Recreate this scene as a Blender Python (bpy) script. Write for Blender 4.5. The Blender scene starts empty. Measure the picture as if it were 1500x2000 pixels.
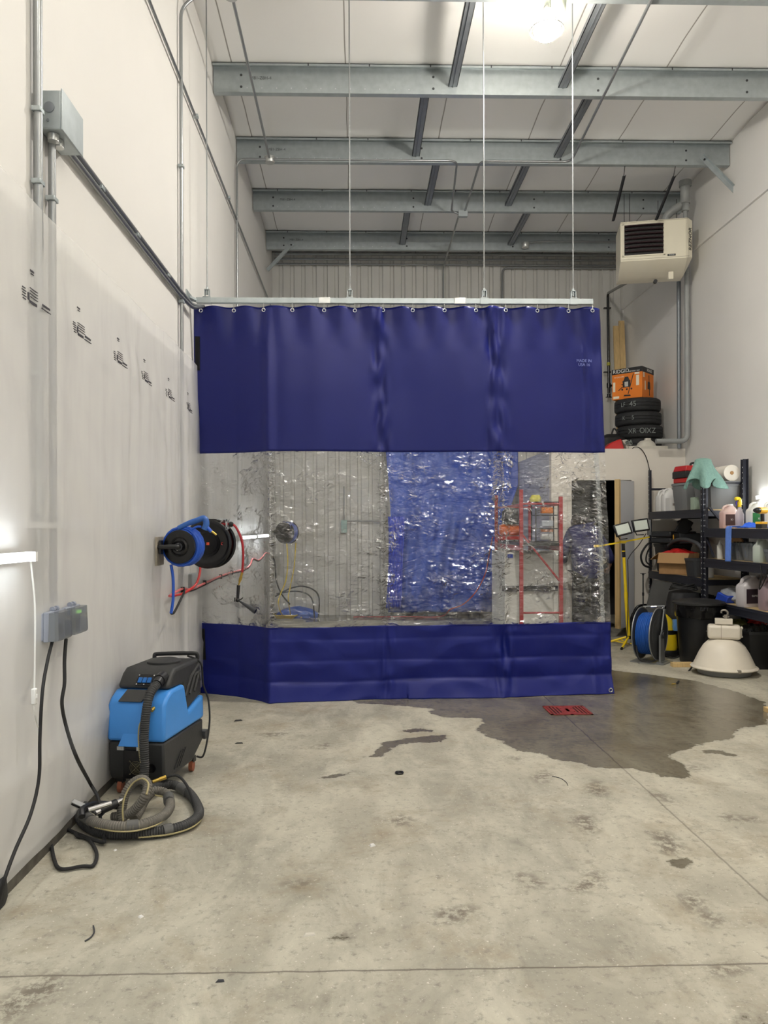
import bpy, math, random
import numpy as np
from mathutils import Vector, Matrix, noise
random.seed(7)
PI = math.pi
SC = bpy.context.scene
COL = SC.collection

# ------------------------------------------------------------------ camera, world, exposure
F = 1500.0
cam_d = bpy.data.cameras.new('camera'); cam = bpy.data.objects.new('camera', cam_d); COL.objects.link(cam)
cam_d.sensor_fit = 'VERTICAL'; cam_d.sensor_height = 36.0; cam_d.lens = 27.0
cam_d.shift_x = 12.5/2000; cam_d.shift_y = 30/2000
CR = Matrix.Rotation(math.radians(-1.356), 4, 'Z') @ Matrix.Rotation(PI/2, 4, 'X') @ Matrix.Rotation(-0.003, 4, 'Z')
CL = Vector((0, 0, 1.5))
cam.matrix_world = Matrix.Translation(CL) @ CR
cam_d.clip_end = 200
SC.camera = cam
SC.view_settings.view_transform = 'Standard'; SC.view_settings.look = 'None'
SC.view_settings.gamma = 1.0; SC.view_settings.use_curve_mapping = False
SC.view_settings.exposure = 0.36
world = bpy.data.worlds.new('world'); SC.world = world; world.use_nodes = True
world.node_tree.nodes['Background'].inputs[0].default_value = (0.93, 0.97, 1.0, 1)
world.node_tree.nodes['Background'].inputs[1].default_value = 0.55
LAMP_E = 900.0      # glowing bulbs
TUBE_E = 9.0        # LED tubes on the side walls

def ray(px, py):
    d = CR.to_3x3() @ Vector(((px-750)/F + 12.5/F, (1000-py)/F + 30/F, -1.0))
    return d
def W(px, py, Y):            # point of the room seen at this place, at distance Y down the room
    d = ray(px, py); return CL + d*(Y/d.y)
def PF(px, py, z=0.0):       # ... on the horizontal plane z
    d = ray(px, py); return CL + d*((z-1.5)/d.z)
def PB(px, py, z=0.0, ym=12.7):   # on the floor, but not beyond the back wall
    p = PF(px, py, z); return p if p.y < ym else Vector((W(px, py, ym).x, ym, z))
def PX(px, py, X):           # ... on the side wall plane x = X
    d = ray(px, py); return CL + d*(X/d.x)

XL, XR, YB, ZC, YF = -1.48, 4.57, 13.2, 6.2, -4.0

# ------------------------------------------------------------------ materials
def S(r, g=None, b=None):
    if g is None: g = b = r
    f = lambda c: (c/255/12.92) if c/255 <= 0.04045 else ((c/255+0.055)/1.055)**2.4
    return (f(r), f(g), f(b), 1)
MATS = {}
def mat(name, c, rough=0.5, metal=0.0, var=0.0, vs=8.0, bump=0.0, bs=60.0, emit=None, es=0, spec=0.5, coat=0, vstretch=None):
    if name in MATS: return MATS[name]
    m = bpy.data.materials.new(name); m.use_nodes = True; nt = m.node_tree; N = nt.nodes; L = nt.links
    b = N['Principled BSDF']; b.inputs['Roughness'].default_value = rough; b.inputs['Metallic'].default_value = metal
    b.inputs['Base Color'].default_value = c; b.inputs['Specular IOR Level'].default_value = spec
    b.inputs['Coat Weight'].default_value = coat
    if var or bump:
        tc = N.new('ShaderNodeTexCoord'); mp = N.new('ShaderNodeMapping'); L.new(tc.outputs['Object'], mp.inputs[0])
        if vstretch: mp.inputs['Scale'].default_value = vstretch
    if var:
        n = N.new('ShaderNodeTexNoise'); n.inputs['Scale'].default_value = vs; n.inputs['Detail'].default_value = 6
        L.new(mp.outputs[0], n.inputs['Vector'])
        r = N.new('ShaderNodeValToRGB'); e = r.color_ramp.elements
        e[0].position = 0.3; e[1].position = 0.7
        e[0].color = tuple(x*(1-var) for x in c[:3])+(1,); e[1].color = tuple(min(1, x*(1+var*0.6)) for x in c[:3])+(1,)
        L.new(n.outputs['Fac'], r.inputs[0]); L.new(r.outputs[0], b.inputs['Base Color'])
    if bump:
        n2 = N.new('ShaderNodeTexNoise'); n2.inputs['Scale'].default_value = bs; n2.inputs['Detail'].default_value = 4
        L.new(mp.outputs[0], n2.inputs['Vector'])
        bp = N.new('ShaderNodeBump'); bp.inputs['Strength'].default_value = bump; bp.inputs['Distance'].default_value = 0.01
        L.new(n2.outputs['Fac'], bp.inputs['Height']); L.new(bp.outputs[0], b.inputs['Normal'])
    if emit: b.inputs['Emission Color'].default_value = emit; b.inputs['Emission Strength'].default_value = es
    MATS[name] = m; return m
def trans(name, c, t=0.4, rough=0.15):
    """thin translucent plastic: part clear, part coloured"""
    if name in MATS: return MATS[name]
    m = mat(name, c, rough); nt = m.node_tree; N = nt.nodes; L = nt.links
    tr = N.new('ShaderNodeBsdfTransparent'); tr.inputs[0].default_value = tuple(0.5+0.5*x for x in c[:3])+(1,)
    mx = N.new('ShaderNodeMixShader'); mx.inputs[0].default_value = t
    L.new(N['Principled BSDF'].outputs[0], mx.inputs[1]); L.new(tr.outputs[0], mx.inputs[2])
    L.new(mx.outputs[0], N['Material Output'].inputs[0]); return m

wall_m = mat('painted_wall', S(226, 224, 220), 0.6, var=0.035, vs=0.8, bump=0.05, bs=30)
ceil_m = mat('insulation_facing', S(232, 230, 227), 0.5, var=0.03, vs=2, bump=0.12, bs=5)
galv = mat('galvanised_steel', S(172, 180, 182), 0.42, 0.55, var=0.10, vs=14)
galv_d = mat('galvanised_channel', S(138, 143, 148), 0.5, 0.6, var=0.08, vs=9)
conduit_m = mat('steel_conduit', S(150, 153, 154), 0.35, 0.75)
alu = mat('aluminium', S(196, 198, 196), 0.35, 0.7)
chrome = mat('chrome', S(225, 225, 228), 0.12, 1.0)
brass = mat('brass', S(190, 160, 80), 0.3, 0.9)
black = mat('black_plastic', S(24, 25, 28), 0.42, var=0.15, vs=20)
blackr = mat('black_rubber', S(30, 30, 31), 0.7, var=0.3, vs=12, bump=0.2, bs=40)
blackg = mat('glossy_black', S(12, 12, 16), 0.22)
shelf_m = mat('black_shelf_steel', S(44, 46, 56), 0.42, 0.2)
dot_m = mat('slot_hole', S(205, 207, 210), 0.6)
wood_m = mat('shelf_board', S(190, 165, 120), 0.6, var=0.15, vs=30)
pine = mat('pine_lumber', S(212, 182, 128), 0.6, var=0.15, vs=6, vstretch=(8, 8, 0.6))
card = mat('cardboard', S(166, 128, 84), 0.75, var=0.08, vs=20)
white_p = mat('white_plastic', S(225, 225, 222), 0.4)
cream = mat('cream_enamel', S(226, 220, 200), 0.35, var=0.03, vs=5)
greyp = mat('grey_plastic', S(120, 122, 124), 0.45)
dgrey = mat('dark_grey_plastic', S(58, 60, 64), 0.5, var=0.1, vs=10)
red_p = mat('red_plastic', S(186, 34, 34), 0.35)
redm = mat('red_painted_steel', S(165, 38, 46), 0.45, var=0.15, vs=12)
blue_p = mat('blue_hose', S(28, 84, 190), 0.35)
redh = mat('red_hose', S(160, 36, 44), 0.4)
yel = mat('yellow_paint', S(238, 206, 34), 0.4)
orange = mat('orange_print', S(226, 124, 28), 0.5, var=0.04)
teal = mat('teal_terry', S(134, 172, 162), 0.95, var=0.12, vs=40, bump=0.8, bs=160)
pvc = mat('grey_pvc', S(150, 153, 152), 0.4, var=0.05)
baseb = mat('dark_base_strip', S(88, 84, 76), 0.8, var=0.4, vs=18)

# ------------------------------------------------------------------ mesh helpers
def cr(pts, n=8, closed=False):
    """smooth curve through the points"""
    P = [Vector(p) for p in pts]; out = []; N = len(P)
    segs = N if closed else N-1
    for i in range(segs):
        if closed: p0, p1, p2, p3 = P[(i-1) % N], P[i], P[(i+1) % N], P[(i+2) % N]
        else: p0, p1, p2, p3 = P[max(i-1, 0)], P[i], P[i+1], P[min(i+2, N-1)]
        for k in range(n):
            t = k/n; out.append(0.5*((2*p1)+(-p0+p2)*t+(2*p0-5*p1+4*p2-p3)*t*t+(-p0+3*p1-3*p2+p3)*t**3))
    if not closed: out.append(P[-1])
    return out
class MB:
    def __init__(s): s.v = []; s.f = []; s.mi = []; s.cur = 0; s.uvn = None
    def add(s, vs, fs):
        o = len(s.v); s.v += [Vector(v) for v in vs]; s.f += [tuple(i+o for i in f) for f in fs]; s.mi += [s.cur]*len(fs); return s
    def hexa(s, p):   # 4 bottom (ccw), 4 top
        return s.add(p, [(3, 2, 1, 0), (4, 5, 6, 7), (0, 1, 5, 4), (1, 2, 6, 5), (2, 3, 7, 6), (3, 0, 4, 7)])
    def bb(s, x0, x1, y0, y1, z0, z1):
        return s.hexa([(x0, y0, z0), (x1, y0, z0), (x1, y1, z0), (x0, y1, z0), (x0, y0, z1), (x1, y0, z1), (x1, y1, z1), (x0, y1, z1)])
    def box(s, c, d, R=None):
        c = Vector(c); x, y, z = d[0]/2, d[1]/2, d[2]/2
        p = [Vector(q) for q in [(-x, -y, -z), (x, -y, -z), (x, y, -z), (-x, y, -z), (-x, -y, z), (x, -y, z), (x, y, z), (-x, y, z)]]
        if R is not None:
            if isinstance(R, (int, float)): R = Matrix.Rotation(R, 3, 'Z')
            p = [R @ q for q in p]
        return s.hexa([c+q for q in p])
    def taper(s, c, d0, d1, h, rz=0):   # c = base centre
        R = Matrix.Rotation(rz, 3, 'Z'); c = Vector(c); P = []
        for d, z in ((d0, 0), (d1, h)):
            for a, b in ((-1, -1), (1, -1), (1, 1), (-1, 1)): P.append(c + R @ Vector((a*d[0]/2, b*d[1]/2, z)))
        return s.hexa(P)
    def cyl(s, p0, p1, r0, r1=None, n=16, cap=True):
        p0 = Vector(p0); p1 = Vector(p1); r1 = r0 if r1 is None else r1
        d = (p1-p0).normalized(); a = d.orthogonal().normalized(); b = d.cross(a)
        vs = [p0+(a*math.cos(t)+b*math.sin(t))*r0 for t in [2*PI*i/n for i in range(n)]]
        vs += [p1+(a*math.cos(t)+b*math.sin(t))*r1 for t in [2*PI*i/n for i in range(n)]]
        fs = [(i, (i+1) % n, n+(i+1) % n, n+i) for i in range(n)]
        if cap: fs += [tuple(range(n-1, -1, -1)), tuple(range(n, 2*n))]
        return s.add(vs, fs)
    def tube(s, pts, r, n=8, closed=False):
        P = [Vector(p) for p in pts]; M = len(P); rs = r if isinstance(r, (list, tuple)) else [r]*M
        T = []
        for i in range(M):
            a = P[(i-1) % M] if (closed or i > 0) else P[i]; b = P[(i+1) % M] if (closed or i < M-1) else P[i]
            t = (b-a); T.append(t.normalized() if t.length > 1e-9 else Vector((0, 0, 1)))
        a = T[0].orthogonal().normalized(); vs = []
        for i in range(M):
            a = (a - T[i]*a.dot(T[i]))
            a = a.normalized() if a.length > 1e-6 else T[i].orthogonal().normalized()
            b = T[i].cross(a)
            vs += [P[i]+(a*math.cos(2*PI*k/n)+b*math.sin(2*PI*k/n))*rs[i] for k in range(n)]
        fs = []
        for i in range(M if closed else M-1):
            j = (i+1) % M
            fs += [(i*n+k, i*n+(k+1) % n, j*n+(k+1) % n, j*n+k) for k in range(n)]
        if not closed: fs += [tuple(range(n-1, -1, -1)), tuple(range((M-1)*n, M*n))]
        return s.add(vs, fs)
    def lathe(s, prof, c=(0, 0, 0), ax=(0, 0, 1), n=32, sq=None):
        c = Vector(c); d = Vector(ax).normalized()
        a = Vector((1, 0, 0)) if abs(d.z) > 0.99 else d.orthogonal().normalized(); b = d.cross(a); vs = []
        for r, h in prof: vs += [c+d*h+(a*math.cos(2*PI*i/n)+b*math.sin(2*PI*i/n))*max(r, 1e-4) for i in range(n)]
        fs = []
        for j in range(len(prof)-1): fs += [(j*n+i, j*n+(i+1) % n, (j+1)*n+(i+1) % n, (j+1)*n+i) for i in range(n)]
        if prof[0][0] > 1e-3 or True: fs.append(tuple(range(n-1, -1, -1)))
        fs.append(tuple(range((len(prof)-1)*n, len(prof)*n)))
        return s.add(vs, fs)
    def rings(s, secs, n=20, e=4.0, c=(0, 0, 0), rz=0):
        """rounded-rectangle sections: (halfwidth, halfdepth, z, dx, dy)"""
        R = Matrix.Rotation(rz, 3, 'Z'); c = Vector(c); vs = []
        for q in secs:
            w, d, z = q[:3]; dx, dy = (q[3], q[4]) if len(q) > 3 else (0, 0)
            for i in range(n):
                t = 2*PI*(i+0.5)/n; ct, st = math.cos(t), math.sin(t)
                k = (abs(ct)**e+abs(st)**e)**(-1/e)
                vs.append(c + R @ Vector((dx+w*k*ct, dy+d*k*st, z)))
        fs = []
        for j in range(len(secs)-1): fs += [(j*n+i, j*n+(i+1) % n, (j+1)*n+(i+1) % n, (j+1)*n+i) for i in range(n)]
        fs += [tuple(range(n-1, -1, -1)), tuple(range((len(secs)-1)*n, len(secs)*n))]
        return s.add(vs, fs)
    def prism(s, poly, off):
        """polygon of 3D points pushed by off"""
        off = Vector(off); P = [Vector(p) for p in poly]; n = len(P)
        fs = [tuple(range(n)), tuple(range(2*n-1, n-1, -1))] + [(i, i+n, (i+1) % n+n, (i+1) % n) for i in range(n)]
        return s.add(P+[p+off for p in P], fs)
    def sph(s, c, r, n=16):
        c = Vector(c); r = r if isinstance(r, tuple) else (r, r, r); vs = []; fs = []; m = n//2
        for j in range(m+1):
            ph = PI*j/m
            for i in range(n): vs.append(c+Vector((r[0]*math.sin(ph)*math.cos(2*PI*i/n), r[1]*math.sin(ph)*math.sin(2*PI*i/n), r[2]*math.cos(ph))))
        for j in range(m): fs += [(j*n+i, (j+1)*n+i, (j+1)*n+(i+1) % n, j*n+(i+1) % n) for i in range(n)]
        return s.add(vs, fs)
    def grid(s, fn, nu, nv):
        vs = [fn(i/nu, j/nv) for j in range(nv+1) for i in range(nu+1)]
        return s.add(vs, [(j*(nu+1)+i, j*(nu+1)+i+1, (j+1)*(nu+1)+i+1, (j+1)*(nu+1)+i) for j in range(nv) for i in range(nu)])
MWD = {}
def build(name, mb, ms, parent=None, M=None, bevel=0, ang=38, solid=0, sub=0, seg=2):
    """M: matrix taking the coordinates in mb to the parent's own (None: they already are)"""
    me = bpy.data.meshes.new(name)
    vs = [M @ v for v in mb.v] if M is not None else mb.v
    me.from_pydata([tuple(v) for v in vs], [], mb.f)
    ms = ms if isinstance(ms, (list, tuple)) else [ms]
    for m in ms: me.materials.append(m)
    if len(ms) > 1: me.polygons.foreach_set('material_index', mb.mi)
    me.polygons.foreach_set('use_smooth', [True]*len(me.polygons))
    me.set_sharp_from_angle(angle=math.radians(ang)); me.update()
    o = bpy.data.objects.new(name, me); COL.objects.link(o)
    if parent is not None: o.parent = parent
    if solid: q = o.modifiers.new('solid', 'SOLIDIFY'); q.thickness = solid; q.offset = 0
    if bevel: q = o.modifiers.new('bevel', 'BEVEL'); q.width = bevel; q.segments = seg; q.limit_method = 'ANGLE'; q.angle_limit = math.radians(40)
    if sub: q = o.modifiers.new('sub', 'SUBSURF'); q.levels = q.render_levels = sub
    return o
def tag(o, label, cat, group=None):
    o['label'] = label; o['category'] = cat
    if group: o['group'] = group
    return o
def thing(name, label, cat, loc=(0, 0, 0), rz=0, group=None):
    o = bpy.data.objects.new(name, None); COL.objects.link(o); o.empty_display_size = 0.1
    o.location = loc; o.rotation_euler = (0, 0, rz)
    MWD[o.name] = Matrix.Translation(Vector(loc)) @ Matrix.Rotation(rz, 4, 'Z')
    return tag(o, label, cat, group)
def lp(name, mb, m, t, **k): return build(name, mb, m, t, **k)                       # coordinates of the thing itself
def wp(name, mb, m, t, **k): return build(name, mb, m, t, M=MWD[t.name].inverted(), **k)   # room coordinates
def sp(name, mb, m, t, part, **k): return build(name, mb, m, part, M=MWD[t.name].inverted(), **k)  # sub-part, room coordinates
def single(name, mb, m, label, cat, group=None, **k):
    xs = [v.x for v in mb.v]; ys = [v.y for v in mb.v]; zs = [v.z for v in mb.v]
    L = Vector(((min(xs)+max(xs))/2, (min(ys)+max(ys))/2, min(zs)))
    o = build(name, mb, m, None, M=Matrix.Translation(-L), **k); o.location = L
    MWD[o.name] = Matrix.Translation(L)
    return tag(o, label, cat, group)
def struct(name, mb, m, **k):
    o = build(name, mb, m, None, **k); o['kind'] = 'structure'; MWD[o.name] = Matrix.Identity(4); return o
def text(name, s, size, m, parent, loc, rot, ext=0.0015, align='CENTER', sx=1.0):
    c = bpy.data.curves.new(name, 'FONT'); c.body = s; c.size = size; c.extrude = ext; c.align_x = align; c.align_y = 'CENTER'
    tmp = bpy.data.objects.new('tmp_text', c); me = bpy.data.meshes.new_from_object(tmp); bpy.data.objects.remove(tmp)
    me.name = name; me.materials.clear(); me.materials.append(m)
    o = bpy.data.objects.new(name, me); COL.objects.link(o); o.parent = parent
    o.location = loc; o.rotation_euler = rot; o.scale = (sx, 1, 1); return o
def copy_tree(o, parent=None):
    c = o.copy(); COL.objects.link(c); c.parent = parent
    for ch in list(o.children): copy_tree(ch, c)
    return c
def wavy(pts, amp=0.01, n=6, seed=0):
    P = cr(pts, n); return [p+Vector((noise.noise(p*3+Vector((seed, 0, 0))), noise.noise(p*3+Vector((0, seed, 5))), 0))*amp for p in P]

# ------------------------------------------------------------------ floor
def poly_sd(PX_, PY_, poly):
    """signed distance to a polygon, negative inside"""
    d = np.full(PX_.shape, 1e9); ins = np.zeros(PX_.shape, bool); n = len(poly)
    for i in range(n):
        ax, ay = poly[i]; bx, by = poly[(i+1) % n]; ex, ey = bx-ax, by-ay
        t = np.clip(((PX_-ax)*ex+(PY_-ay)*ey)/max(ex*ex+ey*ey, 1e-12), 0, 1)
        d = np.minimum(d, np.hypot(PX_-ax-ex*t, PY_-ay-ey*t))
        if ay != by:
            c = ((ay > PY_) != (by > PY_)) & (PX_ < ex*(PY_-ay)/(by-ay)+ax); ins ^= c
    return np.where(ins, -d, d)
def fpoly(px): return [tuple(PF(x, y)[:2]) for x, y in px]
wet_px = [
 [(640, 1345), (700, 1374), (780, 1378), (850, 1385), (885, 1400), (935, 1403), (945, 1412), (930, 1425), (955, 1440), (985, 1450), (1010, 1466), (1060, 1473), (1085, 1483),
  (1130, 1490), (1160, 1500), (1185, 1501), (1235, 1500), (1290, 1516), (1340, 1522), (1352, 1512), (1335, 1495), (1303, 1474), (1345, 1463), (1380, 1450), (1430, 1443), (1440, 1425), (1480, 1412),
  (1500, 1398), (1495, 1372), (1440, 1352), (1360, 1330), (1260, 1316), (1205, 1310), (1150, 1300), (900, 1310)],
 [(835, 1388), (860, 1385), (895, 1390), (920, 1400), (880, 1402), (850, 1397)],
 [(717, 1480), (735, 1465), (750, 1450), (800, 1441), (868, 1435), (875, 1441), (860, 1449), (795, 1452), (762, 1462), (745, 1477)],
 [(780, 1427), (815, 1423), (850, 1426), (845, 1429), (800, 1431)],
 [(625, 1520), (650, 1513), (700, 1505), (708, 1507), (672, 1515), (640, 1521)],
 [(1360, 1466), (1400, 1464), (1442, 1475), (1435, 1478), (1380, 1470)],
 [(1298, 1680), (1320, 1674), (1352, 1680), (1350, 1688), (1325, 1696), (1308, 1688)],
 [(1425, 1410), (1500, 1400), (1500, 1416), (1460, 1420)],
 [(1430, 1990), (1450, 1981), (1500, 1990), (1500, 2000), (1440, 2000)],
 [(643, 1832), (670, 1825), (690, 1828), (668, 1836)],
 [(560, 1190), (620, 1184), (780, 1190), (960, 1200), (940, 1212), (700, 1212), (600, 1215)],
]
dirt_px = [
 [(1040, 1520), (1062, 1505), (1075, 1512), (1060, 1530)], [(1150, 1540), (1165, 1525), (1185, 1545), (1178, 1553), (1155, 1550)],
 [(1118, 1597), (1150, 1592), (1165, 1622), (1150, 1628), (1135, 1615)], [(1275, 1628), (1300, 1625), (1335, 1660), (1300, 1668), (1285, 1645)],
 [(1115, 1735), (1160, 1705), (1178, 1712), (1155, 1738), (1120, 1740)], [(1005, 1705), (1030, 1710), (1062, 1730), (1035, 1733)],
 [(1330, 1752), (1360, 1750), (1375, 1765), (1345, 1770)], [(1365, 1782), (1400, 1790), (1418, 1806), (1390, 1806)], [(1410, 1592), (1490, 1600), (1485, 1603), (1420, 1600)],
 [(1385, 1890), (1430, 1882), (1450, 1895), (1400, 1905)], [(850, 1780), (925, 1772), (900, 1798), (860, 1800)], [(765, 1602), (785, 1592), (805, 1602), (780, 1610)],
 [(500, 1434), (560, 1432), (545, 1438)], [(610, 1460), (640, 1452), (640, 1462)], [(0, 1960), (100, 1900), (120, 1930), (0, 2000)], [(1265, 1545), (1290, 1550), (1325, 1570), (1290, 1560)],
 [(455, 1405), (475, 1407), (465, 1411)], [(990, 1478), (1022, 1480), (1010, 1484)], [(1340, 1495), (1380, 1500), (1360, 1505)], [(560, 1725), (600, 1722), (590, 1732)],
]
def make_floor():
    x0, x1, y0, y1, st = -1.55, 4.65, -4.0, 13.3, 0.04
    nx = int((x1-x0)/st); ny = int((y1-y0)/st)
    X, Y = np.meshgrid(np.linspace(x0, x1, nx+1), np.linspace(y0, y1, ny+1))
    co = np.stack([X.ravel(), Y.ravel(), np.zeros(X.size)], 1)
    me = bpy.data.meshes.new('floor')
    idx = (np.arange(ny)[:, None]*(nx+1)+np.arange(nx)[None, :]).ravel()
    faces = np.stack([idx, idx+1, idx+nx+2, idx+nx+1], 1)
    me.vertices.add(len(co)); me.vertices.foreach_set('co', co.ravel().astype(np.float32))
    me.loops.add(faces.size); me.loops.foreach_set('vertex_index', faces.ravel().astype(np.int32))
    me.polygons.add(len(faces)); me.polygons.foreach_set('loop_start', (np.arange(len(faces))*4).astype(np.int32))
    me.update(calc_edges=True)
    for nm, polys in (('wet', wet_px), ('dirt', dirt_px)):
        sd = np.full(X.shape, 0.5)
        for p in polys: sd = np.minimum(sd, poly_sd(X, Y, fpoly(p)))
        a = me.attributes.new(nm, 'FLOAT', 'POINT'); a.data.foreach_set('value', sd.ravel().astype(np.float32))
    o = bpy.data.objects.new('floor', me); COL.objects.link(o); o['kind'] = 'structure'
    m = bpy.data.materials.new('concrete'); m.use_nodes = True; nt = m.node_tree; N = nt.nodes; L = nt.links
    b = N['Principled BSDF']; tc = N.new('ShaderNodeTexCoord')
    def nz(scale, det=6, rough=0.6, dist=0.0, vec=None):
        n = N.new('ShaderNodeTexNoise'); n.inputs['Scale'].default_value = scale; n.inputs['Detail'].default_value = det
        n.inputs['Roughness'].default_value = rough; n.inputs['Distortion'].default_value = dist
        L.new(vec or tc.outputs['Object'], n.inputs['Vector']); return n.outputs['Fac']
    def ramp(f, a, c): 
        r = N.new('ShaderNodeMapRange'); r.inputs[1].default_value = a; r.inputs[2].default_value = c; L.new(f, r.inputs[0]); r.clamp = True; return r.outputs[0]
    def mix(f, a, c, mode='MIX'):
        x = N.new('ShaderNodeMix'); x.data_type = 'RGBA'; x.blend_type = mode
        if isinstance(f, float): x.inputs[0].default_value = f
        else: L.new(f, x.inputs[0])
        for i, v in ((6, a), (7, c)):
            if isinstance(v, tuple): x.inputs[i].default_value = v
            else: L.new(v, x.inputs[i])
        return x.outputs[2]
    def mt(op, a, c=None):
        x = N.new('ShaderNodeMath'); x.operation = op
        for i, v in ((0, a), (1, c)):
            if v is None: continue
            if isinstance(v, (int, float)): x.inputs[i].default_value = v
            else: L.new(v, x.inputs[i])
        return x.outputs[0]
    mp = N.new('ShaderNodeMapping'); mp.inputs['Scale'].default_value = (1, 0.45, 1); L.new(tc.outputs['Object'], mp.inputs[0])
    base = mix(ramp(nz(0.9, 8, 0.65), 0.36, 0.64), S(142, 139, 126), S(180, 175, 158))
    base = mix(ramp(nz(3.2, 10, 0.7, 0.6, mp.outputs[0]), 0.42, 0.7), base, S(196, 192, 175))
    base = mix(ramp(nz(2.1, 10, 0.72, 0.3), 0.52, 0.72), base, S(146, 134, 112))
    base = mix(ramp(nz(5.5, 12, 0.8, 0.2), 0.54, 0.70), base, S(140, 134, 120))
    base = mix(ramp(nz(26, 8, 0.75), 0.54, 0.70), base, S(126, 121, 110))
    base = mix(ramp(nz(60, 4, 0.7), 0.62, 0.70), base, S(218, 214, 204))
    base = mix(ramp(nz(95, 3, 0.7), 0.70, 0.74), base, S(70, 66, 60))
    sep = N.new('ShaderNodeSeparateXYZ'); L.new(tc.outputs['Object'], sep.inputs[0])
    wob = mt('MULTIPLY', mt('SUBTRACT', nz(7, 4), 0.5), 0.02)
    for ax, pos, wd, st_ in ((1, 2.60, 0.0035, 0.75), (0, 1.63, 0.004, 0.55), (0, 0.56, 0.003, 0.07)):
        dd = mt('ABSOLUTE', mt('ADD', mt('SUBTRACT', sep.outputs[ax], pos), wob))
        msk = mt('MULTIPLY', mt('SUBTRACT', 1.0, ramp(dd, wd*0.6, wd*1.9)), st_)
        base = mix(msk, base, S(84, 76, 66))
    aw = N.new('ShaderNodeAttribute'); aw.attribute_name = 'wet'
    ad = N.new('ShaderNodeAttribute'); ad.attribute_name = 'dirt'
    wd_ = mt('ADD', aw.outputs['Fac'], mt('MULTIPLY', mt('SUBTRACT', nz(9, 8, 0.7), 0.5), 0.16))
    wet = mt('SUBTRACT', 1.0, ramp(wd_, -0.008, 0.012))
    di = mt('SUBTRACT', 1.0, ramp(ad.outputs['Fac'], -0.02, 0.05))
    di = mt('MULTIPLY', mt('MULTIPLY', di, ramp(nz(22, 6, 0.75), 0.44, 0.54)), 0.8)
    base = mix(di, base, S(92, 82, 70))
    wetc = mix(1.0, base, (0.40, 0.38, 0.35, 1), 'MULTIPLY')
    col = mix(wet, base, wetc)
    L.new(col, b.inputs['Base Color'])
    rg = N.new('ShaderNodeMix'); L.new(wet, rg.inputs[0]); rg.inputs[2].default_value = 0.55; rg.inputs[3].default_value = 0.17
    L.new(rg.outputs[0], b.inputs['Roughness'])
    bp = N.new('ShaderNodeBump'); bp.inputs['Strength'].default_value = 0.2; bp.inputs['Distance'].default_value = 0.01
    L.new(nz(30, 8, 0.7), bp.inputs['Height']); L.new(bp.outputs[0], b.inputs['Normal'])
    me.materials.append(m)
make_floor()

# ------------------------------------------------------------------ walls and ceiling
mb = MB(); mb.bb(XL-0.15, XL, YF, YB+0.15, -0.05, ZC+0.1); struct('wall_left', mb, wall_m)
mb = MB(); mb.bb(XR, XR+0.15, YF, YB+0.15, -0.05, ZC+0.1); struct('wall_right', mb, wall_m)
def corrugated():
    mb = MB(); prof = []; x = XL; p = 0.19
    while x < XR:
        for dx, y in ((0, 0), (0.115, 0), (0.13, 0.032), (0.175, 0.032)):
            if x+dx <= XR: prof.append((x+dx, YB-0.032+y))
        x += p
    prof.append((XR, YB-0.032)); n = len(prof)
    mb.add([(a, b, 0) for a, b in prof]+[(a, b, ZC) for a, b in prof], [(i, i+1, n+i+1, n+i) for i in range(n-1)])
    mb.bb(XL, XR, YB+0.02, YB+0.15, -0.05, ZC+0.1)
    return mb
struct('wall_back', corrugated(), mat('ribbed_liner', S(206, 205, 200), 0.55, var=0.04, vs=1.5), ang=20)
PUR = [(5.0, 0), (6.40, 0), (7.85, 0), (9.33, 0), (10.75, 0), (12.25, 0)]
PUR = [p[0] for p in PUR]
def ceiling_z(x, y):
    ys = [-4.0, -2.2, -0.8, 0.7, 2.1, 3.55]+PUR+[13.4]
    s = 0
    for a, b in zip(ys, ys[1:]):
        if a <= y <= b: s = math.sin(PI*(y-a)/(b-a))
    return ZC + 0.012 + 0.05*s*0.6 + 0.012*noise.noise(Vector((x*1.3, y*1.7, 0)))
mb = MB(); mb.grid(lambda u, v: (XL-0.02+(XR-XL+0.04)*u, YF+(YB-YF+0.1)*v, ceiling_z(XL+(XR-XL)*u, YF+(YB-YF+0.1)*v)), 60, 170)
cm = mat('insulation_facing_seamed', S(240, 239, 237), 0.5, bump=0.14, bs=4)
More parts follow.
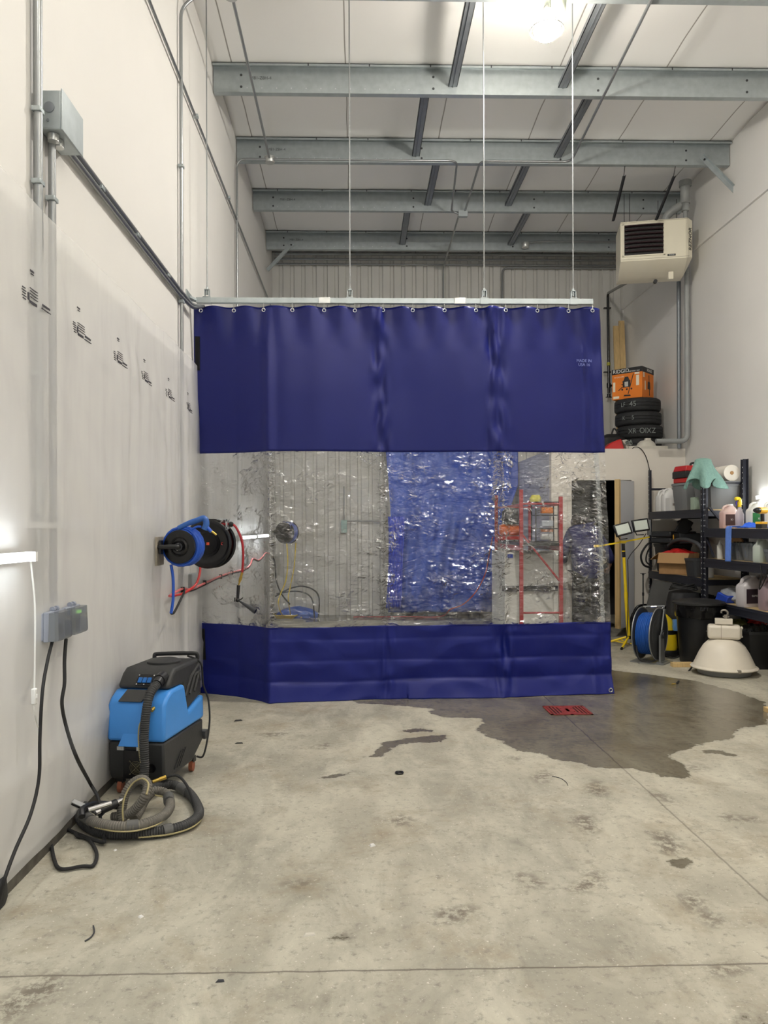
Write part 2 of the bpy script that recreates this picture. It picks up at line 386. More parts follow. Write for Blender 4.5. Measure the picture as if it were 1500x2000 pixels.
def seams():
    nt = cm.node_tree; N = nt.nodes; L = nt.links; b = N['Principled BSDF']
    tc = N.new('ShaderNodeTexCoord'); sep = N.new('ShaderNodeSeparateXYZ'); L.new(tc.outputs['Object'], sep.inputs[0])
    n = N.new('ShaderNodeTexNoise'); n.inputs['Scale'].default_value = 0.8; L.new(tc.outputs['Object'], n.inputs['Vector'])
    prev = None
    for X in (-1.28, -0.13, 0.98, 2.07, 3.17, 4.3):
        a = N.new('ShaderNodeMath'); a.operation = 'SUBTRACT'; L.new(sep.outputs[0], a.inputs[0]); a.inputs[1].default_value = X-0.03
        c = N.new('ShaderNodeMath'); c.operation = 'MULTIPLY_ADD'; L.new(n.outputs['Fac'], c.inputs[0]); c.inputs[1].default_value = -0.06; L.new(a.outputs[0], c.inputs[2])
        d = N.new('ShaderNodeMath'); d.operation = 'ABSOLUTE'; L.new(c.outputs[0], d.inputs[0])
        if prev is None: prev = d.outputs[0]
        else:
            e = N.new('ShaderNodeMath'); e.operation = 'MINIMUM'; L.new(prev, e.inputs[0]); L.new(d.outputs[0], e.inputs[1]); prev = e.outputs[0]
    r = N.new('ShaderNodeMapRange'); r.inputs[1].default_value = 0.003; r.inputs[2].default_value = 0.009; L.new(prev, r.inputs[0])
    x = N.new('ShaderNodeMix'); x.data_type = 'RGBA'; L.new(r.outputs[0], x.inputs[0]); x.inputs[6].default_value = S(150, 146, 140); x.inputs[7].default_value = S(242, 241, 239)
    L.new(x.outputs[2], b.inputs['Base Color'])
seams()
struct('ceiling', mb, cm, solid=0.01)
mb = MB(); mb.bb(XL, XL+0.035, YF, YB-0.04, 0, 0.05); struct('baseboard_left', mb, baseb)
mb = MB(); mb.bb(XR-0.03, XR, YF, YB, 5.245, 5.275); struct('trim_1', mb, wall_m)

# utility room in the back right corner, open roof deck used for storage
BX, BY, BZ = 2.68, 10.66, 2.59
DX0, DX1, DZ = 2.96, 3.80, 2.15
room_m = mat('utility_room_paint', S(222, 216, 205), 0.6, var=0.03, vs=2)
mb = MB()
mb.bb(BX, DX0, BY, BY+0.12, 0, BZ); mb.bb(DX1, XR, BY, BY+0.12, 0, BZ); mb.bb(DX0, DX1, BY, BY+0.12, DZ, BZ)
struct('wall_utility_front', mb, room_m)
mb = MB(); mb.bb(BX, BX+0.1, BY+0.12, YB-0.04, 0, BZ); struct('wall_utility_side', mb, mat('sheeted_wall', S(190, 192, 200), 0.5, var=0.1, vs=3, vstretch=(1, 6, 0.4)))
mb = MB(); mb.bb(BX+0.1, XR, BY+0.12, YB-0.04, BZ-0.12, BZ-0.005); struct('ceiling_utility', mb, room_m)
mb = MB(); mb.bb(DX0+0.0, DX1+0.5, BY+0.5, BY+0.55, 0, BZ-0.13)
dark_m = mat('unlit_room_dark', S(46, 44, 44), 0.7, var=0.2, vs=4)  # gloom of the unlit room, painted into its inner walls
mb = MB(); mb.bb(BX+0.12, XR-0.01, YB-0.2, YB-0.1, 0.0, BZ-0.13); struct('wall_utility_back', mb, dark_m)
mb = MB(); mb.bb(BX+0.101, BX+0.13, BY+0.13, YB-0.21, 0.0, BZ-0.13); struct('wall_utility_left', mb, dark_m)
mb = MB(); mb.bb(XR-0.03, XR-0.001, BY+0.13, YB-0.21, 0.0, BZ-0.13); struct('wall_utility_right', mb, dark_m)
mb = MB()
mb.bb(DX0-0.06, DX0, BY-0.02, BY, 0, DZ+0.06); mb.bb(DX1, DX1+0.07, BY-0.02, BY, 0, DZ+0.06); mb.bb(DX0, DX1, BY-0.02, BY, DZ, DZ+0.06)
struct('trim_2', mb, room_m)
# door leaf standing ajar towards us
hp = Vector((DX1-0.01, BY-0.03, 0)); fp = Vector((3.50, 10.36, 0)); dv = (fp-hp); L_ = dv.length; dn = dv.normalized(); nn = Vector((-dn.y, dn.x, 0))
def leafbox(a, b, z0, z1, t0, t1):
    p = [hp+dn*a+nn*t0, hp+dn*b+nn*t0, hp+dn*b+nn*t1, hp+dn*a+nn*t1]
    return [q+Vector((0, 0, z0)) for q in p]+[q+Vector((0, 0, z1)) for q in p]
door = thing('door_1', '', 'door', tuple(hp)); del door['label']; del door['category']; door['kind'] = 'structure'
mb = MB(); mb.hexa(leafbox(0, L_, 0.12, 2.13, 0.0, 0.045)); wp('door_leaf', mb, mat('grey_door', S(206, 208, 212), 0.5, var=0.04, vs=2), door)
mb = MB(); mb.hexa(leafbox(L_, L_+0.045, 0.12, 2.14, -0.01, 0.055)); wp('door_edge', mb, pine, door)
for z in (0.55, 1.75):
    mb = MB(); mb.cyl(hp+Vector((0.012, -0.012, z)), hp+Vector((0.012, -0.012, z+0.12)), 0.012, n=10); wp('hinge', mb, chrome, door)

# ------------------------------------------------------------------ roof purlins and bridging
ordn = ['first', 'second', 'third', 'fourth', 'fifth', 'sixth']
pur_px_right = {}
for k, y in enumerate(PUR):
    z1 = ZC; z0 = ZC-0.26
    mb = MB(); t = 0.006
    mb.bb(XL+0.01, XR-0.01, y, y+t, z0, z1)                       # web
    mb.bb(XL+0.01, XR-0.01, y, y+0.065, z0-t, z0)                 # bottom flange, away
    mb.bb(XL+0.01, XR-0.01, y+0.059, y+0.065, z0, z0+0.02)
    mb.bb(XL+0.01, XR-0.01, y-0.065, y, z1-t, z1)                 # top flange, towards us
    mb.hexa([(XL+0.01, y-0.065, z1-0.028), (XR-0.01, y-0.065, z1-0.028), (XR-0.01, y-0.06, z1-0.028), (XL+0.01, y-0.06, z1-0.028),
             (XL+0.01, y-0.065, z1), (XR-0.01, y-0.065, z1), (XR-0.01, y-0.06, z1), (XL+0.01, y-0.06, z1)])
    mb.cur = 1
    x = XL+0.35
    while x < XR-0.2:                                             # slots of the lip
        mb.bb(x, x+0.012, y-0.0665, y-0.0655, z1-0.028, z1-0.004); x += 0.62
    for x in (XL+0.29, XL+2.25, XR-2.1, XR-0.55):
        for z in (z0+0.05, z1-0.09): mb.cyl((x, y-0.001, z), (x, y-0.003, z), 0.013, n=10)
    mb.cur = 2
    for i in range(12): mb.cyl((XL+0.35+i*0.15, y-0.001, z0+0.04), (XL+0.35+i*0.15, y-0.002, z0+0.04), 0.006, n=6)
    nm = 'galvanised steel roof purlin, %s of the row counted from the camera end' % ordn[k]
    if k == 1: nm = 'galvanised steel roof purlin running along the top edge of the picture above the lamp'
    if k == 5: nm = 'galvanised steel roof purlin nearest the ribbed back wall'
    o = single('roof_purlin', mb, [galv, mat('slot_dark', S(60, 62, 64), 0.8), dot_m], nm, 'purlin', 'roof purlins')
    if k >= 2:
        L0 = MWD[o.name].translation
        text('stamped_mark', 'M81-Z8H-4', 0.045, mat('stamp_ink', S(90, 94, 96), 0.7), o, Vector((XL+0.49, y-0.002, z0+0.14))-L0, (PI/2, 0, 0), 0.0005)
    if k >= 1:
        mb2 = MB(); mb2.bb(XL+0.015, XL+0.27, y-0.006, y-0.0005, z0-0.005, z1-0.03); build('end_cleat', mb2, galv, o, M=MWD[o.name].inverted())
rows = [(0.97, 0.70), (2.10, 2.43)]
for r, (xa, xb) in enumerate(rows):
    for k in range(len(PUR)-1):
        x = xa if (k % 2 == 1) else xb; y0 = PUR[k]+0.01; y1 = PUR[k+1]-0.004; z = ZC-0.19
        mb = MB(); mb.bb(x-0.045, x+0.045, y0, y1, z, z+0.006); mb.bb(x-0.045, x-0.039, y0, y1, z, z+0.045); mb.bb(x+0.039, x+0.045, y0, y1, z, z+0.045)
        mb.bb(x-0.004, x+0.004, y0, y1, z-0.008, z)
        single('bridging_channel', mb, galv_d, 'grey steel bridging channel, %s row, between the %s and %s roof purlins' % (('left', 'right')[r], ordn[k], ordn[k+1]), 'channel', 'bridging channels between purlins')
def brace(p0, p1, label):
    p0 = Vector(p0); p1 = Vector(p1); d = (p1-p0).normalized(); n = Vector((0, 1, 0)); u = d.cross(n).normalized()
    mb = MB(); q = [p0-u*0.03, p1-u*0.03, p1+u*0.03, p0+u*0.03]; mb.prism(q, n*0.006)
    q = [p0+u*0.024, p1+u*0.024, p1+u*0.03, p0+u*0.03]; mb.prism(q, n*-0.035)
    mb.cur = 1; mb.cyl(p0+d*0.05-n*0.002, p0+d*0.05-n*0.012, 0.012, n=8)
    single('knee_brace', mb, [galv, black], label, 'brace')
brace(W(1370, 306, 9.26), W(1438, 376, 9.26), 'galvanised knee brace from purlin to right wall above the heater')
brace(W(573, 474, 12.19), W(522, 528, 12.19), 'galvanised knee brace from the far purlin to the left wall')

# ------------------------------------------------------------------ conduits
def pipe(name, pts, r, label, cat='conduit', m=None, straps=(), group=None, smooth=False, n=10):
    P = [Vector(p) for p in pts]
    if len(P) > 2 or smooth:                                     # round the corners
        Q = [P[0]]
        for i in range(1, len(P)-1):
            a, b, c = P[i-1], P[i], P[i+1]; ra = min(0.11, (b-a).length*0.45, (c-b).length*0.45)
            s_ = b+(a-b).normalized()*ra; e_ = b+(c-b).normalized()*ra
            for k in range(6):
                t_ = k/5; Q.append((1-t_)**2*s_+2*t_*(1-t_)*b+t_*t_*e_)
        Q.append(P[-1]); P = Q
    mb = MB(); mb.tube(P, r, n)
    o = single(name, mb, m or conduit_m, label, cat, group)
    for c, nrm in straps:
        c = Vector(c); s_ = MB(); s_.box(c, (abs(nrm[0])*0.03+0.012+abs(nrm[1])*0.03+ (0.055 if nrm[0] == 0 else 0), 0.055 if nrm[0] else 0.03, 0.022))
        build('strap', s_, galv, o, M=MWD[o.name].inverted(), bevel=0.003)
    return o
WX = XL+0.03
def PW(px, py, X=WX): return PX(px, py, X)
yA = PX(75, 500, WX).y
pipe('conduit', [(WX, yA, 1.15), (WX, yA, ZC-0.02)], 0.021, 'thick grey conduit standing full height on the left wall, nearest the camera',
     straps=[((WX, yA, PX(75, 217, WX).z), (1, 0)), ((WX, yA, PX(75, 357, WX).z), (1, 0)), ((WX, yA, 2.2), (1, 0))])
yB = PX(102, 500, WX).y
zb = PX(103, 268, WX).z
pipe('conduit', [(WX, yB, 1.15), (WX, yB, zb)], 0.018, 'grey conduit dropping from the square junction box on the left wall',
     straps=[((WX, yB, PX(102, 390, WX).z), (1, 0))])
yc = PX(354, 300, WX).y
pipe('conduit', [(WX, yc, 0.3), (WX, yc, PX(354, 18, WX).z), (WX+0.12, yc+0.05, ZC-0.3)], 0.014, 'tall thin conduit on the left wall beside the curtain edge',
     straps=[((WX, yc, PX(354, 325, WX).z), (1, 0)), ((WX, yc, PX(354, 588, WX).z), (1, 0))])
y4 = 9.20
pipe('conduit', [(WX, y4, 0.4), (WX, y4, 5.90), (W(893, 320, y4).x, y4, 5.90), (W(882, 405, 10.6).x, 10.62, 5.88), (W(898, 417, 10.62).x, 10.62, 5.84)], 0.013,
     'thin conduit climbing the left wall then running along the second visible purlin')
xr = W(1115, 316, y4).x
pipe('conduit', [(W(908, 412, 10.62).x, 10.62, 5.88), (W(938, 322, y4).x, y4, 5.90), (xr, y4, 5.90), (2.46, 6.55, 5.90), (2.46, 6.3, 5.93)], 0.014,
     'bent conduit crossing the purlins to the right of the lamp')
pipe('conduit', [(-1.045, 6.42, 5.92), (-1.06, 9.18, 5.91)], 0.014, 'conduit between two round boxes near the left wall under the ceiling')
pipe('conduit', [(W(898, 422, 10.62).x, 10.66, 5.86), (W(866, 500, 13.1).x, 13.12, 5.95), (W(866, 520, 13.1).x, 13.12, 0.8)], 0.013, 'conduit dropping down the ribbed back wall from the square ceiling box')
pipe('conduit', [(W(1215, 523, 13.1).x, 13.1, W(990, 523, 13.1).z), (W(981, 523, 13.1).x, 13.1, W(990, 523, 13.1).z), (W(981, 523, 13.1).x, 13.1, 0.6)], 0.017, 'conduit with a round elbow running down the back wall behind the curtain')
for i, (py, r, lb) in enumerate(((497, 0.022, 'topmost'), (507, 0.018, 'middle'), (517, 0.014, 'lowest'))):
    z = W(800, py, 13.1).z
    pipe('conduit', [(XL+0.05, 13.1, z), (XR-0.05, 13.1, z)], r, 'horizontal pipe along the top of the ribbed back wall, %s of three' % lb, 'pipe', group='horizontal pipes on the back wall')
pipe('conduit', [(W(1020, 463, 12.2).x, 12.18, 6.02), (W(1040, 460, 12.2).x+0.1, 12.18, 6.05), (XR-0.3, 12.18, 6.05)], 0.013, 'conduit looping along the far purlin toward the heater')
# long straight conduits on the left wall
pipe('conduit', [(WX-0.005, 4.6, 5.18), (WX-0.005, YB-0.1, 5.18)], 0.012, 'thin conduit running high along the left wall to the back wall', straps=[((WX, 6.9, 5.18), (1, 0)), ((WX, 8.6, 5.18), (1, 0))])
for i, (dz, lb) in enumerate(((0.0, 'upper'), (-0.042, 'lower'))):
    pipe('conduit', [(WX, 3.86, 3.43+dz), (WX, 6.25, 3.43+dz), (WX+0.03, 6.6, 3.40+dz*0.5), (-1.36, 6.76, 3.44)], 0.016, 'dark conduit from the junction box to the curtain track, %s of the pair' % lb,
         straps=[((WX, 4.35, 3.41+dz), (1, 0)), ((WX, 5.05, 3.41+dz), (1, 0)), ((WX, 5.85, 3.41+dz), (1, 0))] if i == 0 else (), group='paired conduits on the left wall')
# boxes
a = PX(97, 215, XL+0.005)
jb = thing('junction_box', 'square galvanised junction box high on the left wall', 'junction box', (XL+0.0, 3.72, 3.43))
mb = MB(); mb.bb(0.002, 0.105, -0.13, 0.13, -0.08, 0.10); lp('box', mb, galv, jb, bevel=0.006)
mb = MB(); mb.bb(0.105, 0.112, -0.135, 0.135, -0.085, 0.105); lp('cover', mb, galv, jb, bevel=0.002)
mb = MB(); mb.cyl((0.05, -0.131, 0.02), (0.05, -0.134, 0.02), 0.025, n=16); mb.cyl((0.045, -0.131, -0.04), (0.045, -0.134, -0.04), 0.006); lp('knockout', mb, galv_d, jb)
for yy in (-0.08, -0.02):
    mb = MB(); mb.cyl((0.05, yy, -0.082), (0.05, yy, -0.115), 0.026, n=12); lp('connector', mb, alu, jb)
def roundbox(c, label, r=0.06, h=0.06):
    mb = MB(); mb.lathe([(r*0.9, -h), (r, -h+0.01), (r, 0), (r*1.08, 0.0), (r*1.08, 0.01)], c, n=20)
    single('round_junction_box', mb, alu, label, 'junction box')
roundbox((-1.045, 6.36, 5.93), 'round grey electrical box at the top edge near the left wall')
roundbox((-1.06, 9.23, 5.93), 'round grey electrical box under the second visible purlin at left')
roundbox((W(1026, 487, 12.15).x, 12.15, 6.0), 'round grey box under the far purlin, between looping conduits')
c = W(904, 418, 10.62); mb = MB(); mb.box(c, (0.13, 0.07, 0.09)); single('square_junction_box', mb, galv, 'small square box where three ceiling conduits meet', 'junction box', bevel=0.006)

# ------------------------------------------------------------------ ceiling lamps
bulb_m = mat('glowing_bulb', S(255, 244, 222), 0.4, emit=(1.0, 0.95, 0.88, 1), es=LAMP_E)
bulb_added = mat('glowing_bulb_added', S(255, 244, 222), 0.4, emit=(1.0, 0.95, 0.88, 1), es=LAMP_E*0.17)
bulb_up = mat('glowing_bulb_neck', S(255, 244, 222), 0.4, emit=(1.0, 0.92, 0.78, 1), es=LAMP_E*0.17)
def lamp(x, y, label, bm=None):
    z = 5.60
    t = thing('hanging_lamp', label, 'lamp', (x, y, z), 0.3, 'hanging bulbs under the roof')
    mb = MB(); mb.lathe([(0.1055, -0.012), (0.10, -0.03), (0.075, -0.06), (0.03, -0.075)], n=32); lp('bulb', mb, bm or bulb_m, t)
    mb = MB(); mb.lathe([(0.02, 0.11), (0.05, 0.085), (0.088, 0.05), (0.105, 0.0), (0.1055, -0.0115)], n=32); lp('bulb_neck', mb, bulb_up, t)
    mb = MB(); mb.tube([(0.135*math.cos(a), 0.135*math.sin(a), -0.005) for a in [2*PI*i/28 for i in range(28)]], 0.006, 6, True)
    for k in range(4):
        a = PI/2*k; mb.tube(cr([(0.135*math.cos(a), 0.135*math.sin(a), 0), (0.12*math.cos(a), 0.12*math.sin(a), 0.08), (0.03*math.cos(a), 0.03*math.sin(a), 0.15)], 4), 0.004, 5)
    lp('cage', mb, alu, t)
    mb = MB(); mb.lathe([(0.032, 0.11), (0.034, 0.17), (0.02, 0.19)], n=16); lp('socket', mb, white_p, t)
    mb = MB()
    for k in range(6): mb.tube([(0.014*math.cos(q)*(1 if k % 2 else 0.35), 0.014*math.cos(q)*(0.35 if k % 2 else 1), 0.205+k*0.024+0.018*math.sin(q)) for q in [2*PI*i/10 for i in range(10)]], 0.0035, 5, True)
    lp('chain', mb, alu, t)
    mb = MB(); mb.tube(cr([(0.02, 0, 0.17), (0.06, 0.0, 0.25), (0.05, 0, 0.33)], 6), 0.005, 6); lp('cord', mb, white_p, t)
    return t
lamp(W(1068, 68, 6.30).x, 6.30, 'glowing warm white bulb hanging below the nearest visible purlin')
for i, (x, y) in enumerate(((1.5, 2.2), (1.5, -1.8), (3.7, 1.4), (-0.5, 1.4))):  # unseen bulbs added to raise the overall brightness of the bay
    lamp(x, y, ('added fill bulb hanging over the middle of the bay, out of the frame', 'added fill bulb hanging near the entrance, out of the frame', 'added fill bulb hanging near the right wall, out of the frame', 'added fill bulb hanging near the left wall, out of the frame')[i], bulb_added)
c = W(1090, 6, 6.30)
mb = MB(); mb.lathe([(0.05, -0.075), (0.062, -0.06), (0.068, 0), (0.07, 0.10)], c, n=20); mb.box(c+Vector((-0.1, 0, 0.02)), (0.05, 0.03, 0.1)); single('lamp_outlet_box', mb, mat('pale_green_box', S(188, 196, 184), 0.5), 'pale grey round outlet box above the hanging lamp', 'outlet')
pipe('conduit', [(c.x+0.05, 6.32, 5.915), (2.35, 6.32, 5.915), (2.42, 6.3, 5.99)], 0.016, 'conduit running right along the nearest purlin from the lamp box')

# ------------------------------------------------------------------ curtain
RY = 6.76
RZ = W(700, 588, RY).z
cx0, cx1t, cx1b = -1.45, W(1172, 600, RY).x, W(1198, 1340, 6.85).x
Z_A = W(700, 883, RY).z; Z_B = W(700, 1221, RY).z; Z_T = RZ-0.045
UF = 0.182
def cur_xyz(u, z):
    h = 1-z/Z_T                                   # 0 at the top, 1 at the floor
    x1 = cx1t+(cx1b-cx1t)*(0.25*min(1, h*1.6)+0.75*h)
    x = cx0+(x1-cx0)*u + (0.02*noise.noise(Vector((z*1.6, 0, 3.3))) if u < 0.02 else 0)
    yb = np.interp(u, [0, 0.10, UF, 0.30, 0.45, 0.7, 1.0], [7.02, 6.84, 6.60, 6.65, 6.70, 6.76, 6.86])
    yt = RY + 0.025*math.sin(2*PI*13*u)*max(0, 1-h*9)
    y = yt+(float(yb)-RY)*(h**0.8 if h > 0 else 0)
    y += 0.035*math.sin(u*2*PI*2.3+0.6)*min(1, h*4+0.15)*(0.4+0.6*(1-h))
    y += 0.018*noise.noise(Vector((u*14, z*0.8, 1)))*min(1, h*5)
    y -= 0.05*math.exp(-((u-UF)/0.012)**2)*0.5
    for g, w_, a_ in ((0.452, 0.018, 0.03), (0.733, 0.022, 0.04)):         # gathered folds
        e = math.exp(-((u-g)/w_)**2); y += a_*e*noise.noise(Vector((u*60, z*5, g*9)))*1.6
    if 0.95 < u: y += 0.03*noise.noise(Vector((u*50, z*3, 2)))
    if z < Z_B:                                   # packed creases in the bottom panel
        for zc, aa in ((0.165, 0.03), (0.335, 0.022), (0.53, 0.015)):
            zz = zc*Z_B/0.64 + 0.02*noise.noise(Vector((u*4, zc*7, 0)))
            y += aa*0.75*math.exp(-abs(z-zz)/(0.018 if z < zz else 0.07))*(1 if u > UF*0.98 else 0.35)*(0.55+0.9*abs(noise.noise(Vector((u*7, zc*11, 3)))))
        y -= 0.05*max(0, 1-z/(0.165*Z_B/0.64))**1.2*(1 if u > 0.5 else 0.5)
        y += 0.010*noise.noise(Vector((u*22, z*7, 8)))+0.02*abs(noise.noise(Vector((u*9+z*2.0, z*3.5-u*4, 18))))
    elif z < Z_A: y += 0.004*noise.noise(Vector((u*40, z*12, 4)))
    return Vector((x, y, z))
cur = thing('wash_bay_curtain', 'large vinyl curtain hanging from the track, navy with a clear middle band', 'curtain', (0.4, RY, 0))
navy = mat('navy_vinyl', S(12, 22, 98), 0.40, bump=0.10, bs=7, spec=0.35, vstretch=(1, 1, 0.5))
navyb = mat('navy_vinyl_rough', S(14, 27, 112), 0.44, bump=0.15, bs=6, spec=0.35)
def us(n):
    return [i/n for i in range(n+1)]
def cpanel(z0, z1, nu, nz, wav=(0, 0)):
    mb = MB()
    def f(u, v):
        za = z0+(wav[0]*noise.noise(Vector((u*5, 0, 0)))+wav[0]*0.6*math.sin(u*5.5) if wav[0] else 0)
        zb_ = z1+(wav[1]*noise.noise(Vector((u*5, 3, 0))) if wav[1] else 0)
        z = za+(zb_-za)*v
        if z1 > Z_A+0.1 and v > 0.97: z -= 0.012*(0.5+0.5*math.cos(2*PI*13*u))
        return cur_xyz(u, max(z, 0.004))
    mb.grid(f, nu, nz); return mb
wp('upper_panel', cpanel(Z_A, Z_T, 260, 60), navy, cur, ang=60, solid=0.0015)
wp('lower_panel', cpanel(0.0, Z_B, 300, 60, (0, 0.012)), navyb, cur, ang=60, solid=0.0015)
# clear vinyl: mostly transparent, sharp small reflections
def clear_vinyl():
    m = bpy.data.materials.new('clear_vinyl'); m.use_nodes = True; nt = m.node_tree; N = nt.nodes; L = nt.links; N.remove(N['Principled BSDF'])
    tc = N.new('ShaderNodeTexCoord')
    tr = N.new('ShaderNodeBsdfTransparent'); tr.inputs[0].default_value = (0.975, 0.98, 0.98, 1)
    gl = N.new('ShaderNodeBsdfGlossy'); gl.inputs['Roughness'].default_value = 0.11; gl.inputs[0].default_value = (1, 1, 1, 1)
    fr = N.new('ShaderNodeFresnel'); fr.inputs[0].default_value = 1.5
    df = N.new('ShaderNodeBsdfDiffuse'); df.inputs[0].default_value = (0.8, 0.83, 0.85, 1)
    mp = N.new('ShaderNodeMapping'); mp.inputs['Scale'].default_value = (1.0, 1.0, 1.6); L.new(tc.outputs['Object'], mp.inputs[0])
    n1 = N.new('ShaderNodeTexNoise'); n1.inputs['Scale'].default_value = 13; n1.inputs['Detail'].default_value = 3; n1.inputs['Distortion'].default_value = 1.2; L.new(mp.outputs[0], n1.inputs['Vector'])
    n2 = N.new('ShaderNodeTexNoise'); n2.inputs['Scale'].default_value = 3.5; n2.inputs['Detail'].default_value = 3; L.new(mp.outputs[0], n2.inputs['Vector'])
    wv = N.new('ShaderNodeTexVoronoi'); wv.feature = 'DISTANCE_TO_EDGE'; wv.inputs['Scale'].default_value = 9
    mp2 = N.new('ShaderNodeMapping'); mp2.inputs['Scale'].default_value = (0.45, 0.6, 1.7); L.new(tc.outputs['Object'], mp2.inputs[0])
    mv = N.new('ShaderNodeVectorMath'); mv.operation = 'MULTIPLY_ADD'; L.new(n2.outputs['Color'], mv.inputs[0]); mv.inputs[1].default_value = (0.35, 0.35, 0.35); L.new(mp2.outputs[0], mv.inputs[2])
    L.new(mv.outputs[0], wv.inputs['Vector'])
    cre = N.new('ShaderNodeMapRange'); cre.inputs[1].default_value = 0.0; cre.inputs[2].default_value = 0.16; L.new(wv.outputs['Distance'], cre.inputs[0])
    # crinkle only in patches
    pat = N.new('ShaderNodeMapRange'); pat.inputs[1].default_value = 0.485; pat.inputs[2].default_value = 0.63; L.new(n2.outputs['Fac'], pat.inputs[0])
    h1 = N.new('ShaderNodeMath'); h1.operation = 'MULTIPLY'; L.new(n1.outputs['Fac'], h1.inputs[0])
    at = N.new('ShaderNodeAttribute'); at.attribute_name = 'crinkle'
    ad_ = N.new('ShaderNodeMath'); ad_.operation = 'ADD'; L.new(pat.outputs[0], ad_.inputs[0]); L.new(at.outputs['Fac'], ad_.inputs[1]); L.new(ad_.outputs[0], h1.inputs[1])
    h2 = N.new('ShaderNodeMath'); h2.operation = 'MULTIPLY_ADD'; L.new(cre.outputs[0], h2.inputs[0]); h2.inputs[1].default_value = 0.045; L.new(h1.outputs[0], h2.inputs[2])
    h3 = N.new('ShaderNodeMath'); h3.operation = 'MULTIPLY_ADD'; L.new(n2.outputs['Fac'], h3.inputs[0]); h3.inputs[1].default_value = 0.5; L.new(h2.outputs[0], h3.inputs[2])
    bp = N.new('ShaderNodeBump'); bp.inputs['Strength'].default_value = 1.0; bp.inputs['Distance'].default_value = 0.10; L.new(h3.outputs[0], bp.inputs['Height'])
    L.new(bp.outputs[0], gl.inputs['Normal']); L.new(bp.outputs[0], fr.inputs['Normal'])
    k = N.new('ShaderNodeMath'); k.operation = 'MULTIPLY'; k.inputs[1].default_value = 2.0; k.use_clamp = True; L.new(fr.outputs[0], k.inputs[0])
    m1 = N.new('ShaderNodeMixShader'); m1.inputs[0].default_value = 0.02; L.new(tr.outputs[0], m1.inputs[1]); L.new(df.outputs[0], m1.inputs[2])
    m2 = N.new('ShaderNodeMixShader'); L.new(k.outputs[0], m2.inputs[0]); L.new(m1.outputs[0], m2.inputs[1]); L.new(gl.outputs[0], m2.inputs[2])
    L.new(m2.outputs[0], N['Material Output'].inputs[0]); return m
cpm = cpanel(Z_B-0.01, Z_A+0.01, 300, 90)
cpo = wp('clear_panel', cpm, clear_vinyl(), cur, ang=60)
av = cpo.data.attributes.new('crinkle', 'FLOAT', 'POINT'); vals = []
for j in range(91):
    for i in range(301):
        u = i/300; v = j/90
        c_ = 1.4*math.exp(-((u-UF)/0.006)**2)+1.1*math.exp(-((u-0.452)/0.018)**2)+1.7*math.exp(-((u-0.733)/0.02)**2)*(0.3+0.7*v)+1.2*math.exp(-((u-0.972)/0.012)**2)
        c_ += 1.3*max(0, noise.noise(Vector((u*9, v*3, 1)))-0.22)+0.9*math.exp(-((u-0.88)/0.05)**2)*max(0, v-0.55)*2+0.8*math.exp(-((u-0.52)/0.03)**2)*max(0, v-0.6)*2
        c_ += 0.9*max(0, noise.noise(Vector((u*16, v*7, 5)))-0.12)
        vals.append(c_*1.25)
av.data.foreach_set('value', vals)
seam_m = trans('clear_seam', S(215, 220, 222), 0.75, 0.2)
for u0, u1 in ((0.975, 0.985),):
    mb = MB(); mb.grid(lambda u, v: cur_xyz(u0+(u1-u0)*u, Z_B+(Z_A-Z_B)*v)-Vector((0, 0.004, 0)), 2, 60); wp('seam', mb, seam_m, cur)
vel = mat('black_velcro', S(10, 10, 12), 0.9)
for za, zb_ in ((W(380, 722, 6.8).z, W(380, 657, 6.8).z), (W(380, 1292, 6.9).z, W(380, 1230, 6.9).z)):
    mb = MB(); mb.grid(lambda u, v: cur_xyz(0.003+0.012*u, za+(zb_-za)*v)-Vector((0, 0.006, 0)), 3, 12); wp('hook_and_loop_strip', mb, vel, cur, solid=0.002)
gpx = [391, 456, 515, 571, 633, 693, 748, 806, 868, 929, 987, 1049, 1110, 1156]
for px in gpx:
    X = W(px, 600, RY).x; u = (X-cx0)/(cx1t-cx0); p = cur_xyz(u, Z_T-0.035); y = p.y-0.004
    mb = MB(); mb.tube([(X+0.014*math.cos(a), y, p.z+0.014*math.sin(a)) for a in [2*PI*i/14 for i in range(14)]], 0.006, 6, True)
    g = wp('grommet', mb, chrome, cur)
    mb = MB(); mb.tube([(X, y-0.004, p.z+0.005), (X, y-0.008, p.z+0.03), (X, RY-0.01, RZ-0.022)], 0.0035, 6); sp('hook', mb, alu, cur, g)
p = cur_xyz(0.992, 0.035)
mb = MB(); mb.tube([(p.x+0.016*math.cos(a), p.y-0.006, p.z+0.016*math.sin(a)) for a in [2*PI*i/14 for i in range(14)]], 0.006, 6, True); wp('grommet', mb, chrome, cur)
p = cur_xyz(0.955, W(1150, 708, RY).z)
text('printed_mark', 'MADE IN\nUSA 16', 0.035, mat('pale_ink', S(120, 130, 190), 0.5), cur, MWD[cur.name].inverted() @ (p+Vector((0, -0.02, 0))), (PI/2, 0, 0.1), 0.0004)

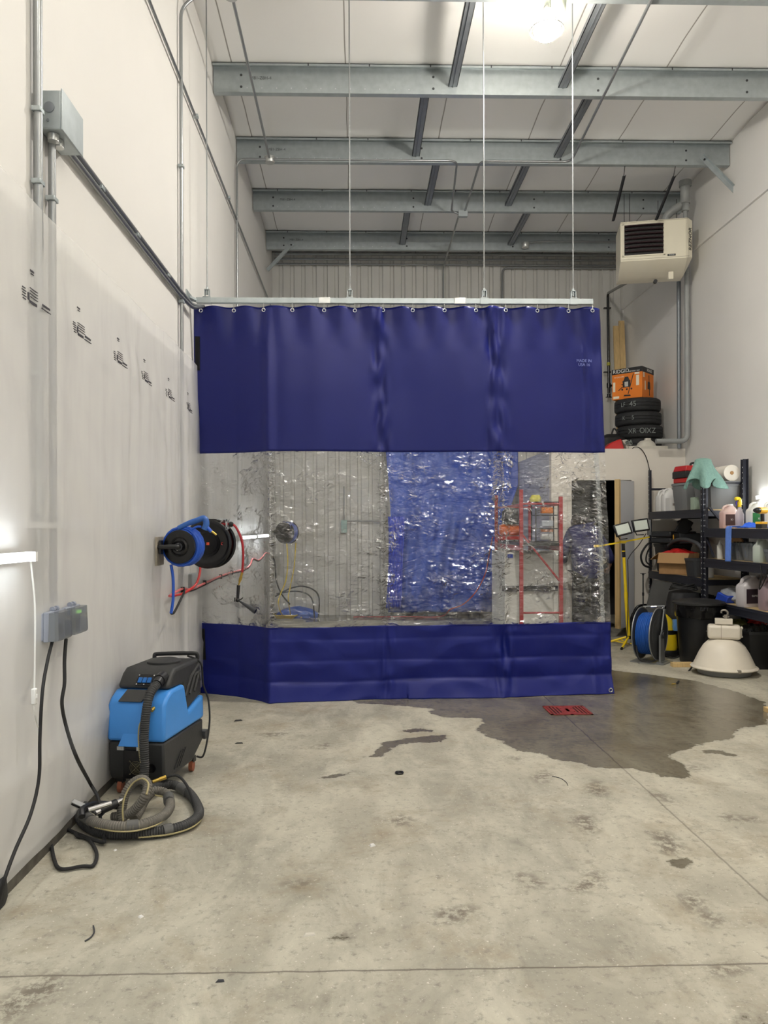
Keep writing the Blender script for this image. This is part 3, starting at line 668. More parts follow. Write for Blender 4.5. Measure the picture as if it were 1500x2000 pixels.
trk = thing('curtain_track', 'galvanised curtain track hung on thin rods above the navy curtain', 'curtain track', (0.4, RY, RZ))
tx1 = W(1157, 590, RY).x
mb = MB()
mb.bb(-1.42, tx1, RY-0.022, RY+0.022, RZ+0.016, RZ+0.021)
for s in (-1, 1):
    mb.bb(-1.42, tx1, RY+s*0.022-0.0015, RY+s*0.022+0.0015, RZ-0.022, RZ+0.021); mb.bb(-1.42, tx1, RY+s*0.013-0.009, RY+s*0.013+0.009, RZ-0.024, RZ-0.021)
wp('rail', mb, galv, trk)
for px in (404, 683, 945, 1119):
    X = W(px, 400, RY).x
    mb = MB(); mb.cyl((X, RY, RZ+0.06), (X, RY, ZC+0.01), 0.0055, n=8); wp('hanger_rod', mb, conduit_m, trk)
    mb = MB(); mb.bb(X-0.035, X+0.035, RY-0.027, RY+0.027, RZ-0.028, RZ-0.024); mb.bb(X-0.035, X+0.035, RY-0.028, RY-0.024, RZ-0.026, RZ+0.025); mb.bb(X-0.035, X+0.035, RY+0.024, RY+0.028, RZ-0.026, RZ+0.025)
    mb.bb(X-0.03, X+0.03, RY-0.028, RY+0.028, RZ+0.022, RZ+0.03); mb.bb(X-0.022, X-0.016, RY-0.02, RY+0.02, RZ+0.03, RZ+0.095); mb.bb(X+0.016, X+0.022, RY-0.02, RY+0.02, RZ+0.03, RZ+0.095); mb.bb(X-0.022, X+0.022, RY-0.02, RY+0.02, RZ+0.09, RZ+0.096)
    mb.cyl((X, RY, RZ+0.05), (X, RY, RZ+0.115), 0.011, n=6)
    wp('bracket', mb, galv, trk)
for px in (634, 898):
    X = W(px, 590, RY).x; mb = MB(); mb.bb(X-0.05, X+0.05, RY-0.028, RY+0.028, RZ-0.028, RZ+0.026); wp('coupling', mb, alu, trk, bevel=0.003)
mb = MB(); mb.tube([(-1.42, RY, RZ), (-1.44, RY-0.03, RZ+0.0), (XL+0.01, RY-0.10, RZ-0.0)], 0.02, 6); mb.bb(XL+0.001, XL+0.012, RY-0.16, RY+0.06, RZ-0.05, RZ+0.05); wp('wall_bracket', mb, galv, trk)

# ------------------------------------------------------------------ plastic sheeting on the left wall
def film_off(y, z):
    o = 0.062
    for yc_ in (yA, yB, yc, y4):                   # drapes softly over the conduits
        o += 0.012*math.exp(-((y-yc_)/0.09)**2)
    o += 0.012*noise.noise(Vector((y*1.1+z*0.9, z*0.9, 0)))
    d = (y*0.7+z*1.0)
    o += 0.010*noise.noise(Vector((d*4.0, (y-z)*0.5, 4)))
    if 1.6 < z < 2.9: o += 0.012*noise.noise(Vector((y*9, z*0.9, 7)))*math.exp(-((y-5.3)/0.9)**2)
    o *= min(1, 0.45+1.2*max(0, (2.94-z)))
    if z < 0.5: o = o*(0.55+0.9*z)+0.012
    return max(o, 0.05 if z > 1.0 else 0.045)
def film_mat():
    m = bpy.data.materials.new('poly_sheeting'); m.use_nodes = True; nt = m.node_tree; N = nt.nodes; L = nt.links
    b = N['Principled BSDF']; b.inputs['Base Color'].default_value = S(240, 240, 238); b.inputs['Roughness'].default_value = 0.22; b.inputs['Specular IOR Level'].default_value = 0.5
    tc = N.new('ShaderNodeTexCoord'); mp = N.new('ShaderNodeMapping'); mp.inputs['Rotation'].default_value = (0.9, 0, 0); mp.inputs['Scale'].default_value = (1, 0.8, 0.3); L.new(tc.outputs['Object'], mp.inputs[0])
    n = N.new('ShaderNodeTexNoise'); n.inputs['Scale'].default_value = 3.0; n.inputs['Detail'].default_value = 3; n.inputs['Distortion'].default_value = 0.3; L.new(mp.outputs[0], n.inputs['Vector'])
    bp = N.new('ShaderNodeBump'); bp.inputs['Strength'].default_value = 0.45; bp.inputs['Distance'].default_value = 0.03; L.new(n.outputs['Fac'], bp.inputs['Height']); L.new(bp.outputs[0], b.inputs['Normal'])
    tr = N.new('ShaderNodeBsdfTransparent'); tl = N.new('ShaderNodeBsdfTranslucent'); tl.inputs[0].default_value = (0.85, 0.85, 0.85, 1)
    mx = N.new('ShaderNodeMixShader'); mx.inputs[0].default_value = 0.5; L.new(b.outputs[0], mx.inputs[1]); L.new(tr.outputs[0], mx.inputs[2])
    L.new(mx.outputs[0], N['Material Output'].inputs[0]); return m
fm = film_mat()
film = thing('plastic_sheeting', 'translucent white plastic sheeting pinned over the lower left wall', 'sheeting', (XL, 4.6, 0.02))
FZT = 2.94
mb = MB(); mb.grid(lambda u, v: (lambda y, z: (XL+film_off(y, z), y, z))(-3.0+(YB-0.08+3.0)*u, 1.50+(FZT+0.02*noise.noise(Vector((u*30, 0, 0)))-1.50)*v), 420, 40); wp('upper_sheet', mb, fm, film, ang=80)
mb = MB(); mb.grid(lambda u, v: (lambda y, z: (XL+film_off(y, z)-0.003, y, z))(-3.0+(YB-0.08+3.0)*u, 0.06+1.47*v), 420, 36); wp('lower_sheet', mb, fm, film, ang=80)
ink = mat('black_print', S(58, 56, 62), 0.6)
for px, py in ((75, 618), (165, 672), (240, 716), (292, 752), (338, 782), (373, 805)):
    q = PX(px, py, XL+0.085); yy, zz = q.y, 2.50
    mb = MB()
    def mk(dy, dz, w_, h_):
        dy *= 0.8; dz *= 0.85; w_ *= 0.75; h_ *= 0.62
        mb.bb(XL+film_off(yy+dy, zz+dz)+0.0015, XL+film_off(yy+dy, zz+dz)+0.004, yy+dy-w_/2, yy+dy+w_/2, zz+dz-h_/2, zz+dz+h_/2)
    mk(-0.0, 0.14, 0.05, 0.012); mk(0.0, 0.125, 0.04, 0.006)
    for k in range(5): mk(-0.10, 0.03-k*0.014, 0.055 if k % 2 else 0.04, 0.006)
    for k in range(4): mk(0.02, 0.045-k*0.015, 0.13, 0.005)
    mk(-0.05, 0.0, 0.02, 0.05); mk(0.0, -0.025, 0.10, 0.02); mk(0.13, -0.01, 0.11, 0.014); mk(0.13, -0.03, 0.13, 0.007)
    wp('printed_mark', mb, ink, film)
# LED tubes
tube_w = mat('led_tube_glow', S(250, 252, 255), 0.4, emit=(0.92, 0.97, 1.0, 1), es=TUBE_E*3)
def led(x, side, y0, y1, z, label):
    t = thing('led_tube_light', label, 'tube light', (x, (y0+y1)/2, z))
    mb = MB(); mb.cyl((x+side*0.025, y0+0.02, z), (x+side*0.025, y1-0.02, z), 0.016, n=14); wp('glowing_tube', mb, tube_w, t)
    mb = MB(); mb.bb(min(x, x+side*0.012), max(x, x+side*0.012), y0, y1, z-0.02, z+0.02)
    for yy in (y0, y1): mb.bb(min(x, x+side*0.045), max(x, x+side*0.045), yy-0.012, yy+0.012, z-0.02, z+0.02)
    wp('batten', mb, white_p, t); return t
q = PX(60, 1087, XL+0.11)
cordt = led(XL+0.09, 1, q.y-1.2, q.y, q.z, 'bright white tube light on the plastic sheeting at the left edge')
led(XL+0.09, 1, 8.9, 10.1, q.z, 'bright tube light on the sheeting beyond the curtain, nearer the big reel')
led(XL+0.09, 1, 10.25, 11.45, q.z, 'bright tube light on the sheeting beyond the curtain, toward the far corner')
q2 = PX(1478, 975, XR-0.03)
led(XR-0.001, -1, q2.y-1.2, q2.y, q2.z+0.02, 'bright white tube light on the right wall behind the shelving')
# switch cord of the left tube
P1 = [PX(60, 1097, XL+0.10), PX(68, 1180, XL+0.10), PX(68, 1290, XL+0.10), PX(67, 1347, XL+0.10)]
mb = MB(); mb.tube(cr(P1, 8), 0.004, 6); wp('lamp_cord', mb, white_p, cordt)
a = PX(66.5, 1360, XL+0.10); mb = MB(); mb.box(a, (0.02, 0.026, 0.068)); pz = wp('inline_switch', mb, white_p, cordt, bevel=0.005)
mb = MB(); mb.box(a+Vector((0.011, 0, 0)), (0.006, 0.01, 0.02)); build('rocker', mb, white_p, pz, M=MWD[cordt.name].inverted(), bevel=0.002)
mb = MB(); mb.tube(cr([PX(66, 1373, XL+0.1), PX(67, 1392, XL+0.1), PX(74, 1420, XL+0.09), PX(80, 1423, XL+0.08)], 8), 0.003, 6); build('tail_wire', mb, white_p, cordt, M=MWD[cordt.name].inverted())

# outlets with weather covers
out_m = mat('outlet_grey', S(150, 156, 170), 0.4); cov = trans('clear_cover', S(150, 155, 160), 0.5, 0.1)
outl = thing('weatherproof_outlet', 'grey double outlet with clear bubble covers on the left wall', 'outlet', (XL+0.05, 3.76, 1.02))
q0 = PX(86, 1225, XL+0.08); q1 = PX(150, 1220, XL+0.08); y0, y1 = q0.y, q1.y; z0, z1 = q0.z-0.065, q0.z+0.06
mb = MB(); mb.bb(XL+0.03, XL+0.075, y0, y1, z0, z1); wp('back_box', mb, out_m, outl, bevel=0.006)
for k, (a_, b_) in enumerate(((y0, (y0+y1)/2-0.01), ((y0+y1)/2+0.01, y1))):
    mb = MB(); mb.rings([( 0.03, (b_-a_)/2, z0, 0, 0), (0.034, (b_-a_)/2, z0+0.01), (0.03, (b_-a_)/2*0.96, z1)], 20, 5, (XL+0.11, (a_+b_)/2, 0)); cvo = wp('bubble_cover', mb, cov, outl)
    mb = MB(); mb.bb(XL+0.075, XL+0.10, a_, b_, z0-0.004, z1+0.004); wp('cover_frame', mb, out_m, outl, bevel=0.004)
    mb = MB()
    for d_ in (-0.02, 0.02): mb.cyl((XL+0.09, (a_+b_)/2+d_-0.008, z1+0.012), (XL+0.09, (a_+b_)/2+d_+0.008, z1+0.012), 0.012, n=12)
    mb.cyl((XL+0.09, (a_+b_)/2-0.03, z1+0.012), (XL+0.09, (a_+b_)/2+0.03, z1+0.012), 0.005, n=8); wp('hinge', mb, out_m, outl)
    mb = MB(); mb.box((XL+0.10, (a_+b_)/2, z0+0.045), (0.04, 0.04, 0.045)); wp('plug', mb, [black, black][k], outl, bevel=0.006)
mb = MB(); mb.box((XL+0.11, y1-0.05, z1-0.028), (0.012, 0.03, 0.014)); wp('indicator_lamp', mb, mat('green_indicator', S(90, 170, 70), 0.4, emit=(0.4, 0.9, 0.2, 1), es=0.8), outl)
# two black cords
P = [PX(103, 1250, XL+0.10), PX(93, 1290, XL+0.11), PX(83, 1350, XL+0.12), PX(78, 1440, XL+0.12), PX(76, 1520, XL+0.12), PX(60, 1590, XL+0.12), PX(30, 1660, XL+0.12), PX(8, 1720, XL+0.13), PF(-12, 1790, 0.01)]
mb = MB(); mb.tube(cr(P, 8), 0.0075, 8); single('extension_cord', mb, blackr, 'black power cord dropping from the outlet to the bottom left corner', 'cord')
a = PF(0, 1760, 0.03); mb = MB(); mb.rings([(0.05, 0.07, 0.0), (0.055, 0.08, 0.02), (0.05, 0.075, 0.10), (0.02, 0.04, 0.12)], 20, 4, (a.x-0.045, a.y, 0)); single('power_adapter', mb, blackr, 'black adapter block on the floor at the left edge', 'adapter')
P = [PX(129, 1248, XL+0.10), PX(126, 1290, XL+0.11), PX(126, 1335, XL+0.12), PX(121, 1375, XL+0.12), PX(131, 1425, XL+0.14), PX(150, 1480, XL+0.22), W(175, 1528, 3.95), W(192, 1560, 3.86), W(196, 1600, 3.80), W(202, 1630, 3.72), PF(200, 1645, 0.02), PF(150, 1628, 0.012), PF(103, 1607, 0.012), PF(83, 1615, 0.012), PF(98, 1640, 0.012), PF(105, 1675, 0.012), PF(118, 1697, 0.012),
     PF(160, 1692, 0.012), PF(182, 1690, 0.012), PF(189, 1668, 0.012), PF(178, 1645, 0.012), PF(165, 1636, 0.012), PF(152, 1634, 0.012), PF(146, 1625, 0.03)]
mb = MB(); mb.tube(cr(P, 8), 0.0085, 8); single('extension_cord', mb, blackr, 'black power cord from the outlet looping over the hose on the floor', 'cord')

# ------------------------------------------------------------------ carpet extractor by the left wall
def yz(poly, x0, x1, taper=None):
    mb = MB(); n = len(poly)
    mb.prism([(x0, y, z) for y, z in poly][::-1], (x1-x0, 0, 0)); return mb
ext = thing('carpet_extractor', 'blue and black wheeled carpet extractor machine beside the sheeted left wall', 'carpet extractor', (-1.20, 4.60, 0), math.radians(-10))
exb = mat('extractor_black', S(44, 45, 46), 0.5, var=0.15, vs=14, bump=0.1, bs=80)
exl = mat('extractor_blue', S(66, 142, 222), 0.42, var=0.05, vs=6)
lp('lower_tank', yz([(-0.26, 0.085), (0.12, 0.085), (0.29, 0.17), (0.29, 0.305), (-0.29, 0.305), (-0.285, 0.14)], -0.165, 0.165), exb, ext, bevel=0.014)
lp('blue_tank', yz([(-0.295, 0.308), (-0.285, 0.51), (-0.255, 0.545), (-0.19, 0.578), (-0.01, 0.578), (0.055, 0.40), (0.29, 0.455), (0.295, 0.308)], -0.17, 0.17), exl, ext, bevel=0.018, seg=3)
lp('top_housing', yz([(-0.20, 0.582), (-0.19, 0.61), (-0.14, 0.665), (-0.10, 0.688), (0.25, 0.688), (0.285, 0.62), (0.29, 0.46), (0.06, 0.405), (-0.005, 0.575)], -0.155, 0.155), exb, ext, bevel=0.02, seg=3)
mb = MB(); mb.lathe([(0.10, 0), (0.10, 0.012), (0.085, 0.02)], (0.0, 0.08, 0.687), n=28); lp('lid', mb, exb, ext)
mb = MB(); mb.tube(cr([(-0.11, 0.20, 0.68), (-0.115, 0.20, 0.705), (-0.09, 0.21, 0.715), (0.10, 0.26, 0.715), (0.135, 0.27, 0.705), (0.135, 0.27, 0.66)], 6), 0.013, 8); lp('handle', mb, black, ext)
for k in range(3):                                                  # side ribs of the housing
    mb = MB(); mb.tube([(0.156, 0.02+0.07*k, 0.50+0.0*k), (0.157, 0.11+0.06*k, 0.60), (0.155, 0.25, 0.66-0.055*k)], 0.012, 6); lp('side_rib', mb, exb, ext)
mb = MB(); mb.prism([(-0.105, -0.278, 0.525), (0.03, -0.278, 0.525), (0.06, -0.205, 0.578), (-0.085, -0.205, 0.578)], (0, -0.012, 0.006)); lp('sight_window', mb, mat('smoked_window', S(52, 52, 52), 0.3), ext)
# switch panel on the sloping front of the housing
def hs(x, t, off=0.0):                                              # point on the slope, t up the slope
    a = Vector((x, -0.19, 0.61)); b_ = Vector((x, -0.14, 0.665)); n = Vector((0, -0.74, 0.67)); return a+(b_-a)*t+n*off
sw = thing  # noqa
mb = MB(); mb.prism([hs(-0.045, -0.15, 0.001), hs(0.055, -0.15, 0.001), hs(0.055, 0.8, 0.001), hs(-0.045, 0.8, 0.001)], Vector((0, -0.8, 0.6))*0.005)
panel = lp('switch_panel', mb, blackg, ext)
for k in range(3):
    x = -0.025+k*0.028; mb = MB(); mb.prism([hs(x-0.011, 0.05, 0.006), hs(x+0.011, 0.05, 0.006), hs(x+0.011, 0.5, 0.006), hs(x-0.011, 0.5, 0.006)], Vector((0, -0.8, 0.6))*0.006)
    build('rocker_switch', mb, mat('blue_switch', S(20, 96, 170), 0.3), panel)
for x, t_ in ((-0.04, 0.72), (0.05, 0.72), (-0.04, -0.08), (0.05, -0.08), (0.005, -0.08)):
    mb = MB(); p_ = hs(x, t_, 0.005); mb.cyl(p_, p_+Vector((0, -0.8, 0.6))*0.003, 0.004, n=8); build('screw', mb, chrome, panel)
mb = MB(); mb.hexa([(-0.095, -0.32, 0.285), (0.045, -0.32, 0.285), (0.045, -0.28, 0.285), (-0.095, -0.28, 0.285), (-0.075, -0.292, 0.355), (0.035, -0.292, 0.355), (0.035, -0.28, 0.355), (-0.075, -0.28, 0.355)])
lp('latch_plate', mb, exl, ext, bevel=0.006)
for x in (-0.085, 0.03):
    mb = MB(); mb.bb(x-0.02, x+0.02, -0.305, -0.285, 0.262, 0.282); mb.cyl((x+0.006, -0.306, 0.272), (x+0.006, -0.311, 0.272), 0.005, n=8); lp('latch', mb, alu, ext)
mb = MB(); mb.bb(-0.075, 0.05, -0.296, -0.284, 0.10, 0.262); lp('access_panel', mb, blackg, ext, bevel=0.004)
mb = MB(); c = Vector((0.005, -0.300, 0.165))
for r in (0.012, 0.020, 0.028, 0.036): mb.tube([c+Vector((r*math.cos(a), 0, r*math.sin(a))) for a in [2*PI*i/20 for i in range(20)]], 0.0014, 4, True)
for sx in (-1, 1):
    mb.tube([c+Vector((-0.036*sx, 0, -0.036)), c+Vector((0.036*sx, 0, 0.036))], 0.0016, 4)
    for sz in (-1, 1): mb.cyl(c+Vector((0.036*sx, 0.002, 0.036*sz)), c+Vector((0.036*sx, -0.003, 0.036*sz)), 0.004, n=8)
lp('fan_grille', mb, mat('dull_wire', S(120, 114, 92), 0.4, 0.6), ext)
mb = MB(); mb.cyl((0.095, -0.294, 0.165), (0.095, -0.30, 0.165), 0.024, n=20); lp('drain_port', mb, blackg, ext)
for k in range(3):
    mb = MB(); mb.hexa([(0.163, -0.16+k*0.035, 0.12), (0.172, -0.16+k*0.035, 0.12), (0.172, -0.145+k*0.035, 0.12), (0.163, -0.145+k*0.035, 0.12), (0.163, -0.06+k*0.03, 0.20), (0.172, -0.06+k*0.03, 0.20), (0.172, -0.045+k*0.03, 0.20), (0.163, -0.045+k*0.03, 0.20)]); lp('side_vent', mb, black, ext)
mb = MB(); mb.cyl((0.10, -0.15, 0.645), (0.10, -0.205, 0.635), 0.036, 0.034, n=20); mb.cyl((0.10, -0.20, 0.636), (0.10, -0.235, 0.62), 0.03, n=20); lp('vacuum_port', mb, black, ext)
mb = MB(); mb.cyl((0.115, -0.235, 0.515), (0.105, -0.275, 0.50), 0.008, n=10); mb.cyl((0.105, -0.275, 0.50), (0.098, -0.30, 0.488), 0.011, n=10); mb.cyl((0.09, -0.31, 0.48), (0.08, -0.32, 0.47), 0.007, n=8); lp('brass_fitting', mb, brass, ext)
cast = mat('orange_wheel', S(150, 84, 58), 0.6, var=0.2, vs=20)
for x, y in ((-0.12, -0.23), (0.115, -0.23), (0.13, 0.19), (-0.13, 0.19)):
    mb = MB(); mb.bb(x-0.02, x+0.02, y-0.02, y+0.02, 0.06, 0.095); cs = lp('caster', mb, black, ext)
    mb = MB(); mb.lathe([(0.02, -0.014), (0.036, -0.012), (0.037, 0.012), (0.02, 0.014)], (x, y, 0.037), (1, 0.15, 0), n=22); build('wheel', mb, cast, cs)
mb = MB(); mb.bb(0.13, 0.185, 0.27, 0.33, 0.20, 0.225); mb.lathe([(0.022, -0.012), (0.026, 0), (0.022, 0.012)], (0.165, 0.315, 0.19), (1, 0, 0), n=16); lp('rear_bracket', mb, dgrey, ext)
mb = MB(); mb.tube(cr([(0.08, 0.25, 0.70), (0.17, 0.24, 0.66), (0.175, 0.27, 0.52), (0.20, 0.29, 0.42), (0.22, 0.26, 0.30), (0.225, 0.20, 0.18), (0.21, 0.17, 0.10), (0.172, 0.165, 0.10)], 8), 0.006, 7); lp('cable', mb, blackr, ext)

hg = mat('vacuum_hose', S(58, 58, 58), 0.6, var=0.3, vs=9); hgd = mat('hose_cuff', S(92, 92, 90), 0.75, var=0.2, vs=10)
def ribbed(name, pts, r, m, parent, t, n=12, pitch=0.012, k=8):
    P = cr(pts, k); D = [0]
    for a, b_ in zip(P, P[1:]): D.append(D[-1]+(b_-a).length)
    N_ = max(4, int(D[-1]/pitch*3)); Q = []; R = []; j = 0
    for i in range(N_+1):
        s_ = D[-1]*i/N_
        while j < len(D)-2 and D[j+1] < s_: j += 1
        Q.append(P[j].lerp(P[j+1], (s_-D[j])/max(1e-9, D[j+1]-D[j]))); R.append(r*(1.0 if i % 3 else 0.86))
    mb = MB(); mb.tube(Q, R, n); return mb
# vacuum hose from the port to the coil, and the coil in front of the machine
EM = MWD[ext.name]
vh = thing('vacuum_hose', 'dusty ribbed vacuum hose coiled on the floor in front of the blue machine', 'hose', tuple(PF(270, 1590)))
w0 = [EM @ Vector(p) for p in ((0.10, -0.235, 0.622), (0.090, -0.30, 0.58), (0.085, -0.335, 0.50), (0.078, -0.35, 0.36), (0.085, -0.36, 0.2), (0.095, -0.37, 0.09))]
outer = w0+[PF(322, 1532, 0.05), PF(345, 1535, 0.035), PF(372, 1552, 0.03), PF(389, 1586, 0.03), PF(370, 1608, 0.03), PF(325, 1622, 0.03), PF(265, 1628, 0.03), PF(205, 1627, 0.03), PF(168, 1612, 0.03), PF(155, 1592, 0.045), PF(168, 1574, 0.06)]
wp('main_hose', ribbed('h', outer, 0.026, hg, None, None), hg, vh)
inner = [PF(160, 1590, 0.085), PF(185, 1606, 0.085), PF(225, 1614, 0.083), PF(270, 1612, 0.08), PF(312, 1598, 0.075), PF(332, 1576, 0.07), PF(326, 1552, 0.075), PF(302, 1545, 0.09), PF(285, 1560, 0.07), PF(272, 1585, 0.045), PF(262, 1600, 0.035)]
wp('inner_hose', ribbed('h', inner, 0.025, hg, None, None), mat('vacuum_hose_dusty', S(110, 106, 98), 0.7, var=0.2, vs=9), vh)
arch = [PF(239, 1604, 0.04), PF(238, 1580, 0.09), PF(244, 1553, 0.15), PF(258, 1531, 0.20), PF(276, 1522, 0.225), PF(288, 1532, 0.21), PF(284, 1553, 0.17), PF(268, 1576, 0.11), PF(250, 1590, 0.07), PF(220, 1596, 0.05)]
wp('arched_hose', ribbed('h', arch, 0.024, hg, None, None), mat('vacuum_hose_dusty', S(110, 106, 98), 0.7), vh)
def cuff(a, b_, r=0.029):
    mb = MB(); mb.cyl(a, b_, r, n=16); wp('cuff', mb, hgd, vh)
cuff(PF(247, 1614, 0.082), PF(270, 1612, 0.08)+Vector((0.0, 0, 0)), 0.028); cuff(PF(162, 1592, 0.085), PF(178, 1603, 0.085), 0.028); cuff(PF(318, 1623, 0.031), PF(335, 1619, 0.031)); cuff(PF(352, 1538, 0.035), PF(366, 1547, 0.033))
cuff(PF(330, 1566, 0.073), PF(329, 1556, 0.075), 0.028)
mb = MB(); mb.tube([p+Vector((0.012, -0.026, 0.012)) for p in cr(arch[:7], 6)], 0.005, 6); mb.tube([p+Vector((0.01, -0.03, -0.012)) for p in cr(inner[1:8], 6)], 0.004, 6)
mb.tube(cr([EM @ Vector((0.08, -0.33, 0.47)), EM @ Vector((0.05, -0.345, 0.42)), EM @ Vector((0.045, -0.35, 0.33)), EM @ Vector((0.07, -0.375, 0.22))], 8), 0.0045, 6)
mb.tube([p+Vector((0.02, -0.024, -0.01)) for p in cr(outer[8:13], 6)], 0.004, 6)
wp('solution_line', mb, mat('dirty_clear_tube', S(168, 156, 112), 0.45), vh)
mb = MB(); a = PF(298, 1527, 0.20); mb.cyl(a, a+Vector((0.055, 0.03, 0.012)), 0.009, n=10); mb.cyl(a+Vector((0.03, 0.016, 0.006)), a+Vector((0.06, 0.033, 0.013)), 0.0115, n=6); wp('brass_coupling', mb, brass, vh)
mb = MB(); mb.tube(cr([a+Vector((0.055, 0.03, 0.012)), a+Vector((0.12, 0.03, 0.02)), a+Vector((0.18, 0.0, -0.03)), a+Vector((0.22, -0.03, -0.12))], 6), 0.007, 8); wp('black_line', mb, blackr, vh)
wand = thing('cleaning_wand', 'chrome and black hand wand of the extractor lying inside the hose coil by the wall', 'cleaning wand', tuple(PF(200, 1590)))
a = PF(186, 1588, 0.11); b_ = PF(232, 1566, 0.13)
mb = MB(); mb.cyl(a, a.lerp(b_, 0.3), 0.014, n=12); mb.cyl(a.lerp(b_, 0.85), a.lerp(b_, 1.3), 0.013, n=12); wp('chrome_tube', mb, chrome, wand)
mb = MB(); mb.cyl(a.lerp(b_, 0.22), a.lerp(b_, 0.9), 0.021, n=14); wp('grip', mb, black, wand)
mb = MB(); a2 = PF(172, 1582, 0.16); mb.cyl(a2+Vector((0, 0, 0)), a2+Vector((0.09, 0.06, 0.01)), 0.012, n=10); wp('upper_tube', mb, chrome, wand)
mb = MB(); p0 = PF(157, 1569, 0.15)
def slotbox(w_, t0, y0_, y1_):
    d = Vector((0.92, -0.05, -0.40)).normalized(); u_ = Vector((0.35, -0.2, 0.9)).normalized(); n_ = d.cross(u_).normalized(); n_ = n_ if n_.y < 0 else -n_
    return [p0+d*a*w_+n_*b_+u_*c_*t0 for b_, c_s in ((y0_, 1), (y1_, 1)) for a, c_ in ((-1, -1), (1, -1), (1, 1), (-1, 1))]
mb.hexa(slotbox(0.036, 0.009, 0.0, 0.03)); nz_ = wp('slot_nozzle', mb, alu, wand)
mb = MB(); mb.hexa(slotbox(0.032, 0.005, 0.0295, 0.0315)); sp('slot', mb, blackg, wand, nz_)
mb = MB(); mb.hexa([p0+Vector(v) for v in ((0.0, -0.0, -0.02), (0.06, -0.0, -0.045), (0.10, 0.0, -0.07), (0.05, 0.03, -0.06), (0.0, -0.0, -0.0), (0.06, -0.0, -0.02), (0.12, 0.0, -0.05), (0.05, 0.03, -0.02))]); wp('nozzle_neck', mb, dgrey, wand)
mb = MB(); p0 = PF(139, 1588, 0.05); mb.cyl(p0, p0+Vector((0.075, 0.03, 0.01)), 0.02, n=14); mb.cyl(p0+Vector((0.075, 0.03, 0.01)), p0+Vector((0.11, 0.045, 0.015)), 0.011, n=10); wp('filter_can', mb, mat('dull_aluminium', S(190, 186, 176), 0.5, 0.4, var=0.3, vs=40), wand)
mb = MB(); mb.tube(cr([PF(160, 1595, 0.12), PF(162, 1580, 0.14), PF(190, 1570, 0.13), PF(230, 1575, 0.10)], 6), 0.016, 8); wp('hose_stub', mb, black, wand)

# ------------------------------------------------------------------ hose reels on the left wall
def coilmb(c, ax, r0, w, turns, rr, seed=1, layers=2):
    c = Vector(c); d = Vector(ax).normalized(); a = d.orthogonal().normalized(); b2 = d.cross(a); mb = MB()
    for L_ in range(layers):
        pts = []
        for i in range(turns*20+1):
            t_ = 2*PI*i/20; u = (i/(turns*20)-0.5)*w*(1 if L_ % 2 == 0 else -1)
            r = r0+L_*rr*1.6+0.006*noise.noise(Vector((i*0.15, seed, L_)))
            pts.append(c+d*(u+0.01*noise.noise(Vector((i*0.08, 5+seed, L_))))+(a*math.cos(t_)+b2*math.sin(t_))*r)
        mb.tube(pts, rr, 6)
    return mb
rc = W(350, 1068, 5.40)
reel = thing('air_hose_reel', 'small black wall reel wound with bright blue hose and a blue spray gun', 'hose reel', (XL+0.06, 5.45, rc.z), 0)
ax = Vector((0.18, 1, 0)).normalized()
mb = MB()
for s, r in ((0, 0.118), (0.15, 0.122)):
    mb.lathe([(0.0, 0), (0.05, -0.012 if s == 0 else 0), (0.06, 0.0), (r-0.012, 0.0), (r, 0.004), (r, 0.01), (r-0.012, 0.012), (0.04, 0.012)], rc+ax*s, ax, 40)
mb.cyl(rc, rc+ax*0.15, 0.07, n=24); wp('drum', mb, blackg, reel, ang=50)
wp('blue_hose', coilmb(rc+ax*0.08, ax, 0.098, 0.115, 8, 0.0105, 1, 3), blue_p, reel)
mb = MB(); y_ = rc.y-0.045; mb.tube(cr([(XL+0.085, y_+0.02, rc.z-0.0), (XL+0.12, y_, rc.z), (rc.x-0.02, y_, rc.z+0.003), (rc.x, y_+0.01, rc.z), (rc.x, rc.y, rc.z)], 6), 0.016, 10); wp('support_arm', mb, black, reel)
mb = MB(); mb.lathe([(0.028, -0.018), (0.028, -0.008), (0.012, -0.004)], rc, ax, 20)
hb = wp('hub', mb, dgrey, reel)
for a in (0.3, 1.6, 3.0, 4.4, 5.4):
    mb = MB(); p = rc-ax*0.014+Vector((0.024*math.cos(a), 0, 0.024*math.sin(a))); mb.sph(p, 0.005, 8); sp('bolt', mb, chrome, reel, hb)
mb = MB(); mb.bb(XL+0.066, XL+0.078, rc.y-0.05, rc.y+0.14, rc.z-0.13, rc.z+0.07); wp('wall_plate', mb, mat('plywood_dirty', S(150, 142, 128), 0.7, var=0.5, vs=9), reel)
mb = MB(); mb.bb(XL+0.085, XL+0.10, rc.y-0.03, rc.y+0.05, rc.z-0.05, rc.z+0.045); wp('mount_bracket', mb, black, reel)
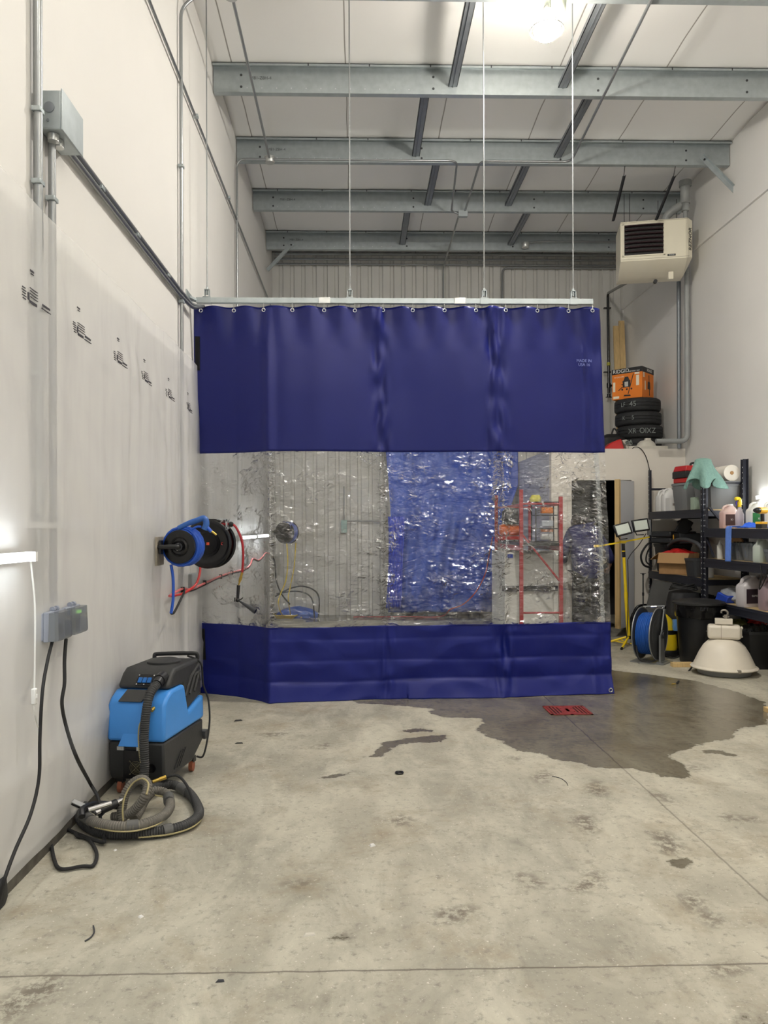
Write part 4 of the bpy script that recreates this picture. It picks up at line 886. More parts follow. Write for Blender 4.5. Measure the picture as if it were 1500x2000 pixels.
# blue spray gun lying on top
g0 = rc+Vector((0.02, 0.02, 0.14))
mb = MB(); mb.tube(cr([g0+Vector((-0.03, 0, -0.01)), g0+Vector((0.03, 0, 0.02)), g0+Vector((0.10, 0, 0.045)), g0+Vector((0.15, 0, 0.06)), g0+Vector((0.165, 0, 0.02)), g0+Vector((0.15, 0, -0.02))], 6), [0.018]*8+[0.02]*12+[0.022]*11, 10)
gun = wp('spray_gun', mb, mat('gun_blue', S(46, 94, 170), 0.4), reel)
mb = MB(); mb.tube(cr([g0+Vector((0.06, 0, -0.02)), g0+Vector((0.10, 0, 0.0)), g0+Vector((0.13, 0, 0.0))], 5), 0.008, 8); mb.cyl(g0+Vector((0.165, 0, -0.0)), g0+Vector((0.20, 0, -0.035)), 0.015, 0.012, n=10); sp('trigger', mb, blue_p, reel, gun)
mb = MB(); mb.cyl(g0+Vector((0.20, 0, -0.03)), g0+Vector((0.235, 0, -0.058)), 0.007, n=8); sp('nozzle', mb, brass, reel, gun)
# blue hose end hanging
mb = MB(); mb.tube(cr([W(334, 1103, 5.46), W(338, 1130, 5.45), W(338, 1170, 5.44), W(334, 1198, 5.43)], 8), 0.0105, 8); wp('hanging_hose', mb, blue_p, reel)
mb = MB(); mb.tube(cr([W(334, 1198, 5.43), W(340, 1196, 5.46), W(352, 1173, 5.6), W(360, 1156, 5.75)], 8), 0.0085, 8); wp('black_hose', mb, blackr, reel)

rc2 = W(405, 1062, 6.05)
big = thing('air_hose_reel', 'large glossy black reel disc with a dark red air hose behind the small blue reel', 'hose reel', (XL+0.06, 6.1, rc2.z))
ax2 = Vector((0.16, 1, 0)).normalized()
mb = MB()
for s in (0, 0.11):
    mb.lathe([(0.0, -0.002), (0.08, -0.004), (0.085, 0.006), (0.14, 0.008), (0.15, 0.0), (0.188, 0.0), (0.196, 0.006), (0.19, 0.012), (0.05, 0.016)], rc2+ax2*s, ax2, 48)
mb.cyl(rc2, rc2+ax2*0.11, 0.1, n=24); wp('drum', mb, blackg, big, ang=50)
wp('red_hose', coilmb(rc2+ax2*0.06, ax2, 0.14, 0.085, 5, 0.009, 3, 2), redh, big)
mb = MB(); q = rc2+Vector((0.12, -0.004, 0.0)); mb.cyl(q, q+Vector((0, -0.004, 0)), 0.019, n=20); d1 = wp('round_sticker', mb, white_p, big)
mb = MB(); mb.tube([q+Vector((0.009*math.cos(a), -0.006, 0.009*math.sin(a))) for a in [0.5+4.6*i/12 for i in range(13)]], 0.003, 5); sp('sticker_mark', mb, red_p, big, d1)
mb = MB(); q = rc2+Vector((0.005, -0.006, 0.0)); mb.box(q, (0.022, 0.004, 0.022)); wp('square_sticker', mb, mat('orange_sticker', S(200, 80, 50), 0.5), big)
mb = MB(); mb.bb(XL+0.066, rc2.x, rc2.y+0.14, rc2.y+0.155, rc2.z-0.04, rc2.z+0.04); mb.bb(XL+0.064, XL+0.08, rc2.y+0.02, rc2.y+0.2, rc2.z-0.1, rc2.z+0.1); mb.bb(rc2.x-0.03, rc2.x+0.03, rc2.y+0.11, rc2.y+0.155, rc2.z-0.04, rc2.z+0.04); wp('mount_bracket', mb, black, big)
ro = W(446, 1024, 6.05)
mb = MB(); mb.box(ro+Vector((-0.01, 0.0, 0.0)), (0.012, 0.06, 0.085)); mb.box(ro+Vector((-0.04, 0.0, 0.04)), (0.09, 0.05, 0.008)); mb.cyl(ro+Vector((-0.005, -0.03, 0.03)), ro+Vector((-0.005, 0.03, 0.03)), 0.009, n=10); mb.cyl(ro+Vector((-0.005, -0.03, -0.03)), ro+Vector((-0.005, 0.03, -0.03)), 0.009, n=10)
mb.tube([ro+Vector((-0.03, 0.02, 0.03)), rc2+Vector((0.10, 0.04, 0.16)), rc2+Vector((0.0, 0.1, 0.05))], 0.012, 6); wp('roller_guide', mb, alu, big)
mb = MB(); mb.sph(ro+Vector((0.02, 0, 0.0)), 0.022, 14); wp('hose_stop', mb, blackr, big)
hp_ = [rc2+Vector((-0.03, 0.06, 0.16)), ro+Vector((-0.03, 0, 0.0)), ro+Vector((0.02, 0, 0)), W(461, 1030, 6.05), W(472, 1055, 6.05), W(475, 1085, 6.05), W(473, 1118, 6.05)]
mb = MB(); mb.tube(cr(hp_, 8), 0.0095, 8); wp('hose_drop', mb, redh, big)
e = W(473, 1118, 6.05); e2 = W(466, 1143, 6.05)
mb = MB(); mb.cyl(e, e.lerp(e2, 0.75), 0.010, n=10); mb.cyl(e.lerp(e2, 0.3), e.lerp(e2, 0.6), 0.013, n=6); mb.cyl(e.lerp(e2, 0.75), e2, 0.006, n=8); wp('brass_coupler', mb, brass, big)
f = W(464, 1172, 6.05)
mb = MB(); mb.cyl(e2, f, 0.014, 0.011, n=10); mb.sph(f, 0.018, 10); mb.tube([f+Vector((-0.02, 0, 0.02)), f+Vector((-0.025, 0, -0.01)), f], 0.005, 6); mb.tube([f+Vector((0.0, 0, -0.01)), f+Vector((0.035, 0, 0.012)), f+Vector((0.04, 0, 0.02))], 0.005, 6); air = wp('blow_gun', mb, black, big)
f2 = W(499, 1194, 6.0); mb = MB(); mb.cyl(f+Vector((0.01, 0, -0.005)), f2, 0.006, 0.022, n=16); mb.cur = 1; mb.cyl(f2+Vector((-0.0006, 0, 0)), f2+(f2-f).normalized()*0.002, 0.018, n=16); sp('cone_nozzle', mb, [dgrey, blackg], big, air)
mb = MB(); mb.tube(cr([W(392, 1092, 6.1), W(390, 1120, 6.05), W(382, 1142, 6.0), W(362, 1157, 5.85), W(343, 1163, 5.7), PX(333, 1164, XL+0.09)], 8), 0.0095, 8); wp('feed_hose', mb, mat('bright_red_hose', S(190, 48, 50), 0.4), big)
# pink hose run stapled along the wall
HX = XL+0.095
pts = [PX(x, y, HX) for x, y in ((331, 1164), (356, 1150), (372, 1151), (398, 1140), (426, 1127), (452, 1118), (476, 1112), (488, 1104), (494, 1091), (505, 1094), (514, 1086), (519, 1080), (526, 1081))]
wl = single('wall_hose', (lambda m_: (m_.tube(cr(pts, 6), 0.010, 8), m_)[1])(MB()), mat('faded_red_hose', S(214, 112, 112), 0.5), 'faded red hose stapled in waves along the sheeted left wall', 'hose')
mb = MB(); mb.tube([p+Vector((0.0, 0, -0.016)) for p in cr(pts[1:11], 6)], 0.006, 6); build('black_cable', mb, blackr, wl, M=MWD[wl.name].inverted())
for x, y in ((400, 1138), (431, 1126), (453, 1118), (357, 1152)):
    mb = MB(); mb.box(PX(x, y, HX+0.0), (0.03, 0.02, 0.045)); build('clip', mb, black, wl, M=MWD[wl.name].inverted(), bevel=0.003)
for x, y, lb in ((371, 1135, 'grey wall outlet box under the sheeting below the blue reel'), (477, 1094, 'grey wall outlet box under the sheeting beyond the curtain')):
    mb = MB(); p = PX(x, y, XL+0.07); mb.box(p, (0.08, 0.18 if x < 400 else 0.2, 0.13)); single('wall_outlet_box', mb, mat('grey_box', S(140, 144, 146), 0.5), lb, 'outlet', bevel=0.008)

# ------------------------------------------------------------------ heater
hz = thing('unit_heater', 'cream hanging gas unit heater with dark louvres near the right wall', 'heater', (3.87, 9.98, 5.0), math.radians(-12))
mb = MB(); mb.prism([(-0.42, y, z) for y, z in ((0, 0), (0, 0.52), (0.5, 0.52), (0.5, -0.15), (0.28, -0.15))][::-1], (0.84, 0, 0))
mb.add([(0.42, 0, 0), (0.49, 0.07, 0.02), (0.49, 0.5, 0.0), (0.42, 0.5, -0.15), (0.42, 0, 0.52), (0.49, 0.07, 0.50), (0.49, 0.5, 0.52), (0.42, 0.5, 0.52), (0.42, 0.28, -0.15)], [(0, 1, 5, 4), (1, 2, 6, 5), (4, 5, 6, 7), (0, 8, 1), (1, 8, 3, 2)])
lp('cabinet', mb, cream, hz, bevel=0.004)
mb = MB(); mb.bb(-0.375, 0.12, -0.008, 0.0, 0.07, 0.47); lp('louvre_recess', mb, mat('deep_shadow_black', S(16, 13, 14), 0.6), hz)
sl = mat('louvre_bronze', S(58, 42, 46), 0.3, 0.5)
for k in range(7):
    z = 0.10+k*0.056
    mb = MB(); mb.grid(lambda u, v: (-0.37+0.485*u, -0.012-0.03*math.sin(PI*v)*1.0, z+0.032*v+0.004*math.sin(PI*u)), 16, 5); lp('louvre', mb, sl, hz, solid=0.002)
mb = MB()
for a in ((-0.40, 0.14, -0.014, -0.001, 0.468, 0.485), (-0.40, 0.14, -0.014, -0.001, 0.055, 0.072), (-0.40, -0.373, -0.014, -0.001, 0.055, 0.485), (0.118, 0.14, -0.014, -0.001, 0.055, 0.485)): mb.bb(*a)
lp('louvre_frame', mb, cream, hz)
mb = MB(); mb.bb(-0.42, 0.42, -0.004, 0, 0.505, 0.508); mb.bb(-0.42, 0.44, -0.003, 0, 0.018, 0.021); mb.bb(0.40, 0.403, -0.003, 0, 0.0, 0.52); lp('panel_seam', mb, mat('seam_shadow', S(150, 142, 122), 0.6), hz)
mb = MB(); mb.bb(0.17, 0.27, -0.006, 0, 0.035, 0.058); lb_ = lp('rating_label', mb, black, hz)
text('label_text', 'REZNOR', 0.018, white_p, lb_, (0.22, -0.0075, 0.047), (PI/2, 0, 0), 0.0005)
text('logo', 'REZNOR', 0.08, blackg, hz, (0.459, 0.031, 0.25), Matrix(((0, -1, 0), (0.0, 0.0, -1), (1, 0, 0))).to_euler() if False else (Matrix.Rotation(math.radians(45), 3, 'Z') @ Matrix.Rotation(PI/2, 3, 'X') @ Matrix.Rotation(PI/2, 3, 'Z')).to_euler(), 0.001, sx=0.95)
mb = MB(); mb.bb(0.20, 0.26, 0.1, 0.16, -0.235, -0.14); lp('drain_box', mb, cream, hz)
mb = MB(); mb.cyl((0.07, 0.3, -0.19), (0.07, 0.36, -0.19), 0.025, n=10); lp('knob', mb, black, hz)
mb = MB()
for x in (-0.36, -0.29): mb.cyl((x, 0.1, 0.52), (x, 0.1, 0.93), 0.004, n=6)
for x in (0.12, 0.36): mb.cyl((x, 0.4, 0.52), (x, 0.4, 0.93), 0.004, n=6)
lp('hanger_wire', mb, black, hz)
mb = MB(); mb.cyl((0.44, 0.25, 0.50), (0.44, 0.25, 0.72), 0.028, n=16); mb.cyl((0.44, 0.25, 0.70), (0.44, 0.25, 0.80), 0.05, n=16); mb.cyl((0.44, 0.25, 0.80), (0.44, 0.25, 1.05), 0.062, n=16); mb.cyl((0.44, 0.25, 1.03), (0.44, 0.25, 1.10), 0.08, n=16); lp('vent_stack', mb, pvc, hz)
mb = MB(); mb.tube(cr([(0.22, 0.4, 0.5), (0.22, 0.4, 0.68), (0.30, 0.36, 0.76), (0.42, 0.27, 0.80)], 6), 0.055, 12); mb.cyl((0.05, 0.42, 0.5), (0.05, 0.42, 0.66), 0.075, n=16); lp('flue_elbow', mb, pvc, hz)
for x0, y0_, e, lb in ((1221, 334, (1197, 432), 'black slotted angle strap hanging from the purlin, left of the heater top'), (1320, 335, (1281, 430), 'black slotted angle strap hanging from the purlin above the heater')):
    a = W(x0, y0_, 9.36); b_ = W(e[0], e[1], 9.86)
    mb = MB(); d = (b_-a).normalized(); u = d.cross(Vector((0, 1, 0))).normalized(); mb.prism([a+d*0.06-u*0.016, b_-u*0.016, b_+u*0.016, a+d*0.06+u*0.016], (0, 0.004, 0)); mb.prism([a+d*0.06+u*0.012, b_+u*0.012, b_+u*0.016, a+d*0.06+u*0.016], (0, -0.03, 0)); mb.cyl(a+Vector((0, 0, 0.09)), a+d*0.08, 0.005, n=6)
    single('hanger_strap', mb, black, lb, 'strap', 'slotted hanger straps')
# pipes on the right side
q = W(1326, 560, 10.9); z0_ = BZ+0.09
px_ = XR-0.10
yy = PX(1326, 700, px_).y; yy2 = PX(1334, 700, px_+0.02).y
pipe('vent_pipe', [(px_, yy, 4.92), (px_, yy, 3.3), (px_+0.01, yy+0.02, BZ+0.0)], 0.028, 'thinner galvanised pipe running down the right wall under the heater', 'pipe', m=galv_d)
pipe('vent_pipe', [(px_+0.035, yy2-0.1, 5.05), (px_+0.035, yy2-0.1, BZ+0.08), (px_-0.40, yy2-0.1, BZ+0.08)], 0.035, 'grey plastic drain pipe down the right wall, bending along the storage deck', 'pipe', m=pvc, n=14)
g = [W(1224, 552, 10.62), W(1187, 573, 13.0), W(1189, 768, 13.0)]
gp = pipe('gas_pipe', g, 0.022, 'black gas pipe with a yellow tag on the ribbed back wall', 'pipe', m=blackg)
L0i = MWD[gp.name].inverted()
for py in (602, 727): mb = MB(); mb.box(W(1186, py, 13.03), (0.12, 0.05, 0.02)); build('clamp', mb, black, gp, M=L0i)
mb = MB(); mb.cyl(W(1188.5, 708, 13.0), W(1188.5, 714, 13.0), 0.03, n=12); build('yellow_tag', mb, mat('dull_yellow', S(170, 168, 60), 0.5), gp, M=L0i)
mb = MB(); a = W(1189, 753, 13.0); mb.cyl(a+Vector((0, 0, 0.04)), a-Vector((0, 0, 0.04)), 0.035, n=12); mb.cyl(a, a+Vector((0.13, 0, 0)), 0.02, n=10); mb.cyl(a-Vector((0, 0, 0.14)), a-Vector((0, 0, 0.2)), 0.03, n=12); mb.box(a+Vector((0.0, 0, -0.2)), (0.1, 0.03, 0.012)); build('valve', mb, blackg, gp, M=L0i)

# ------------------------------------------------------------------ on the storage deck
tyre_m = mat('tyre_rubber', S(34, 35, 37), 0.75, var=0.3, vs=16, bump=0.3, bs=50)
chalk = mat('chalk', S(130, 136, 134), 0.9)
tc_ = Vector((4.16, 11.36, 0))
tl = ['bottom tyre of the stack on the storage deck', 'tyre second from the bottom of the stack on the deck', 'tyre second from the top, with a chalked 5', 'top tyre of the stack, chalked 45, under the orange box']
for k in range(4):
    z = BZ+0.002+0.198*k; off = (0.02*(k % 2), 0.0)
    t = thing('car_tyre', tl[k], 'tyre', (tc_.x-0.03*(k == 3)+off[0], tc_.y, z), 0.4*k, 'stacked tyres on the deck')
    mb = MB(); n = 56; prof = []
    prof = [(0.20, 0.02), (0.23, 0.004), (0.29, 0.0), (0.318, 0.018), (0.328, 0.035), (0.33, 0.07), (0.322, 0.075), (0.33, 0.08), (0.33, 0.115), (0.322, 0.12), (0.33, 0.125), (0.328, 0.165), (0.318, 0.18), (0.29, 0.196), (0.23, 0.192), (0.20, 0.176), (0.19, 0.17), (0.21, 0.1), (0.19, 0.026)]
    mb.lathe(prof, (0, 0, 0), (0, 0, 1), n); mb.f = mb.f[:-2]; mb.mi = mb.mi[:-2]
    a = len(prof)
    mb.add([], [])
    lp('tyre', mb, tyre_m, t)
    s_ = {3: [('45', -0.06, 0.11), ('LF', -0.24, 0.09)], 2: [('5', -0.07, 0.09), ('K', -0.24, 0.08)], 1: [('XR', -0.10, 0.10), ('OIXZ', 0.12, 0.11)], 0: []}[k]
    for st, dx, sz in s_:
        ang = math.atan2(dx, 0.33)-0.36
        vx, vy = math.sin(ang)*0.334, -math.cos(ang)*0.334
        o = text('chalk_mark', st, sz, chalk, t, Matrix.Rotation(-0.4*k, 4, 'Z') @ Vector((vx, vy, 0.098)), (PI/2, 0, ang-0.4*k), 0.0006, sx=0.9)
bx = thing('vacuum_carton', 'orange shop vacuum carton sitting on top of the tyre stack', 'box', (4.09, 11.38, BZ+0.795), math.radians(-43))
w_, d_, h_ = 0.46, 0.42, 0.45
mb = MB(); mb.bb(-w_/2, w_/2, -d_/2, d_/2, 0, h_); lp('carton', mb, orange, bx, bevel=0.004)
mb = MB(); mb.bb(-w_/2-0.002, w_/2+0.002, -d_/2-0.002, d_/2+0.002, h_-0.075, h_+0.002); lp('black_band', mb, black, bx)
text('logo', 'RIDGID', 0.075, white_p, bx, (-w_/2+0.14, -d_/2-0.004, h_-0.037), (PI/2, 0, 0), 0.0005)
text('logo', 'RIDGID', 0.055, white_p, bx, (w_/2+0.004, 0.05, h_-0.037), (PI/2, 0, PI/2), 0.0005)
text('product_text', 'WET/DRY VAC', 0.026, white_p, bx, (w_/2-0.12, -d_/2-0.004, h_-0.055), (PI/2, 0, 0), 0.0005)
text('product_text', '16 GALLON', 0.03, mat('label_pale', S(230, 222, 200), 0.6), bx, (-w_/2+0.11, -d_/2-0.004, h_-0.12), (PI/2, 0, 0), 0.0005)
lblm = mat('label_pale', S(230, 222, 200), 0.6); inkb = mat('illustration_ink', S(40, 38, 40), 0.6)
mb = MB()
for a in ((0.14, 0.185, 0.18, 0.33), (-0.215, -0.18, 0.12, 0.26), (-0.21, -0.12, 0.015, 0.05), (0.12, 0.19, 0.345, 0.37)): mb.bb(a[0], a[1], -d_/2-0.003, -d_/2-0.001, a[2], a[3])
for a in ((-0.17, -0.13, 0.30, 0.37), (-0.12, -0.09, 0.12, 0.25)): mb.bb(w_/2+0.001, w_/2+0.003, a[0], a[1], a[2], a[3])
lp('printed_panels', mb, lblm, bx)
mb = MB(); y_ = -d_/2-0.003                                             # the vacuum drawn on the carton
def fr(p): return [(x, y_, z) for x, z in p]
mb.prism(fr([(-0.06, 0.17), (0.05, 0.17), (0.055, 0.27), (-0.065, 0.27)]), (0, -0.001, 0)); mb.prism(fr([(-0.05, 0.27), (0.04, 0.27), (0.02, 0.325), (-0.03, 0.325)]), (0, -0.001, 0))
mb.tube(fr([(-0.13, 0.13), (-0.08, 0.17), (-0.03, 0.19), (-0.08, 0.22)]), 0.006, 4); mb.tube(fr([(0.10, 0.36), (0.02, 0.07)]), 0.006, 4); mb.prism(fr([(-0.05, 0.04), (0.06, 0.035), (0.05, 0.055), (-0.04, 0.06)]), (0, -0.001, 0))
for x in (-0.07, 0.0, 0.07): mb.cyl((x, y_, 0.14), (x, y_-0.002, 0.14), 0.014, n=10)
x_ = w_/2+0.002
def fs_(p): return [(x_, y, z) for y, z in p]
mb.prism(fs_([(-0.02, 0.14), (0.08, 0.14), (0.07, 0.25), (-0.01, 0.25)]), (0.001, 0, 0)); mb.tube(fs_([(0.03, 0.35), (0.05, 0.05)]), 0.006, 4)
lp('vacuum_picture', mb, inkb, bx)
mb = MB(); mb.bb(-0.035, 0.02, -d_/2-0.0045, -d_/2-0.0035, 0.18, 0.25); lp('picture_highlight', mb, mat('picture_grey', S(190, 186, 180), 0.6), bx)
for i, (x, top, lb) in enumerate(((1228, 636, 'shorter pine board leaning in the back right corner'), (1237, 626, 'taller pine board leaning in the back right corner'))):
    p = Vector(((4.375, 4.47)[i], 12.98, W(x, top, 12.95).z)); mb = MB(); b0 = Vector((p.x-0.05, 12.62, BZ)); mb.hexa([b0+Vector(v) for v in ((-0.045, -0.02, 0), (0.045, -0.02, 0), (0.045, 0.02, 0), (-0.045, 0.02, 0))]+[p+Vector(v) for v in ((-0.045, -0.02, 0), (0.045, -0.02, 0), (0.045, 0.02, 0), (-0.045, 0.02, 0))])
    single('pine_board', mb, pine, lb, 'board', 'pine boards in the corner')
# loose things along the deck edge
e0 = BZ-0.003
mb = MB(); c = W(1194, 868, 10.85); mb.hexa([(c.x-0.14, 10.75, e0), (c.x+0.16, 10.75, e0), (c.x+0.15, 11.0, e0), (c.x-0.12, 11.0, e0), (c.x-0.03, 10.78, e0+0.1), (c.x+0.12, 10.78, e0+0.16), (c.x+0.12, 10.98, e0+0.16), (c.x-0.02, 10.98, e0+0.10)])
single('red_jerry_can', mb, red_p, 'red plastic container on the deck edge beside the curtain', 'container', bevel=0.015)
mb = MB(); mb.rings([(0.22, 0.14, 0), (0.24, 0.15, 0.06), (0.2, 0.13, 0.22), (0.08, 0.06, 0.28)], 22, 3, (W(1203, 860, 11.25).x-0.05, 11.3, e0)); mb.tube(cr([(3.72, 11.25, e0+0.25), (3.76, 11.25, e0+0.36), (3.82, 11.25, e0+0.3)], 6), 0.012, 6)
single('black_bag', mb, blackr, 'soft black bag behind the red container on the deck', 'bag')
wx = W(1262, 862, 10.95).x
wd = thing('white_fixture_part', 'white moulded lamp cover lying on the deck in front of the tyres', 'lamp cover', (wx, 10.95, e0))
offw = mat('aged_white_plastic', S(204, 200, 188), 0.5, var=0.08, vs=12)
mb = MB(); mb.rings([(0.27, 0.10, 0), (0.29, 0.12, 0.02), (0.29, 0.12, 0.06)], 24, 6); lp('tray', mb, offw, wd)
mb = MB(); mb.rings([(0.14, 0.10, 0.06), (0.12, 0.09, 0.11), (0.08, 0.06, 0.145), (0.05, 0.04, 0.15)], 20, 2.5); mb.rings([(0.045, 0.04, 0.148), (0.04, 0.035, 0.18)], 14, 4, (0.02, 0, 0)); lp('dome', mb, offw, wd)
mb = MB(); mb.hexa([Vector(v) for v in ((-0.30, -0.05, 0.02), (-0.2, -0.06, 0.02), (-0.2, 0.06, 0.02), (-0.30, 0.06, 0.02), (-0.36, -0.05, 0.15), (-0.30, -0.06, 0.16), (-0.30, 0.06, 0.16), (-0.36, 0.06, 0.15))]); lp('flap', mb, offw, wd, bevel=0.01)
mb = MB(); rnd = random.Random(3)
c = W(1228, 866, 10.86)
mb.tube(cr([c+Vector((rnd.uniform(-.05, .05), rnd.uniform(-.03, .03), rnd.uniform(-.03, .05))) for _ in range(26)], 4), 0.004, 5)
mb.v = [Vector((v.x, v.y, max(v.z, e0+0.003))) for v in mb.v]
single('tangled_wire', mb, mat('pale_wire', S(140, 150, 145), 0.5), 'small tangle of pale wire on the deck edge', 'wire')
mb = MB(); mb.tube(cr([(c.x+0.05, 10.9, e0+0.01), W(1240, 873, 10.68), W(1252, 877, 10.645), W(1262, 893, 10.64), W(1268, 915, 10.63), W(1271, 935, 10.62), W(1272, 990, 10.60)], 8), 0.006, 6); single('black_cable', mb, blackr, 'thin black cable hanging from the deck down behind the shelf post', 'cable')

# ------------------------------------------------------------------ shelving units
AX0, AX1, AY0, AY1 = 4.00, 4.50, 8.87, 10.54
BX0, BX1, BY0, BY1 = 4.00, 4.50, 6.30, 8.82
TOP = 2.28
def post(mb, x, y, sx, sy, h):
    """L shaped slotted upright, corner outward"""
    mb.cur = 0
    a, b_ = sorted((x, x+sx*0.045)); c, d = sorted((y, y+sy*0.003)); mb.bb(a, b_, c, d, 0, h)
    a, b_ = sorted((x, x+sx*0.003)); c, d = sorted((y, y+sy*0.045)); mb.bb(a, b_, c, d, 0, h)
    mb.cur = 1
    z = 0.08
    while z < h-0.03:
        xx = x+sx*0.022; mb.cyl((xx, y-sy*0.0005, z), (xx, y-sy*0.0012, z), 0.008, n=6)
        yy_ = y+sy*0.022; mb.cyl((x-sx*0.0005, yy_, z), (x-sx*0.0012, yy_, z), 0.008, n=6)
        z += 0.055 if False else 0.062
    mb.cur = 0
def shelving(label, x0, x1, y0, y1, h, shelves, gapshelves=()):
    t = thing('shelving_unit', label, 'shelving unit', ((x0+x1)/2, (y0+y1)/2, 0), group='black slotted steel shelving')
    for x, sx in ((x0, 1), (x1, -1)):
        for y, sy in ((y0, 1), (y1, -1)):
            mb = MB(); post(mb, x, y, sx, sy, h); wp('post', mb, [shelf_m, dot_m], t)
    for z, full in shelves:
        if full:
            mb = MB(); mb.bb(x0+0.006, x1-0.006, y0+0.006, y1-0.006, z-0.014, z); wp('shelf_board', mb, wood_m, t)
            for x, s in ((x0, 1), (x1, -1)):
                mb = MB(); a, b_ = sorted((x-s*0.004, x+s*0.02)); mb.bb(a, b_, y0+0.004, y1-0.004, z-0.10, z+0.001); a, b_ = sorted((x-s*0.010, x+s*0.02)); mb.bb(a, b_, y0+0.004, y1-0.004, z-0.10, z-0.088); mb.bb(a, b_, y0+0.004, y1-0.004, z-0.03, z-0.018); wp('long_beam', mb, shelf_m, t)
            for y, s in ((y0, 1), (y1, -1)):
                mb = MB(); a, b_ = sorted((y-s*0.003, y+s*0.012)); mb.bb(x0+0.02, x1-0.02, a, b_, z-0.08, z-0.015); wp('end_beam', mb, shelf_m, t)
        else:
            mb = MB(); mb.bb(x1-0.24, x1-0.006, y0+0.006, y1-0.006, z-0.014, z); wp('shelf_board', mb, greyp, t)
            mb = MB(); mb.bb(x0+0.02, x1-0.02, y1-0.012, y1, z-0.03, z); mb.bb(x1-0.012, x1, y0, y1, z-0.05, z-0.015); mb.bb(x1-0.25, x1-0.02, y0, y0+0.012, z-0.035, z-0.015); wp('end_beam', mb, shelf_m, t)
    return t
SA = shelving('black steel shelving unit beside the utility room door holding totes and a carton', AX0, AX1, AY0, AY1, TOP, [(0.89, 1), (1.70, 1), (2.03, 0), (0.30, 1)])
SB = shelving('black steel shelving unit at the right edge holding jugs and a drill', BX0, BX1, BY0, BY1, TOP, [(1.475, 1), (1.13, 1), (0.65, 1)])
for x in (AX0+0.02,):
    mb = MB(); mb.tube([(x+0.03, BY1-0.02, 1.72), (x+0.16, BY1-0.14, 1.50)], 0.016, 4); wp('corner_brace', mb, shelf_m, SB)
mb = MB(); mb.tube([(BX0+0.02, BY1-0.03, 1.36), (BX0+0.03, BY1-0.18, 1.15)], 0.014, 4); wp('corner_brace', mb, shelf_m, SB)

# ---- builders of shelf goods
def jug(label, x, y, z, rz, h, w, d, col, liq=None, lev=0.5, cap=None, lab=None, labtxt=None, group=None, t_=0.45):
    t = thing('jug', label, 'jug', (x, y, z), rz, group)
    jm = trans('jug_%d_%d_%d_%d' % (col[0], col[1], col[2], int(t_*100)), S(*col), t_, 0.25)
    mb = MB(); mb.rings([(w/2*0.93, d/2*0.93, 0.0), (w/2, d/2, 0.02*h/0.3), (w/2, d/2, h*0.62), (w/2*0.95, d/2*0.93, h*0.69), (w/2*0.6, d/2*0.72, h*0.84, w*0.08, 0), (w/2*0.30, d/2*0.42, h*0.92, w*0.14, 0), (w/2*0.26, d/2*0.36, h*0.95, w*0.14, 0)], 24, 5)
    lp('body', mb, jm, t)
    mb = MB(); mb.tube(cr([(w*0.10, 0, h*0.90), (-w*0.10, 0, h*0.94), (-w*0.33, 0, h*0.86), (-w*0.40, 0, h*0.66)], 5), w*0.085, 8); lp('handle', mb, jm, t)
    if liq:
        mb = MB(); q = 0.95; mb.rings([(w/2*0.88, d/2*0.88, 0.006), (w/2*q, d/2*q, 0.025*h/0.3), (w/2*q, d/2*q, h*lev*0.66)], 24, 5); lp('liquid', mb, mat('liquid_%d_%d_%d' % liq, S(*liq), 0.25), t)
    mb = MB(); mb.cyl((w*0.14, 0, h*0.945), (w*0.14, 0, h), w*0.15, n=16); lp('cap', mb, mat('cap_%d_%d_%d' % (cap or (235, 235, 232)), S(*(cap or (235, 235, 232))), 0.4), t)
    if lab:
        mb = MB(); mb.bb(-w*0.40, w*0.40, -d/2-0.0015, -d/2+0.004, h*0.12, h*0.58); l_ = lp('label', mb, mat('label_%d_%d_%d' % lab, S(*lab), 0.5), t)
        if labtxt: text('label_text', labtxt, h*0.09, white_p, l_, (0, -d/2-0.0025, h*0.36), (PI/2, 0, 0), 0.0004)
    return t
def tote(label, x, y, z, w, d, h, m, rz=0, name='storage_tote', cat='tote', lid=None, ribs=True):
    t = thing(name, label, cat, (x, y, z), rz)
    mb = MB(); th = 0.006
    mb.rings([(w/2*0.80, d/2*0.80, 0), (w/2*0.82, d/2*0.82, 0.01), (w/2*0.96, d/2*0.96, h-0.03), (w/2*0.96, d/2*0.96, h-0.03), (w/2, d/2, h-0.028), (w/2, d/2, h), (w/2-0.012, d/2-0.012, h), (w/2*0.93, d/2*0.93, h-0.04), (w/2*0.78, d/2*0.78, 0.012)], 28, 7); lp('bin', mb, m, t)
    if lid is not None:
        mb = MB(); mb.rings([(w/2+0.006, d/2+0.006, h-0.008), (w/2+0.006, d/2+0.006, h+0.012), (w/2-0.02, d/2-0.02, h+0.02)], 28, 7); lp('lid', mb, lid, t)
    return t
